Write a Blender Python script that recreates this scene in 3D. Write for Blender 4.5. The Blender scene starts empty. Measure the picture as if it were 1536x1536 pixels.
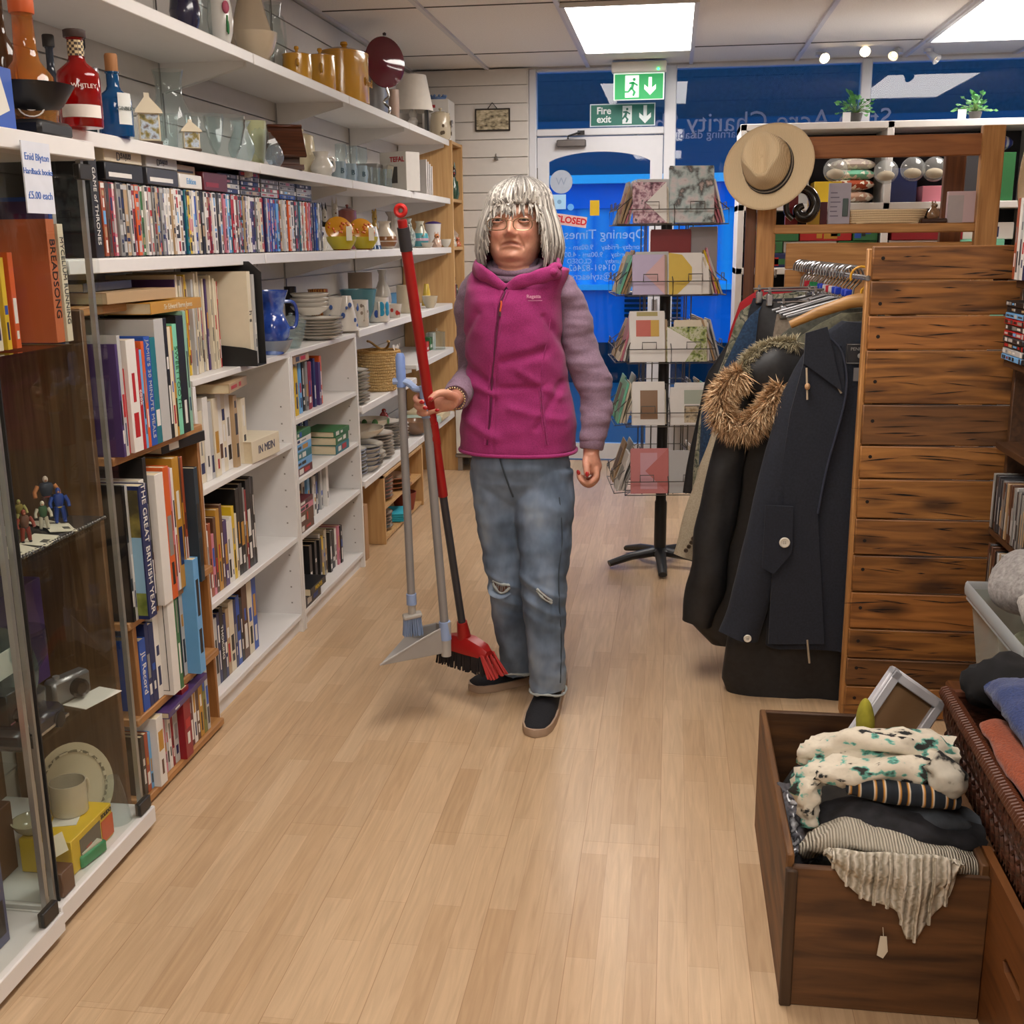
import bpy, math, random
import numpy as np
from mathutils import Vector, Matrix, Euler, noise
R = random.Random(7)
SC = bpy.context.scene
COL = SC.collection
PI = math.pi
sin, cos, rad = math.sin, math.cos, math.radians

# ---------------------------------------------------------------- colours and materials
def lin(c):
    if isinstance(c, str):
        c = c.lstrip('#')
        c = [int(c[i:i + 2], 16) / 255 for i in (0, 2, 4)]
    return tuple((v / 12.92 if v <= .04045 else ((v + .055) / 1.055) ** 2.4) for v in c[:3]) + (1,)

MATS = {}
def nodes(name):
    m = bpy.data.materials.new(name)
    m.use_nodes = True
    nt = m.node_tree
    return m, nt, nt.nodes, nt.links, nt.nodes['Principled BSDF']

def mat(col, rough=.5, metal=0., var=.08, scale=30., bump=0., coat=0., sheen=0., sub=0., trans=0., bscale=None):
    """plain surface with slight procedural noise in value and relief"""
    key = (col if isinstance(col, str) else tuple(col), rough, metal, var, scale, bump, coat, sheen, sub, trans)
    if key in MATS: return MATS[key]
    m, nt, N, L, b = nodes('plain_%d' % len(MATS))
    c = lin(col)
    tc = N.new('ShaderNodeTexCoord')
    nz = N.new('ShaderNodeTexNoise'); nz.inputs['Scale'].default_value = scale; nz.inputs['Detail'].default_value = 3
    L.new(tc.outputs['Object'], nz.inputs['Vector'])
    mx = N.new('ShaderNodeMix'); mx.data_type = 'RGBA'
    mx.inputs['A'].default_value = tuple(max(0, v * (1 - var)) for v in c[:3]) + (1,)
    mx.inputs['B'].default_value = tuple(min(1, v * (1 + var)) for v in c[:3]) + (1,)
    L.new(nz.outputs['Fac'], mx.inputs['Factor']); L.new(mx.outputs['Result'], b.inputs['Base Color'])
    b.inputs['Roughness'].default_value = rough; b.inputs['Metallic'].default_value = metal
    b.inputs['Coat Weight'].default_value = coat; b.inputs['Sheen Weight'].default_value = sheen
    if sub:
        b.inputs['Subsurface Weight'].default_value = sub; b.inputs['Subsurface Scale'].default_value = .01
    if trans:
        b.inputs['Transmission Weight'].default_value = trans
    if bump:
        bp = N.new('ShaderNodeBump'); bp.inputs['Strength'].default_value = bump; bp.inputs['Distance'].default_value = .01
        L.new(nz.outputs['Fac'], bp.inputs['Height']); L.new(bp.outputs['Normal'], b.inputs['Normal'])
    MATS[key] = m
    return m

def glass(tint='#ffffff', ior=1.45, rough=.02, solid=0.):
    """clear pane or vessel: see-through with fresnel reflections"""
    key = ('glass', tint, ior, rough, solid)
    if key in MATS: return MATS[key]
    m, nt, N, L, b = nodes('glass_%d' % len(MATS))
    N.remove(b)
    out = N['Material Output']
    t = N.new('ShaderNodeBsdfTransparent'); t.inputs['Color'].default_value = lin(tint)
    g = N.new('ShaderNodeBsdfGlossy'); g.inputs['Roughness'].default_value = rough
    f = N.new('ShaderNodeFresnel'); f.inputs['IOR'].default_value = ior
    mx = N.new('ShaderNodeMixShader')
    ge = N.new('ShaderNodeNewGeometry'); iv = N.new('ShaderNodeMath'); iv.operation = 'SUBTRACT'; iv.inputs[0].default_value = 1.
    fm = N.new('ShaderNodeMath'); fm.operation = 'MULTIPLY'
    L.new(ge.outputs['Backfacing'], iv.inputs[1]); L.new(iv.outputs[0], fm.inputs[0]); L.new(f.outputs[0], fm.inputs[1])
    L.new(fm.outputs[0], mx.inputs[0]); L.new(t.outputs[0], mx.inputs[1]); L.new(g.outputs[0], mx.inputs[2])
    if solid:
        d = N.new('ShaderNodeBsdfPrincipled'); d.inputs['Base Color'].default_value = lin(tint); d.inputs['Roughness'].default_value = .08
        m2 = N.new('ShaderNodeMixShader'); m2.inputs[0].default_value = solid
        L.new(mx.outputs[0], m2.inputs[1]); L.new(d.outputs[0], m2.inputs[2]); L.new(m2.outputs[0], out.inputs[0])
    else:
        L.new(mx.outputs[0], out.inputs[0])
    MATS[key] = m
    return m

def emit(col, s):
    key = ('emit', col, s)
    if key in MATS: return MATS[key]
    m, nt, N, L, b = nodes('lamp_%d' % len(MATS))
    b.inputs['Base Color'].default_value = lin(col)
    b.inputs['Emission Color'].default_value = lin(col); b.inputs['Emission Strength'].default_value = s
    MATS[key] = m
    return m

def wood(c1, c2, axis='X', rough=.45, scale=6., knots=0., bump=.08, stretch=14.):
    key = ('wood', c1, c2, axis, rough, scale, knots)
    if key in MATS: return MATS[key]
    m, nt, N, L, b = nodes('wood_%d' % len(MATS))
    tc = N.new('ShaderNodeTexCoord'); mp = N.new('ShaderNodeMapping')
    s = [scale * stretch] * 3; s['XYZ'.index(axis)] = scale * .8
    mp.inputs['Scale'].default_value = s
    oi = N.new('ShaderNodeObjectInfo'); ad = N.new('ShaderNodeVectorMath'); ad.operation = 'ADD'
    ml = N.new('ShaderNodeMath'); ml.operation = 'MULTIPLY'; ml.inputs[1].default_value = 7.
    L.new(oi.outputs['Random'], ml.inputs[0]); L.new(tc.outputs['Object'], ad.inputs[0]); L.new(ml.outputs[0], ad.inputs[1])
    L.new(ad.outputs[0], mp.inputs['Vector'])
    n1 = N.new('ShaderNodeTexNoise'); n1.inputs['Scale'].default_value = 1.; n1.inputs['Detail'].default_value = 6; n1.inputs['Distortion'].default_value = .6
    L.new(mp.outputs[0], n1.inputs['Vector'])
    r = N.new('ShaderNodeValToRGB')
    r.color_ramp.elements[0].position = .3; r.color_ramp.elements[0].color = lin(c1)
    r.color_ramp.elements[1].position = .7; r.color_ramp.elements[1].color = lin(c2)
    L.new(n1.outputs['Fac'], r.inputs[0])
    last = r.outputs[0]
    if knots:
        mp2 = N.new('ShaderNodeMapping'); s2 = [9.] * 3; s2['XYZ'.index(axis)] = 3.2; mp2.inputs['Scale'].default_value = s2
        L.new(ad.outputs[0], mp2.inputs['Vector'])
        v = N.new('ShaderNodeTexVoronoi'); v.inputs['Scale'].default_value = 1.1
        L.new(mp2.outputs[0], v.inputs['Vector'])
        r2 = N.new('ShaderNodeValToRGB')
        r2.color_ramp.elements[0].position = .1; r2.color_ramp.elements[0].color = (1, 1, 1, 1)
        r2.color_ramp.elements[1].position = .28; r2.color_ramp.elements[1].color = (0, 0, 0, 1)
        L.new(v.outputs['Distance'], r2.inputs[0])
        mk = N.new('ShaderNodeMath'); mk.operation = 'MULTIPLY'; mk.inputs[1].default_value = knots
        L.new(r2.outputs[0], mk.inputs[0])
        mx = N.new('ShaderNodeMix'); mx.data_type = 'RGBA'
        L.new(mk.outputs[0], mx.inputs['Factor']); L.new(last, mx.inputs['A']); mx.inputs['B'].default_value = lin('#2e1708')
        last = mx.outputs['Result']
    L.new(last, b.inputs['Base Color']); b.inputs['Roughness'].default_value = rough
    bp = N.new('ShaderNodeBump'); bp.inputs['Strength'].default_value = bump; bp.inputs['Distance'].default_value = .01
    L.new(n1.outputs['Fac'], bp.inputs['Height']); L.new(bp.outputs['Normal'], b.inputs['Normal'])
    MATS[key] = m
    return m

def pattern(kind, cols, scale=8., rough=.5, mapping=(1, 1, 1), bump=0., pos=None, coat=0., sheen=0.):
    """colour pattern of the thing itself: noise / wave / voronoi run through a ramp of its colours"""
    key = ('pat', kind, tuple(cols), scale, mapping, rough)
    if key in MATS: return MATS[key]
    m, nt, N, L, b = nodes('pattern_%d' % len(MATS))
    tc = N.new('ShaderNodeTexCoord'); mp = N.new('ShaderNodeMapping'); mp.inputs['Scale'].default_value = mapping
    L.new(tc.outputs['Object'], mp.inputs['Vector'])
    if kind == 'noise':
        t = N.new('ShaderNodeTexNoise'); o = t.outputs['Fac']; t.inputs['Detail'].default_value = 4
    elif kind == 'wave':
        t = N.new('ShaderNodeTexWave'); o = t.outputs['Fac']; t.inputs['Distortion'].default_value = 3.
    elif kind == 'stripe':
        t = N.new('ShaderNodeTexWave'); o = t.outputs['Fac']
    elif kind == 'check':
        t = N.new('ShaderNodeTexChecker'); o = t.outputs['Fac']
    else:
        t = N.new('ShaderNodeTexVoronoi'); o = t.outputs['Distance']
        if kind == 'cells': o = t.outputs['Color']
    t.inputs['Scale'].default_value = scale
    L.new(mp.outputs[0], t.inputs['Vector'])
    r = N.new('ShaderNodeValToRGB'); e = r.color_ramp.elements
    n = len(cols)
    if kind == 'noise' and not pos: pos = [.3 + .4 * i / max(1, n - 1) for i in range(n)]
    for i, c in enumerate(cols):
        p = pos[i] if pos else i / max(1, n - 1)
        el = e[i] if i < 2 else e.new(p)
        el.position = p; el.color = lin(c)
    if kind == 'cells': r.color_ramp.interpolation = 'CONSTANT'
    L.new(o, r.inputs[0]); L.new(r.outputs[0], b.inputs['Base Color'])
    b.inputs['Roughness'].default_value = rough; b.inputs['Coat Weight'].default_value = coat; b.inputs['Sheen Weight'].default_value = sheen
    if bump:
        bp = N.new('ShaderNodeBump'); bp.inputs['Strength'].default_value = bump; bp.inputs['Distance'].default_value = .01
        L.new(o, bp.inputs['Height']); L.new(bp.outputs['Normal'], b.inputs['Normal'])
    MATS[key] = m
    return m

# ---------------------------------------------------------------- mesh builder
class MB:
    def __init__(s): s.v = []; s.f = []; s.m = []
    def add(s, vs, fs, mi=0):
        o = len(s.v); s.v += [tuple(v) for v in vs]
        for f in fs: s.f.append([i + o for i in f]); s.m.append(mi)
        return s
    def box(s, c, d, rot=None, mi=0, bev=0.):
        x, y, z = d[0] / 2, d[1] / 2, d[2] / 2
        b = min(bev, x * .9, y * .9, z * .9)
        if b > 0:
            vs = []; idx = {}
            for sx in (-1, 1):
                for sy in (-1, 1):
                    for sz in (-1, 1):
                        idx[sx, sy, sz] = len(vs)
                        vs += [(sx * x, sy * (y - b), sz * (z - b)), (sx * (x - b), sy * y, sz * (z - b)), (sx * (x - b), sy * (y - b), sz * z)]
            fs = []
            def q(l): fs.append(l)
            for sg in (-1, 1):
                for ax in range(3):
                    o = [(-1, -1), (1, -1), (1, 1), (-1, 1)]
                    l = []
                    for a, bb in o:
                        k = [0, 0, 0]; k[ax] = sg; k[(ax + 1) % 3] = a; k[(ax + 2) % 3] = bb
                        l.append(idx[tuple(k)] + ax)
                    q(l if sg > 0 else l[::-1])
            for ax in range(3):
                p, r = (ax + 1) % 3, (ax + 2) % 3
                for sp in (-1, 1):
                    for sr in (-1, 1):
                        k0 = [0, 0, 0]; k0[ax] = -1; k0[p] = sp; k0[r] = sr; k1 = list(k0); k1[ax] = 1
                        a, c2 = idx[tuple(k0)], idx[tuple(k1)]
                        l = [a + p, c2 + p, c2 + r, a + r]
                        q(l if sp * sr < 0 else l[::-1])
            for k, i in idx.items():
                l = [i, i + 1, i + 2]
                q(l if k[0] * k[1] * k[2] > 0 else l[::-1])
        else:
            vs = [(sx * x, sy * y, sz * z) for sx in (-1, 1) for sy in (-1, 1) for sz in (-1, 1)]
            fs = [(0, 1, 3, 2), (4, 6, 7, 5), (0, 4, 5, 1), (2, 3, 7, 6), (0, 2, 6, 4), (1, 5, 7, 3)]
        c = Vector(c)
        if rot is not None:
            mtx = Euler(rot).to_matrix() if not isinstance(rot, Matrix) else rot
            vs = [mtx @ Vector(v) + c for v in vs]
        else:
            vs = [Vector(v) + c for v in vs]
        return s.add(vs, fs, mi)
    def b2(s, x0, x1, y0, y1, z0, z1, mi=0, bev=0.):
        return s.box(((x0 + x1) / 2, (y0 + y1) / 2, (z0 + z1) / 2), (abs(x1 - x0), abs(y1 - y0), abs(z1 - z0)), None, mi, bev)
    def quad(s, a, b, c, d, mi=0): return s.add([a, b, c, d], [(0, 1, 2, 3)], mi)
    def lathe(s, prof, c=(0, 0, 0), n=24, mi=0, sx=1., sy=1., mtx=None, cap=True, flute=0., nf=0):
        vs = []; fs = []
        c = Vector(c)
        for r, z in prof:
            for i in range(n):
                a = 2 * PI * i / n
                rr = r * (1 + flute * cos(nf * a)) if nf else r
                p = Vector((rr * cos(a) * sx, rr * sin(a) * sy, z))
                vs.append((mtx @ p if mtx else p) + c)
        for k in range(len(prof) - 1):
            for i in range(n):
                j = (i + 1) % n
                fs.append((k * n + i, k * n + j, k * n + n + j, k * n + n + i))
        if cap:
            if prof[0][0] > 1e-5: fs.append(tuple(range(n))[::-1])
            if prof[-1][0] > 1e-5: fs.append(tuple((len(prof) - 1) * n + i for i in range(n)))
        return s.add(vs, fs, mi)
    def tube(s, pts, r, n=8, mi=0, closed=False, cap=True, flat=1., up=None):
        pts = [Vector(p) for p in pts]
        k = len(pts)
        rs = list(r) if hasattr(r, '__len__') else [r] * k
        vs = []; fs = []
        prev = Vector(up) if up else None
        for i, p in enumerate(pts):
            if closed: t = pts[(i + 1) % k] - pts[i - 1]
            else: t = pts[min(i + 1, k - 1)] - pts[max(i - 1, 0)]
            if t.length < 1e-9: t = Vector((0, 0, 1))
            t.normalize()
            if prev is None:
                prev = Vector((0, 0, 1)) if abs(t.z) < .9 else Vector((1, 0, 0))
            u = prev - t * prev.dot(t)
            if u.length < 1e-6: u = t.orthogonal()
            u.normalize(); w = t.cross(u); prev = u
            rr = rs[i]; ru, rw = (rr if hasattr(rr, '__len__') else (rr, rr * flat))
            for j in range(n):
                a = 2 * PI * j / n
                vs.append(p + u * (ru * cos(a)) + w * (rw * sin(a)))
        m = k if closed else k - 1
        for i in range(m):
            i2 = (i + 1) % k
            for j in range(n):
                j2 = (j + 1) % n
                fs.append((i * n + j, i * n + j2, i2 * n + j2, i2 * n + j))
        if cap and not closed:
            fs.append(tuple(range(n))[::-1]); fs.append(tuple((k - 1) * n + j for j in range(n)))
        return s.add(vs, fs, mi)
    def grid(s, fn, nu, nv, mi=0, cu=False, cv=False):
        vs = [fn(i / (nu if cu else nu - 1), j / (nv if cv else nv - 1)) for i in range(nu) for j in range(nv)]
        fs = []
        for i in range(nu if cu else nu - 1):
            for j in range(nv if cv else nv - 1):
                i2, j2 = (i + 1) % nu, (j + 1) % nv
                fs.append((i * nv + j, i2 * nv + j, i2 * nv + j2, i * nv + j2))
        return s.add(vs, fs, mi)
    def loft(s, rings, mi=0, cap=True):
        n = len(rings[0]); vs = [p for r in rings for p in r]; fs = []
        for k in range(len(rings) - 1):
            for i in range(n):
                j = (i + 1) % n
                fs.append((k * n + i, k * n + j, k * n + n + j, k * n + n + i))
        if cap: fs.append(tuple(range(n))[::-1]); fs.append(tuple((len(rings) - 1) * n + i for i in range(n)))
        return s.add(vs, fs, mi)
    def sphere(s, c, r, n=16, mi=0, mtx=None):
        rx, ry, rz = r if hasattr(r, '__len__') else (r, r, r)
        k = max(6, n // 2)
        prof = [(max(1e-6, sin(PI * i / k)), -cos(PI * i / k)) for i in range(k + 1)]
        S = Matrix.Diagonal((rx, ry, rz))
        return s.lathe(prof, c, n, mi, mtx=(mtx @ S) if mtx else S, cap=False)
    def slab(s, pts, thick, mtx=None, mi=0):
        """extruded flat outline (x,y) in its own frame, thickness along z"""
        n = len(pts); M = mtx or Matrix.Identity(4)
        vs = [M @ Vector((p[0], p[1], -thick / 2)) for p in pts] + [M @ Vector((p[0], p[1], thick / 2)) for p in pts]
        fs = [tuple(range(n))[::-1], tuple(range(n, 2 * n))] + [(i, (i + 1) % n, n + (i + 1) % n, n + i) for i in range(n)]
        return s.add(vs, fs, mi)
    def xf(s, mtx): s.v = [tuple(mtx @ Vector(v)) for v in s.v]; return s
    def mesh(s, name, mats, smooth=40.):
        me = bpy.data.meshes.new(name)
        me.from_pydata(s.v, [], s.f)
        if not isinstance(mats, (list, tuple)): mats = [mats]
        for m in mats: me.materials.append(m)
        if len(mats) > 1: me.polygons.foreach_set('material_index', s.m)
        if smooth:
            me.polygons.foreach_set('use_smooth', [True] * len(s.f))
            me.set_sharp_from_angle(angle=rad(smooth))
        me.update()
        return me
    def ob(s, name, mats, parent=None, loc=None, rot=None, smooth=40.):
        o = bpy.data.objects.new(name, s.mesh(name, mats, smooth))
        return link(o, parent, loc, rot)

def link(o, parent=None, loc=None, rot=None):
    COL.objects.link(o)
    if parent is not None: o.parent = parent
    if loc is not None: o.location = loc
    if rot is not None: o.rotation_euler = rot
    return o

LABELS = set()
def tag(o, label, cat, group=None, kind=None):
    ws = label.split()
    while len(ws) > 16 and ws[0] in ('slim', 'thick', 'mid', 'sized'): ws = ws[1:]
    label = ' '.join(ws)
    for a, b in ((' from the near end', ' along'), (' of the farther white bookcase', ', farther white bookcase'), (' in the near white bookcase', ', near white bookcase')):
        if len(label.split()) > 16: label = label.replace(a, b)
    o['label'] = label; o['category'] = cat
    if group: o['group'] = group
    if kind: o['kind'] = kind
    return o
def thing(name, label, cat, loc=(0, 0, 0), rotz=0., group=None):
    o = bpy.data.objects.new(name, None); o.empty_display_size = .05
    link(o, None, loc, (0, 0, rotz) if not hasattr(rotz, '__len__') else rotz)
    return tag(o, label, cat, group)
def struct(name, mb, m, smooth=40., parent=None):
    o = mb.ob(name, m, parent, smooth=smooth)
    if parent is None: o['kind'] = 'structure'
    return o

def text(body, size, m, parent=None, name='lettering', loc=(0, 0, 0), rot=(0, 0, 0), ext=.0004, align='CENTER', bold=0., sx=1., spacing=1.):
    cu = bpy.data.curves.new(name, 'FONT'); cu.body = body; cu.size = size; cu.extrude = ext
    cu.align_x = align; cu.align_y = 'CENTER'; cu.offset = bold; cu.resolution_u = 3; cu.space_character = spacing
    t = bpy.data.objects.new('tmp', cu); COL.objects.link(t)
    me = bpy.data.meshes.new_from_object(t.evaluated_get(bpy.context.evaluated_depsgraph_get()))
    bpy.data.objects.remove(t); bpy.data.curves.remove(cu)
    me.materials.clear(); me.materials.append(m); me.name = name
    o = bpy.data.objects.new(name, me)
    link(o, parent, loc, rot)
    if sx != 1.: o.scale = (sx, 1, 1)
    return o

def voxel(mb, vox, smooth_it=4, fac=.5):
    """union of overlapping closed shapes -> one continuous skin; returns (co Nx3, polys)"""
    o = mb.ob('tmp', mat('#888888'))
    md = o.modifiers.new('r', 'REMESH'); md.mode = 'VOXEL'; md.voxel_size = vox; md.use_smooth_shade = True
    if smooth_it:
        sm = o.modifiers.new('s', 'SMOOTH'); sm.factor = fac; sm.iterations = smooth_it
    me = bpy.data.meshes.new_from_object(o.evaluated_get(bpy.context.evaluated_depsgraph_get()))
    old = o.data
    bpy.data.objects.remove(o); bpy.data.meshes.remove(old)
    me.materials.clear()
    return me
def get_co(me):
    a = np.empty(len(me.vertices) * 3, dtype=np.float32); me.vertices.foreach_get('co', a); return a.reshape(-1, 3).astype(float)
def get_no(me):
    a = np.empty(len(me.vertices) * 3, dtype=np.float32); me.vertices.foreach_get('normal', a); return a.reshape(-1, 3).astype(float)
def set_co(me, a): me.vertices.foreach_set('co', a.astype(np.float32).ravel()); me.update()
def smoothstep(a, b, x):
    t = np.clip((x - a) / (b - a), 0, 1); return t * t * (3 - 2 * t)

ORD = ['first', 'second', 'third', 'fourth', 'fifth', 'sixth', 'seventh', 'eighth', 'ninth', 'tenth', 'eleventh', 'twelfth', 'thirteenth', 'fourteenth',
       'fifteenth', 'sixteenth', 'seventeenth', 'eighteenth', 'nineteenth', 'twentieth']
TENS = ['', '', 'twenty', 'thirty', 'forty', 'fifty', 'sixty', 'seventy', 'eighty', 'ninety']
TENTH = ['', '', 'twentieth', 'thirtieth', 'fortieth', 'fiftieth', 'sixtieth', 'seventieth', 'eightieth', 'ninetieth']
def nth(i):
    i += 1
    if i > 99: return 'hundredth' if i == 100 else 'hundred and ' + nth(i - 101)
    if i <= 20: return ORD[i - 1]
    return TENTH[i // 10] if i % 10 == 0 else TENS[i // 10] + '-' + ORD[i % 10 - 1]
def bez(p, n=12):
    """smooth curve through points (Catmull-Rom)"""
    p = [Vector(q) for q in p]; out = []
    for i in range(len(p) - 1):
        a, b, c, d = p[max(i - 1, 0)], p[i], p[i + 1], p[min(i + 2, len(p) - 1)]
        for k in range(n):
            t = k / n
            out.append(.5 * ((2 * b) + (c - a) * t + (2 * a - 5 * b + 4 * c - d) * t * t + (3 * b - a - 3 * c + d) * t ** 3))
    out.append(p[-1])
    return out
# ---------------------------------------------------------------- the room
XL, XR, YB, YF, ZC = -1.73, 3.3, -2.4, 7.7, 2.56
WHITE = mat('#d9d6d2', .45, var=.03)
WALLP = mat('#cfcac4', .55, var=.04)
FRAMEW = mat('#cfd0d6', .4, var=.03)

def floor_mat():
    m, nt, N, L, b = nodes('laminate_floor')
    tc = N.new('ShaderNodeTexCoord'); mp = N.new('ShaderNodeMapping'); mp.inputs['Rotation'].default_value = (0, 0, rad(90))
    L.new(tc.outputs['Object'], mp.inputs['Vector'])
    br = N.new('ShaderNodeTexBrick')
    br.inputs['Scale'].default_value = 1.; br.inputs['Brick Width'].default_value = .42; br.inputs['Row Height'].default_value = .064
    br.inputs['Mortar Size'].default_value = .0005; br.inputs['Mortar Smooth'].default_value = .2
    br.offset = .37; br.offset_frequency = 2
    br.inputs['Color1'].default_value = lin('#d6b997'); br.inputs['Color2'].default_value = lin('#c6a682'); br.inputs['Mortar'].default_value = lin('#b99878')
    L.new(mp.outputs[0], br.inputs['Vector'])
    b2 = N.new('ShaderNodeTexBrick')
    b2.inputs['Scale'].default_value = 1.; b2.inputs['Brick Width'].default_value = 1.29; b2.inputs['Row Height'].default_value = .192
    b2.inputs['Mortar Size'].default_value = .001; b2.offset = .41
    b2.inputs['Color1'].default_value = (1, 1, 1, 1); b2.inputs['Color2'].default_value = (.93, .93, .93, 1); b2.inputs['Mortar'].default_value = (.78, .73, .68, 1)
    L.new(mp.outputs[0], b2.inputs['Vector'])
    m2 = N.new('ShaderNodeMapping'); m2.inputs['Scale'].default_value = (60, 3.5, 1); L.new(tc.outputs['Object'], m2.inputs['Vector'])
    n = N.new('ShaderNodeTexNoise'); n.inputs['Scale'].default_value = 1.; n.inputs['Detail'].default_value = 5; n.inputs['Distortion'].default_value = 1.2
    L.new(m2.outputs[0], n.inputs['Vector'])
    r = N.new('ShaderNodeValToRGB'); r.color_ramp.elements[0].position = .3; r.color_ramp.elements[0].color = (.82, .8, .77, 1); r.color_ramp.elements[1].position = .7; r.color_ramp.elements[1].color = (1.04, 1.04, 1.03, 1)
    L.new(n.outputs['Fac'], r.inputs[0])
    n3 = N.new('ShaderNodeTexNoise'); n3.inputs['Scale'].default_value = 900.; n3.inputs['Detail'].default_value = 1
    L.new(tc.outputs['Object'], n3.inputs['Vector'])
    r3 = N.new('ShaderNodeValToRGB'); r3.color_ramp.elements[0].position = .3; r3.color_ramp.elements[0].color = (.9, .88, .85, 1); r3.color_ramp.elements[1].position = .6; r3.color_ramp.elements[1].color = (1, 1, 1, 1)
    L.new(n3.outputs['Fac'], r3.inputs[0])
    def mul(a, c):
        x = N.new('ShaderNodeMix'); x.data_type = 'RGBA'; x.blend_type = 'MULTIPLY'; x.inputs['Factor'].default_value = 1.
        L.new(a, x.inputs['A']); L.new(c, x.inputs['B']); return x.outputs['Result']
    L.new(mul(mul(mul(br.outputs['Color'], b2.outputs['Color']), r.outputs[0]), r3.outputs[0]), b.inputs['Base Color'])
    b.inputs['Roughness'].default_value = .34
    bp = N.new('ShaderNodeBump'); bp.inputs['Strength'].default_value = .12; bp.inputs['Distance'].default_value = .004
    L.new(n.outputs['Fac'], bp.inputs['Height']); L.new(bp.outputs['Normal'], b.inputs['Normal'])
    return m
struct('floor', MB().b2(XL - .1, XR + .1, YB - .1, YF + .1, -.1, 0), floor_mat())

CEILM = pattern('noise', ['#e2dbd4', '#eee8e1'], 140, .8)
GX = [.085 + .65 * k for k in range(-2, 6)]
GY = [7.07 - 1.4 * k for k in range(0, 7)]
LIGHTS = [(-.55, 5.67), (1.395, 5.67), (-.55, 2.17), (-.55, -.63), (1.395, -1.33)]
c = MB()
c.b2(XL - .1, XR + .1, YB - .1, YF + .1, ZC + .012, ZC + .1)
struct('ceiling', c, CEILM)
c = MB()
for gx in GX: c.b2(gx - .012, gx + .012, YB, YF, ZC - .003, ZC + .012)
for gy in GY: c.b2(XL, XR, gy - .004, gy + .004, ZC + .008, ZC + .0125, 1)
c.b2(XL, XL + .025, YB, YF, ZC - .004, ZC + .012); c.b2(XL, XR, YF - .025, YF, ZC - .004, ZC + .012)
struct('trim_1', c, [mat('#c9c5c6', .4, var=.02), mat('#5a5450', .7)])

# slat walls: boards with a groove between each
c = MB(); c.b2(XL - .12, XL - .014, YB, YF, 0, ZC)
z = 0.
while z < ZC:
    c.b2(XL - .02, XL, YB, YF, z + .003, min(z + .108, ZC)); z += .111
for gy in (2.65, 3.84, 4.99, 6.14, 7.25):
    pass
struct('wall_left', c, WALLP)
c = MB()
for gy in (2.65, 3.84, 4.99, 6.14): c.b2(XL - .001, XL + .004, gy - .011, gy + .011, 1.0, 2.5, 0); c.b2(XL + .003, XL + .0055, gy - .004, gy + .004, 1.0, 2.5, 1)
struct('trim_2', c, [mat('#b9b4ae', .4), mat('#3b3733', .6)])
c = MB(); c.b2(XL - .1, -.95, YF - .06, YF + .02, 0, ZC)
z = 0.02
while z < ZC:
    c.b2(XL, -.955, YF - .075, YF - .055, z + .003, min(z + .108, ZC)); z += .111
struct('wall_front', c, WALLP)
struct('wall_right', MB().b2(XR, XR + .1, YB, YF, 0, ZC), WALLP)
struct('wall_back', MB().b2(XL - .1, XR + .1, YB - .1, YB, 0, ZC), WALLP)

# shop front: jamb, transom light, door, big window with one mullion
PANE = glass('#dfe9f5', 1.5)
c = MB()
for x0, x1, z0, z1 in ((-.95, -.9, 0, ZC), (-.075, .0, 0, ZC), (-.9, -.075, 2.145, 2.19), (-.9, -.075, ZC - .02, ZC)):
    c.b2(x0, x1, YF - .04, YF + .06, z0, z1, 0, .006)
fr = struct('door_frame', c, FRAMEW)
def pane(name, x0, x1, z0, z1, y, parent=None):
    o = MB().b2(x0, x1, y - .003, y + .003, z0, z1).ob(name, PANE, parent)
    if parent is None: o['kind'] = 'structure'
    return o
pane('window_1', -.9, -.075, 2.19, ZC - .02, YF + .01)
# door leaf with an arched light
def arch(x0, x1, z0, zs, za, n=18):
    pts = [(x0, z0), (x1, z0), (x1, zs)]
    for i in range(1, n):
        t = i / n; x = x1 + (x0 - x1) * t
        pts.append((x, zs + (za - zs) * (1 - (2 * t - 1) ** 2) ** .8))
    pts.append((x0, zs))
    return pts
d = MB(); x0, x1 = -.897, -.08
hole = arch(-.82, -.16, .12, 1.985, 2.045)
outer = [(x0, .01), (x1, .01), (x1, 2.14)] + [(x1 + (x0 - x1) * i / 18, 2.14) for i in range(1, 18)] + [(x0, 2.14)]
for y in (YF - .02, YF + .025):
    n = len(hole)
    vs = [(p[0], y, p[1]) for p in outer] + [(p[0], y, p[1]) for p in hole]
    d.add(vs, [(i, (i + 1) % n, n + (i + 1) % n, n + i) for i in range(n)])
n = len(hole)
for L_ in (outer, hole):
    d.add([(p[0], YF - .02, p[1]) for p in L_] + [(p[0], YF + .025, p[1]) for p in L_], [(i, (i + 1) % n, n + (i + 1) % n, n + i) for i in range(n)])
door = struct('door_1', d, FRAMEW, 30)
g = MB(); g.slab([(p[0], p[1]) for p in hole], .006, Matrix.Translation((0, YF, 0)) @ Matrix.Rotation(PI / 2, 4, 'X'))
g.ob('glass_pane', PANE, door)
h = MB()
for z in (1.85, 1.1, .3): h.b2(-.91, -.893, YF - .032, YF - .02, z, z + .1, 0, .003)
h.ob('hinge', mat('#8d8a86', .35, .9), door)
m = MB(); m.tube([(-.115, YF - .02, 1.0), (-.115, YF - .075, 1.0), (-.215, YF - .075, 1.0)], .009, 10); m.b2(-.135, -.095, YF - .03, YF - .02, .93, 1.1, 0, .004)
m.ob('handle', mat('#c9c9cc', .25, .9), door)
m = MB(); m.b2(-.765, -.575, YF - .07, YF - .022, 2.075, 2.12, 0, .006)
cl = m.ob('door_closer', mat('#6f6a68', .35, .6), door)
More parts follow.
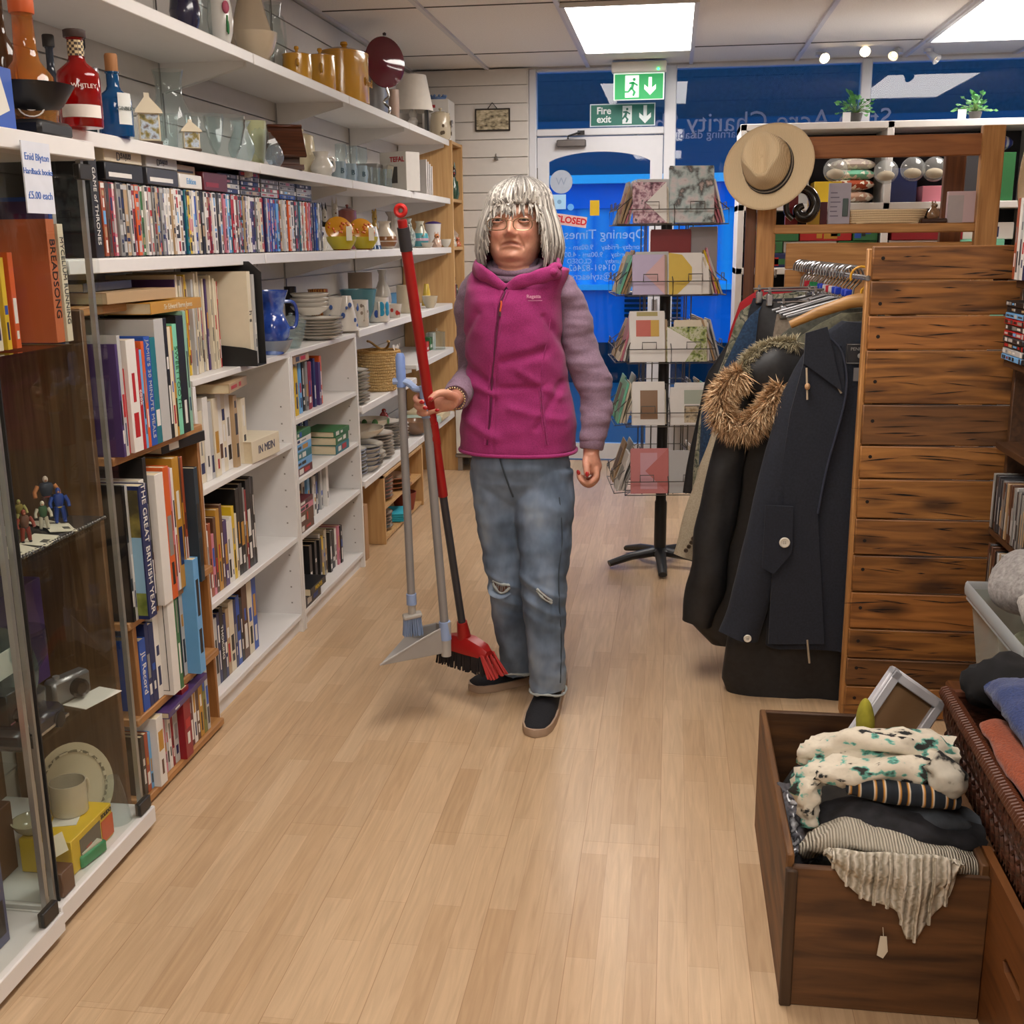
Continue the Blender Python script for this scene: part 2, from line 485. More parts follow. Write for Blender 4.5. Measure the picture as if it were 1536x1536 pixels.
m = MB(); m.tube([(-.69, YF - .075, 2.122), (-.69, YF - .075, 2.14), (-.61, YF - .07, 2.165)], .006, 6); m.b2(-.63, -.585, YF - .06, YF - .03, 2.15, 2.175)
m.ob('closer_arm', mat('#2a2828', .4, .5), cl)
# big shop window
c = MB(); WZ = .42
for x0, x1, z0, z1 in ((0, XR, 0, WZ), ):
    c.b2(x0, x1, YF - .04, YF + .06, z0, z1)
struct('wall_front_riser', c, FRAMEW)
c = MB(); c.b2(1.135, 1.2, YF - .04, YF + .05, WZ, ZC, 0, .006); c.b2(0, XR, YF - .04, YF + .05, WZ, WZ + .05, 0, .006); c.b2(0, XR, YF - .035, YF + .05, ZC - .02, ZC)
struct('window_frame', c, FRAMEW)
pane('window_2', 0, 1.135, WZ + .05, ZC - .02, YF + .01); pane('window_3', 1.2, XR, WZ + .05, ZC - .02, YF + .01)
struct('window_board', MB().b2(0, XR, YF - .5, YF - .04, WZ, WZ + .03), WHITE)

# vinyl lettering on the glass, read from the street, so mirrored in here
VIN = mat('#7fa4dc', .6, var=.02)
o = text('Opening Times:', .088, VIN, None, 'window_lettering', (-0.46,7.69,1.519), (PI / 2, 0, PI)); tag(o, 'mirrored Opening Times heading in pale vinyl on the door glass', 'lettering')
def vinyl(s, px, size, lab, x=None):
    o = text(s, size, VIN, None, 'window_lettering', px, (PI / 2, 0, PI)); tag(o, lab, 'lettering')
vinyl('Monday–Friday    9.00am - 4.00pm', (-0.513,7.69,1.438), .047, 'mirrored weekday hours line in pale vinyl on the door')
vinyl('Saturday    9.00am - 4.00pm', (-0.512,7.69,1.39), .047, 'mirrored Saturday hours line in pale vinyl on the door')
vinyl('Sunday       CLOSED', (-0.512,7.69,1.347), .045, 'mirrored Sunday closed line in pale vinyl on the door')
vinyl('Tel: 01491-82462', (-0.48,7.69,1.303), .06, 'mirrored telephone line in pale vinyl on the door')
vinyl('shop@styleacre', (-0.48,7.69,1.247), .062, 'mirrored email line in pale vinyl on the door, lowest line')
o = text('Style Acre Charity Shop', .17, mat('#5a6488', .6), None, 'window_lettering', (0.508,7.69,2.205), (PI / 2, 0, PI)); tag(o, 'large mirrored shop name in grey vinyl across the big window', 'lettering')
o = text('supporting people with learning disabilities', .075, mat('#5a6488', .6), None, 'window_lettering', (0.511,7.69,2.136), (PI / 2, 0, PI)); tag(o, 'small mirrored strapline in grey vinyl below the shop name', 'lettering')
# stickers on the door
m = MB(); m.lathe([(.075, 0), (.075, .002)], (0, 0, 0), 28, mtx=Matrix.Rotation(PI / 2, 3, 'X'))
o = m.ob('window_sticker', mat('#a9b3c4', .6), None, (-0.74,7.69,1.859)); tag(o, 'round pale grey sticker high on the door glass', 'sticker')
text('W', .07, mat('#8f9cb2', .6), o, 'logo', (0, -.003, 0), (PI / 2, 0, 0))
o = MB().box((0, 0, 0), (.088, .002, .094)).ob('window_sticker', mat('#a6d2f5', .6), None, (-0.753,7.69,1.732)); tag(o, 'square pale blue sticker below the round grey one', 'sticker')
MB().lathe([(.014, 0), (.014, .001)], (0, -.001, 0), 14, mtx=Matrix.Rotation(PI / 2, 3, 'X')).ob('logo', mat('#7aa0c8', .6), o)
o = MB().lathe([(.022, 0), (.022, .002)], n=16, mtx=Matrix.Rotation(PI / 2, 3, 'X')).ob('window_sticker', mat('#5fa8f0', .6), None, (-0.678,7.69,1.697)); tag(o, 'tiny round blue sticker above the closed sign', 'sticker')
o = MB().box((0, 0, 0), (.062, .002, .098)).ob('window_sticker', mat('#c9a406', .6), None, (-0.519,7.69,1.69)); tag(o, 'yellow upright notice stuck to the door glass', 'sticker')
o = MB().box((0, 0, 0), (.215, .003, .07)).ob('closed_sign', mat('#d8b8b4', .6), None, (-0.677,7.68,1.611), (0, rad(8), 0)); tag(o, 'small white closed sign with red letters hanging on the door', 'sign')
text('CLOSED', .058, mat('#c2202a', .6), o, 'lettering', (0, -.003, 0), (PI / 2, 0, 0), bold=.002)

# ---------------------------------------------------------------- street outside
BRK = pattern('noise', ['#3a3844', '#4a4856'], 30, .9)
m = MB(); m.b2(-14, 16, 13.0, 13.4, 2.75, 6.5)
struct('street_wall_upper', m, BRK)
m = MB(); m.b2(-14, 16, 12.9, 13.3, 2.17, 2.75); struct('street_wall_fascia', m, mat('#3b4a66', .6))
m = MB(); m.b2(-14, 16, 12.8, 13.2, 2.09, 2.18); struct('street_trim_ledge', m, mat('#cfe6ff', .6))
m = MB(); m.b2(-14, 16, 12.95, 13.3, 1.83, 2.09); struct('street_wall_signboard', m, mat('#2f86e8', .5))
m = MB(); m.b2(-14, 16, 13.0, 13.3, 1.0, 1.83); struct('street_window_wide', m, pattern('stripe', ['#6ebef5', '#3f9aea', '#8acdfa'], .8, .3))  # blue-lit interior and reflections painted as stripes on an opaque box
m = MB(); m.b2(-14, 16, 12.9, 13.3, .94, 1.0); struct('street_trim_sill', m, mat('#a8dcff', .6))
m = MB(); m.b2(-14, 16, 12.98, 13.3, .35, .94); struct('street_wall_panel', m, mat('#3a88d8', .6))
m = MB(); m.b2(-14, 16, 12.9, 13.3, -.1, .35); struct('street_wall_plinth', m, mat('#1a2436', .7))
m = MB()
for k in range(9): m.b2(-.55 + .02, .1, 12.93, 12.99, .42 + k * .055, .45 + k * .055)
struct('street_trim_louvre', m, mat('#0d1626', .6))
m = MB(); m.b2(-14, 16, 7.8, 12.95, -.2, -.1); struct('pavement', m, mat('#5a6272', .8, scale=20))

# ---------------------------------------------------------------- lamps and signs on the ceiling
DIFF = emit('#fff7ef', 15.)
for i, (x, y) in enumerate(LIGHTS):
    wh = ('over the floor before the door', 'nearest the shop window', 'over the middle of the aisle', 'behind the aisle', 'in the rear corner')[i]
    t = thing('ceiling_light', 'flush square edged fluorescent ceiling panel ' + wh, 'ceiling light', (x + .32, y + .7, ZC), group='fluorescent ceiling panels')
    m = MB()
    for sx in (-1, 1): m.b2(sx * .315 - .012, sx * .315 + .012, -.695, .695, -.012, .011)
    for sy in (-1, 1): m.b2(-.315, .315, sy * .69 - .01, sy * .69 + .01, -.012, .011)
    m.ob('frame', WHITE, t)
    MB().b2(-.305, .305, -.68, .68, -.006, .006).ob('diffuser', DIFF, t)

# lit exit box hanging under the ceiling
t = thing('exit_sign', 'lit green running man exit box hanging from the ceiling', 'exit sign', (-.235, 7.5, ZC))
MB().b2(-.17, .17, -.04, .04, -.065, .0, 0, .006).ob('housing', WHITE, t)
SIGNG = pattern('stripe', ['#0d8f4e', '#0d8f4e'], 1.)
pn = MB().b2(-.158, .158, -.006, .006, -.225, -.065, 0, .003).ob('panel', emit('#e8f5ea', .55), t)
MB().b2(-.15, .15, -.009, -.006, -.22, -.072).ob('green_field', emit('#0f9a52', .5), pn)
def running_man(m, s, ox, oz, y):
    """door with a running figure, drawn in flat shapes"""
    def sl(pts): m.slab([(ox + a * s, oz + b * s) for a, b in pts], .0015, Matrix.Translation((0, y, 0)) @ Matrix.Rotation(PI / 2, 4, 'X'))
    sl([(.05, .48), (.5, .48), (.5, -.5), (.36, -.5), (.36, -.2), (.18, .05), (.05, .05)])
    sl([(-.2, -.5), (.1, -.5), (.16, -.2), (.05, -.2), (-.0, -.36), (-.2, -.36)])
def man(m, s, ox, oz, y):
    M = Matrix.Translation((0, y, 0)) @ Matrix.Rotation(PI / 2, 4, 'X')
    P = lambda l: [(ox + a * s, oz + b * s) for a, b in l]
    m.slab(P([(.3 + .08 * cos(a * PI / 5), .34 + .08 * sin(a * PI / 5)) for a in range(10)]), .0015, M)
    for l in ([(.02, .2), (.28, .24), (.3, .14), (.06, .1)], [(.2, .22), (.33, .2), (.26, -.12), (.1, -.08)], [(.3, .2), (.5, .08), (.47, .0), (.28, .12)],
              [(.1, -.06), (.24, -.1), (.4, -.28), (.3, -.48), (.2, -.46), (.26, -.28)], [(.1, -.02), (.2, -.12), (.02, -.3), (-.2, -.3), (-.2, -.22), (-.02, -.22)]): m.slab(P(l), .0015, M)
def arrow(m, s, ox, oz, y):
    M = Matrix.Translation((0, y, 0)) @ Matrix.Rotation(PI / 2, 4, 'X')
    m.slab([(ox + a * s, oz + b * s) for a, b in ((-.1, .5), (.1, .5), (.1, -.1), (.34, .1), (.34, -.16), (0, -.5), (-.34, -.16), (-.34, .1), (-.1, -.1))], .0015, M)
m = MB(); m.b2(-.085, .0, -.0115, -.009, -.21, -.08); arrow(m, .105, .07, -.145, -.0105); m.ob('pictogram', emit('#eef7ee', .7), pn)
m = MB(); man(m, .12, -.065, -.145, -.013); m.ob('running_figure', emit('#0f9a52', .5), pn)
m = MB(); m.sphere((.12, -.045, -.05), .008, 8); m.ob('indicator_lamp', emit('#35ff70', 6.), t)
t = MB().b2(-.21, .21, -.002, .002, -.07, .07).ob('fire_exit_sign', mat('#cfdce2', .5), None, (-.343, 7.685, 2.268)); tag(t, 'green fire exit board fixed on the transom glass', 'fire exit sign')
MB().b2(-.203, .203, -.004, -.002, -.063, .063).ob('green_field', mat('#0a6a5c', .5), t)
WS = mat('#dce8ea', .5)
for s, z in (('Fire', .026), ('exit', -.026)): text(s, .06, WS, t, 'lettering', (-.12, -.006, z), (PI / 2, 0, 0), bold=.0015)
m = MB(); m.b2(-.0, .06, -.006, -.004, -.055, .055); arrow(m, .11, .145, 0, -.0055); m.ob('pictogram', WS, t)
m = MB(); man(m, .1, .0, 0, -.0075); m.ob('running_figure', mat('#0a6a5c', .5), t)

def spot(x, y, z, rx, rz, lab, on):
    t = thing('spotlight', lab, 'spotlight', (x, y, ZC), group='spotlights over the shop window')
    m = MB(); m.lathe([(.03, -.02), (.03, 0)], n=14); m.tube([(0, 0, -.01), (0, 0, z - ZC + .05)], .007, 8); m.ob('bracket', mat('#d0d0d4', .3, .5), t)
    M = Matrix.Rotation(rz, 3, 'Z') @ Matrix.Rotation(rx, 3, 'X')
    m = MB(); m.lathe([(.010, -.01), (.018, .0), (.022, .04), (.032, .075), (.030, .075), (.018, .04)], (0, 0, z - ZC + .05), 18, mtx=M, cap=False); m.ob('shade', mat('#c8c9cf', .3, .4), t)
    m = MB(); m.lathe([(.001, .055), (.017, .055)], (0, 0, z - ZC + .05), 18, mtx=M, cap=False); m.ob('bulb', emit('#ffe0a8', on), t)
spot(*(0.844,7.35,2.497), rad(115), rad(15), 'lit spotlight pointing straight into the shop, first from the door', 40.)
spot(*(1.097,7.35,2.527), rad(115), rad(-5), 'lit spotlight in front of the window mullion', 40.)
spot(*(1.289,7.35,2.51), rad(125), rad(-35), 'dim warm spotlight just beyond the window mullion', 12.)
spot(*(1.464,7.35,2.49), rad(130), rad(50), 'faintly glowing grey spotlight turned aside, furthest from the door', 1.)  # bulb material keeps a weak glow

# ---------------------------------------------------------------- camera, world, exposure
cam = bpy.data.cameras.new('camera'); cam.sensor_width = 36; cam.lens = 1688 / 1536 * 36; cam.clip_start = .02
co = bpy.data.objects.new('camera', cam); COL.objects.link(co); SC.camera = co
CAMX, CAMY, CAMZ = ((0.99038, 0.02264, -0.13651), (0.13802, -0.23269, 0.96271), (-0.00997, -0.97229, -0.23358))
# world axes seen from the camera -> camera basis
rx = Vector((CAMX[0], CAMY[0], CAMZ[0])); dn = Vector((CAMX[1], CAMY[1], CAMZ[1])); fw = Vector((CAMX[2], CAMY[2], CAMZ[2]))
co.matrix_world = Matrix(((rx.x, -dn.x, -fw.x, 0), (rx.y, -dn.y, -fw.y, 0), (rx.z, -dn.z, -fw.z, 1.48), (0, 0, 0, 1)))
w = bpy.data.worlds.new('dusk_sky'); SC.world = w; w.use_nodes = True
bg = w.node_tree.nodes['Background']; bg.inputs['Color'].default_value = (.05, .54, 1., 1); bg.inputs['Strength'].default_value = 1.7
vs_ = SC.view_settings; vs_.view_transform = 'Standard'; vs_.look = 'None'; vs_.exposure = 0.; vs_.gamma = 1.; vs_.use_curve_mapping = False
SC.cycles.use_denoising = True; SC.cycles.max_bounces = 8; SC.cycles.transparent_max_bounces = 24
# ---------------------------------------------------------------- shelving along the left wall
SHM = mat('#dedbd8', .4, var=.03)
XF = -1.40
BAYS = [2.52, 3.84, 4.99, 6.14, 7.25]
BAYN = ['bay behind the glass cabinets', 'second bay from the cabinets', 'third bay from the cabinets', 'bay beside the beech unit']
def wall_shelf(y0, y1, z, lab, depth=.325, both=True):
    m = MB(); m.b2(XF - depth, XF, y0 + .002, y1 - .002, z - .026, z, 0, .003)
    m.b2(XF - .004, XF + .002, y0 + .004, y1 - .004, z - .036, z - .002, 0, .002)
    t = m.ob('wall_shelf', SHM); tag(t, lab, 'shelf', 'white wall shelves')
    for y in ((y0 + .012, y1 - .012) if both else (y0 + .012,)):
        M = Matrix.Translation((XF, y, z - .026)) @ Matrix.Rotation(PI / 2, 4, 'X')
        MB().slab([(-.03, 0), (-.03, -.018), (-depth + .003, -.095), (-depth + .003, 0)], .004, M).ob('bracket', SHM, t)
    return t
for k in range(4):
    for z, w in ((2.10, 'top'), (1.75, 'middle'), (1.45, 'lower')):
        wall_shelf(BAYS[k], BAYS[k + 1] - (.012 if k == 3 else 0), z, '%s white wall shelf, %s' % (w, BAYN[k]))
wall_shelf(4.99, 6.14, 1.10, 'white shelf of mugs and pots, just beyond the white bookcases')
wall_shelf(6.14, 7.238, 1.10, 'white shelf of cups at waist height beside the beech unit')
wall_shelf(4.99, 6.14, .75, 'low white shelf carrying the wicker basket')
wall_shelf(6.14, 7.238, .82, 'low white shelf of glass jars beside the beech unit')
wall_shelf(4.99, 6.14, .40, 'lowest white shelf loaded with stacked plates')
wall_shelf(6.14, 7.238, .40, 'lowest white shelf beside the beech unit')

def side_panel(x0, x1, y0, y1, z0, z1, m, name, par, holes=None):
    b = MB(); b.b2(x0, x1, y0, y1, z0, z1, 0, .0015)
    if holes:
        for yy in ((y0 - .0004,) if holes < 0 else (y1 + .0004,)):
            for zz in [z0 + .12 + .064 * i for i in range(int((z1 - z0 - .2) / .064))]:
                for xx in (x0 + .05, x1 - .04): b.b2(xx - .003, xx + .003, yy - .0006, yy + .0006, zz - .003, zz + .003, 1)
    return b.ob(name, [m, mat('#8f8a84', .6)], par)
def bookcase(y0, y1, levels, z1, lab):
    x0 = XF - .28
    t = thing('bookcase', lab, 'bookcase', (x0 + .14, (y0 + y1) / 2, 0), group='low white bookcases')
    def P(b, n): b.v = [(v[0] - x0 - .14, v[1] - (y0 + y1) / 2, v[2]) for v in b.v]; return b.ob(n, SHM, t)
    for sgn, ya in ((1, y0), (-1, y1 - .02)):
        o = side_panel(x0, XF, ya, ya + .02, 0, z1 - .02, SHM, 'side_panel', t, holes=-1 if sgn < 0 else 1)
        o.location = (-x0 - .14, -(y0 + y1) / 2, 0)
    P(MB().b2(x0, XF, y0, y1, z1 - .02, z1, 0, .002), 'top')
    P(MB().b2(x0, x0 + .006, y0 + .02, y1 - .02, .06, z1 - .02), 'back_panel')
    P(MB().b2(XF - .035, XF - .02, y0 + .02, y1 - .02, 0, .062), 'plinth')
    for z in levels: P(MB().b2(x0 + .006, XF - .004, y0 + .02, y1 - .02, z - .02, z, 0, .002), 'shelf_board')
bookcase(3.165, 4.045, [.075, .385, .752], 1.09, 'low white bookcase standing between the wooden bookcase and its twin')
bookcase(4.05, 4.95, [.075, .378, .6, .83], 1.09, 'low white bookcase, farther of the two, beside the plates')

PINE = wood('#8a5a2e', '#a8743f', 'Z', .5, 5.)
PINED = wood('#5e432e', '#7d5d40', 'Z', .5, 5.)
t = thing('bookcase', 'brown wooden bookcase between the glass cabinets and the white bookcases', 'bookcase', (-1.56, 2.87, 0))
def PW(b, n, mm=PINE): b.v = [(v[0] + 1.56, v[1] - 2.87, v[2]) for v in b.v]; return b.ob(n, mm, t)
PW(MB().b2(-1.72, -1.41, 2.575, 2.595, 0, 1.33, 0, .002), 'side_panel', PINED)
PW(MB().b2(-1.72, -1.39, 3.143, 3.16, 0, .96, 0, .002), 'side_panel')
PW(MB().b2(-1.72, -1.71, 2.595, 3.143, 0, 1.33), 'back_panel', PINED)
PINY = wood('#9a6a3a', '#b98652', 'Y', .5, 5.)
for z, n in ((.03, 'shelf_board'), (.262, 'shelf_board'), (.53, 'shelf_board'), (.965, 'shelf_board'), (1.335, 'top')):
    PW(MB().b2(-1.71, -1.37 if z < 1 else -1.42, 2.595, 3.143, z - .022, z, 0, .003), n, PINY)
PW(MB().b2(-1.395, -1.375, 2.62, 2.64, .24, .53, 0, .002), 'front_post', PINE)

BEE = wood('#b98f5c', '#cda672', 'Z', .45, 4., bump=.03)
t = thing('shelf_unit', 'tall beech shelf unit in the corner by the door wall', 'shelf unit', (-1.555, 7.43, 0))
def PB(b, n, mm=BEE): b.v = [(v[0] + 1.555, v[1] - 7.43, v[2]) for v in b.v]; return b.ob(n, mm, t)
PB(MB().b2(-1.725, -1.385, 7.252, 7.27, 0, 2.1, 0, .002), 'side_panel'); PB(MB().b2(-1.725, -1.385, 7.60, 7.62, 0, 2.1, 0, .002), 'side_panel')
PB(MB().b2(-1.725, -1.715, 7.27, 7.60, 0, 2.1), 'back_panel')
for z in (.08, .45, .8, 1.12, 1.45, 1.75, 2.1): PB(MB().b2(-1.715, -1.39, 7.27, 7.60, z - .02, z, 0, .002), 'top' if z > 2 else 'shelf_board')

# low wooden unit under the lowest shelf
t = thing('shelf_unit', 'small low wooden unit of plates under the lowest white shelf', 'shelf unit', (-1.55, 5.8, 0))
def PL(b, n, mm=BEE): b.v = [(v[0] + 1.55, v[1] - 5.8, v[2]) for v in b.v]; return b.ob(n, mm, t)
for y in (5.34, 6.22): PL(MB().b2(-1.71, -1.40, y, y + .018, 0, .355, 0, .002), 'side_panel')
PL(MB().b2(-1.71, -1.40, 5.34, 6.238, .338, .356, 0, .002), 'top'); PL(MB().b2(-1.71, -1.41, 5.358, 6.22, .17, .185), 'shelf_board'); PL(MB().b2(-1.71, -1.41, 5.358, 6.22, .01, .025), 'shelf_board')

# glass cabinets
ALU = mat('#a9a7a4', .35, .7)
CGL = glass('#fafcfb', 1.33, .01)
def cabinet(y0, y1, xf, lab):
    xc, yc = (xf - 1.72) / 2, (y0 + y1) / 2
    t = thing('display_cabinet', lab, 'display cabinet', (xc, yc, 0), group='glass display cabinets')
    def P(b, n, mm): b.v = [(v[0] - xc, v[1] - yc, v[2]) for v in b.v]; return b.ob(n, mm, t)
    P(MB().b2(-1.72, xf, y0, y1, .02, .066, 0, .003), 'base', SHM)
    P(MB().b2(-1.72, xf, y0, y1, 1.668, 1.708, 0, .003), 'top', SHM)
    P(MB().b2(-1.70, xf - .04, y0 + .03, y1 - .03, 0, .02), 'plinth', mat('#5d554e', .6))
    for x, y in ((xf - .03, y0 + .02), (xf - .03, y1 - .02)):
        P(MB().b2(x - .006, x + .006, y - .006, y + .006, .066, 1.668), 'corner_post', ALU)
    P(MB().b2(xf - .014, xf - .009, y0 + .012, y1 - .012, .074, 1.66), 'glass_door', CGL)
    for y in (y0 + .008, y1 - .012): P(MB().b2(-1.715, xf - .035, y, y + .004, .066, 1.668), 'glass_side', CGL)
    for y in (y0 + .011, ): P(MB().b2(xf - .0155, xf - .008, y - .002, y + .002, .074, 1.66), 'door_seal', mat('#1a1a1a', .5))
    for z in (.075, 1.63): P(MB().b2(xf - .02, xf - .004, y1 - .07, y1 - .012, z - .006, z + .028, 0, .002), 'hinge', mat('#3a3836', .35, .6))
    for z in (.43, .83, 1.265): P(MB().b2(-1.70, xf - .04, y0 + .03, y1 - .03, z - .006, z), 'glass_shelf', CGL)
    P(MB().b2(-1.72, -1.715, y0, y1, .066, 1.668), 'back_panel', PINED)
cabinet(2.045, 2.51, -1.30, 'glass display cabinet of figures and mugs, beside the wooden bookcase')
cabinet(1.56, 2.03, -1.285, 'glass display cabinet cut off by the near edge, holding old books')

# ---------------------------------------------------------------- books
HEX = dict(zip('red crimson orange cream white black navy blue teal green olive yellow mustard grey silver brown maroon purple pink tan sky mint charcoal rust'.split(),
  '#b01f22 #8a1622 #cf5a22 #d9cdb4 #dedad4 #1c1b1c #1f2a58 #2450a8 #1f6f7c #2f6a3e #76763a #d8b424 #b8862c #85837f #b5b4b2 #5a3a28 #5a1c24 #4a3568 #c87a8a #b09470 #6aa6d8 #7cc8a8 #3a3a3e #9c4a2a'.split()))
PAGE = mat('#d2c3a2', .8, var=.06, scale=200)
def cmat(c): return mat(HEX.get(c, c), .38, var=.05)
def contrast(c):
    return 'white' if c in ('black', 'navy', 'blue', 'red', 'crimson', 'maroon', 'purple', 'green', 'teal', 'brown', 'charcoal', 'rust', 'orange') else R.choice(['black', 'navy', 'red', 'charcoal', 'brown'])
def book(label, loc, t, h, d, c, rot=(0, 0, 0), title=None, tcol=None, tsize=None, bands=2, group=None, cat='book', name='book', cover=None, soft=True, front=None):
    """spine at local x=0 facing +x, thickness along y, foot at z=0"""
    m = MB(); e = .0016
    m.b2(-.002, 0, -t / 2, t / 2, 0, h, 0, .0008)
    for s in (-1, 1): m.b2(-d, -.001, s * t / 2 - s * e, s * t / 2, 0, h)
    tc = tcol or contrast(c)
    if bands:
        zz = h * R.uniform(.08, .2)
        for k in range(bands):
            ln = R.uniform(.08, .34) * h; 
            if zz + ln > h * .95: break
            wd = t * R.uniform(.25, .7)
            n = max(1, int(ln / .012)) if wd < .02 and not soft else 1
            m.b2(0, .0005, -wd / 2, wd / 2, zz, zz + ln, 1 + k % 2); zz += ln + h * R.uniform(.04, .14)
    o = m.ob(name, [cmat(c), cmat(tc), cmat(R.choice(['white', 'red', 'mustard', 'grey', 'black', 'blue', tc]))], None, loc, rot, 30)
    tag(o, label, cat, group)
    MB().b2(-d + .003, -.0025, -t / 2 + e, t / 2 - e, .003, h - .003).ob('pages', PAGE, o)
    if title:
        sz = tsize or t * .62
        text(title, sz, cmat(tc), o, 'lettering', (.0008, 0, h * .52), (PI / 2, PI / 2, PI / 2), sx=1.)
    if front: front(o, t, h, d)
    return o
SIZEW = lambda t: 'slim' if t < .016 else ('thick' if t > .034 else 'mid sized')
def book_row(y0, y1, z, hs, x, cols, where, group, ts=(.012, .035), d=.13, kind='book', tilt=0.):
    y = y0; k = 0; obs = []
    while True:
        t = R.uniform(*ts); 
        if y + t > y1: break
        c = cols[k % len(cols)] if len(cols) < 40 else R.choice(cols)
        h = R.uniform(*hs); xx = x - R.uniform(0, .02)
        obs.append(book('%s %s %s, %s from the near end %s' % (SIZEW(t), c, kind, nth(k), where), (xx, y + t / 2, z), t, h, min(d, abs(-1.66 - xx)), c, (tilt, 0, 0), group=group, bands=R.choice([1, 2, 3])))
        y += t + R.uniform(.0005, .003); k += 1
    return obs

# wooden bookcase: four rows, hero books spelt out
W1 = 'paperbacks and hardbacks in the wooden bookcase, top row'
y = 2.60
def seq(items, y, z, x, where, group):
    for k, it in enumerate(items):
        c, t, h, d = it[:4]; kw = it[4] if len(it) > 4 else {}
        dx = kw.pop('dx', 0.)
        lab = kw.pop('lab', None) or '%s %s book, %s from the near end %s' % (SIZEW(t), c, nth(k), where)
        book(lab, (x + dx, y + t / 2, z), t, h, min(d, 1.69 + x + dx), c, group=group, **kw); y += t + .001
    return y
seq([('purple', .012, .28, .2), ('silver', .016, .30, .21), ('red', .026, .215, .16, dict(dx=-.01, lab='short red hardback near the glass cabinet, top row of the wooden bookcase')),
     ('white', .05, .285, .2, dict(lab='thick white box shaped book, top row of the wooden bookcase')), ('red', .016, .26, .2, dict(title='cook', tcol='white', tsize=.02, bands=0)), ('sky', .012, .255, .2), ('orange', .016, .275, .2),
     ('blue', .034, .285, .21, dict(title="JAMIE'S 30 MINUTE MEALS", tcol='silver', tsize=.0225, bands=0, lab='thick blue cookbook with pale capitals, top row of the wooden bookcase')), ('teal', .03, .28, .21, dict(bands=1)),
     ('silver', .055, .325, .24, dict(lab='large pale grey slipcase, tallest in the middle of the wooden bookcase top row', bands=0)), ('black', .02, .325, .23), ('cream', .018, .30, .22), ('mustard', .012, .3, .22),
     ('mint', .026, .305, .22, dict(title='SWEETTOOTH', tcol='green', tsize=.026, bands=0, lab='mint green comic volume lettered in dark capitals, wooden bookcase top row')),
     ('black', .046, .325, .22, dict(lab='big black hardback with a white emblem at its foot, wooden bookcase top row', bands=1)), ('#86b09a', .018, .335, .23, dict(lab='tall sage green hardback closing the wooden bookcase top row'))],
    2.605, .965, -1.345, 'in the wooden bookcase top row', W1)
def front_photo(o, t, h, d):
    m = MB(); m.b2(-d + .004, -.004, -t / 2 - .0006, -t / 2, h * .62, h * .97, 0); m.b2(-d + .004, -.004, -t / 2 - .0006, -t / 2, h * .2, h * .62, 1); m.b2(-d + .004, -.004, -t / 2 - .0006, -t / 2, .01, h * .2, 2)
    for k in range(7): m.b2(-d + .02, -d + .03 + R.random() * .05, -t / 2 - .001, -t / 2 - .0005, h * (.3 + .035 * k), h * (.307 + .035 * k), 3)
    m.b2(-d * .45, -d * .15, -t / 2 - .0012, -t / 2 - .0006, .02, .05, 4)
    m.ob('cover_picture', [pattern('noise', ['#1b1c22', '#4a4326', '#a89a4a'], 9), mat('#8fb8d2', .4), pattern('noise', ['#5b6a2a', '#8f9a4e'], 30), mat('#2a3a50'), pattern('stripe', ['#f0f0f0', '#111111'], 60)], o)
seq([('black', .012, .36, .2), ('silver', .012, .36, .2), ('navy', .044, .355, .255, dict(title='THE GREAT BRITISH YEAR', tcol='white', tsize=.03, bands=0, front=front_photo, dx=.03, lab='thick navy hardback with white capitals and landscape cover, wooden bookcase second row')),
     ('black', .018, .35, .22, dict(dx=.01)), ('white', .028, .355, .22), ('black', .02, .41, .25, dict(lab='tall black hardback leaning out above its neighbours, wooden bookcase second row')),
     ('white', .05, .36, .25, dict(dx=.02, lab='large white cookbook with a picture of a hand, wooden bookcase second row', bands=0, front=lambda o, t, h, d: [
        MB().b2(-d + .01, -.02, -t / 2 - .0008, -t / 2, .09, .15).ob('cover_picture', pattern('stripe', ['#7a2430', '#b88088'], 30, mapping=(.1, 1, 1)), o),
        MB().lathe([(.05, 0), (.048, .001)], (-.09, -t / 2, .06), 20, mtx=Matrix.Rotation(PI / 2, 3, 'X')).ob('cover_picture', mat('#b8bcc4'), o),
        MB().tube([(-d + .01, -t / 2, .34), (-d * .6, -t / 2, .31), (-d * .35, -t / 2, .28)], [.02, .014, .01], 8, flat=.06).ob('cover_picture', mat('#9c5f46'), o)])),
     ('orange', .034, .37, .23, dict(tcol='black', lab='big orange hardback with a dark leaping figure on its spine, wooden bookcase', dx=.02)), ('orange', .02, .36, .22), ('pink', .03, .355, .22), ('white', .014, .35, .2), ('mustard', .04, .375, .23), ('brown', .012, .37, .2), ('rust', .014, .37, .2),
     ('#23333f', .026, .335, .2, dict(dx=.03, lab='dark slate hardback at the far end of the wooden bookcase second row'))],
    2.605, .53, -1.36, 'in the wooden bookcase second row', 'books in the wooden bookcase, second row')
def front_text(o, t, h, d):
    m = MB()
    for k in range(3): m.b2(-d + .03, -d + .03 + R.uniform(.06, .1), -t / 2 - .001, -t / 2, h * (.72 - .06 * k), h * (.735 - .06 * k))
    for k in range(4): m.b2(-d + .03, -d + .03 + R.uniform(.02, .05), -t / 2 - .001, -t / 2, h * (.34 - .035 * k), h * (.35 - .035 * k))
    for a in (0, 1): m.b2(-d + .012, -.012, -t / 2 - .001, -t / 2, h * (.04 + .92 * a), h * (.045 + .92 * a)); m.b2(-d + .012 + a * (d - .026), -d + .014 + a * (d - .026), -t / 2 - .001, -t / 2, h * .04, h * .96)
    m.ob('cover_lettering', mat('#4a4844'), o)
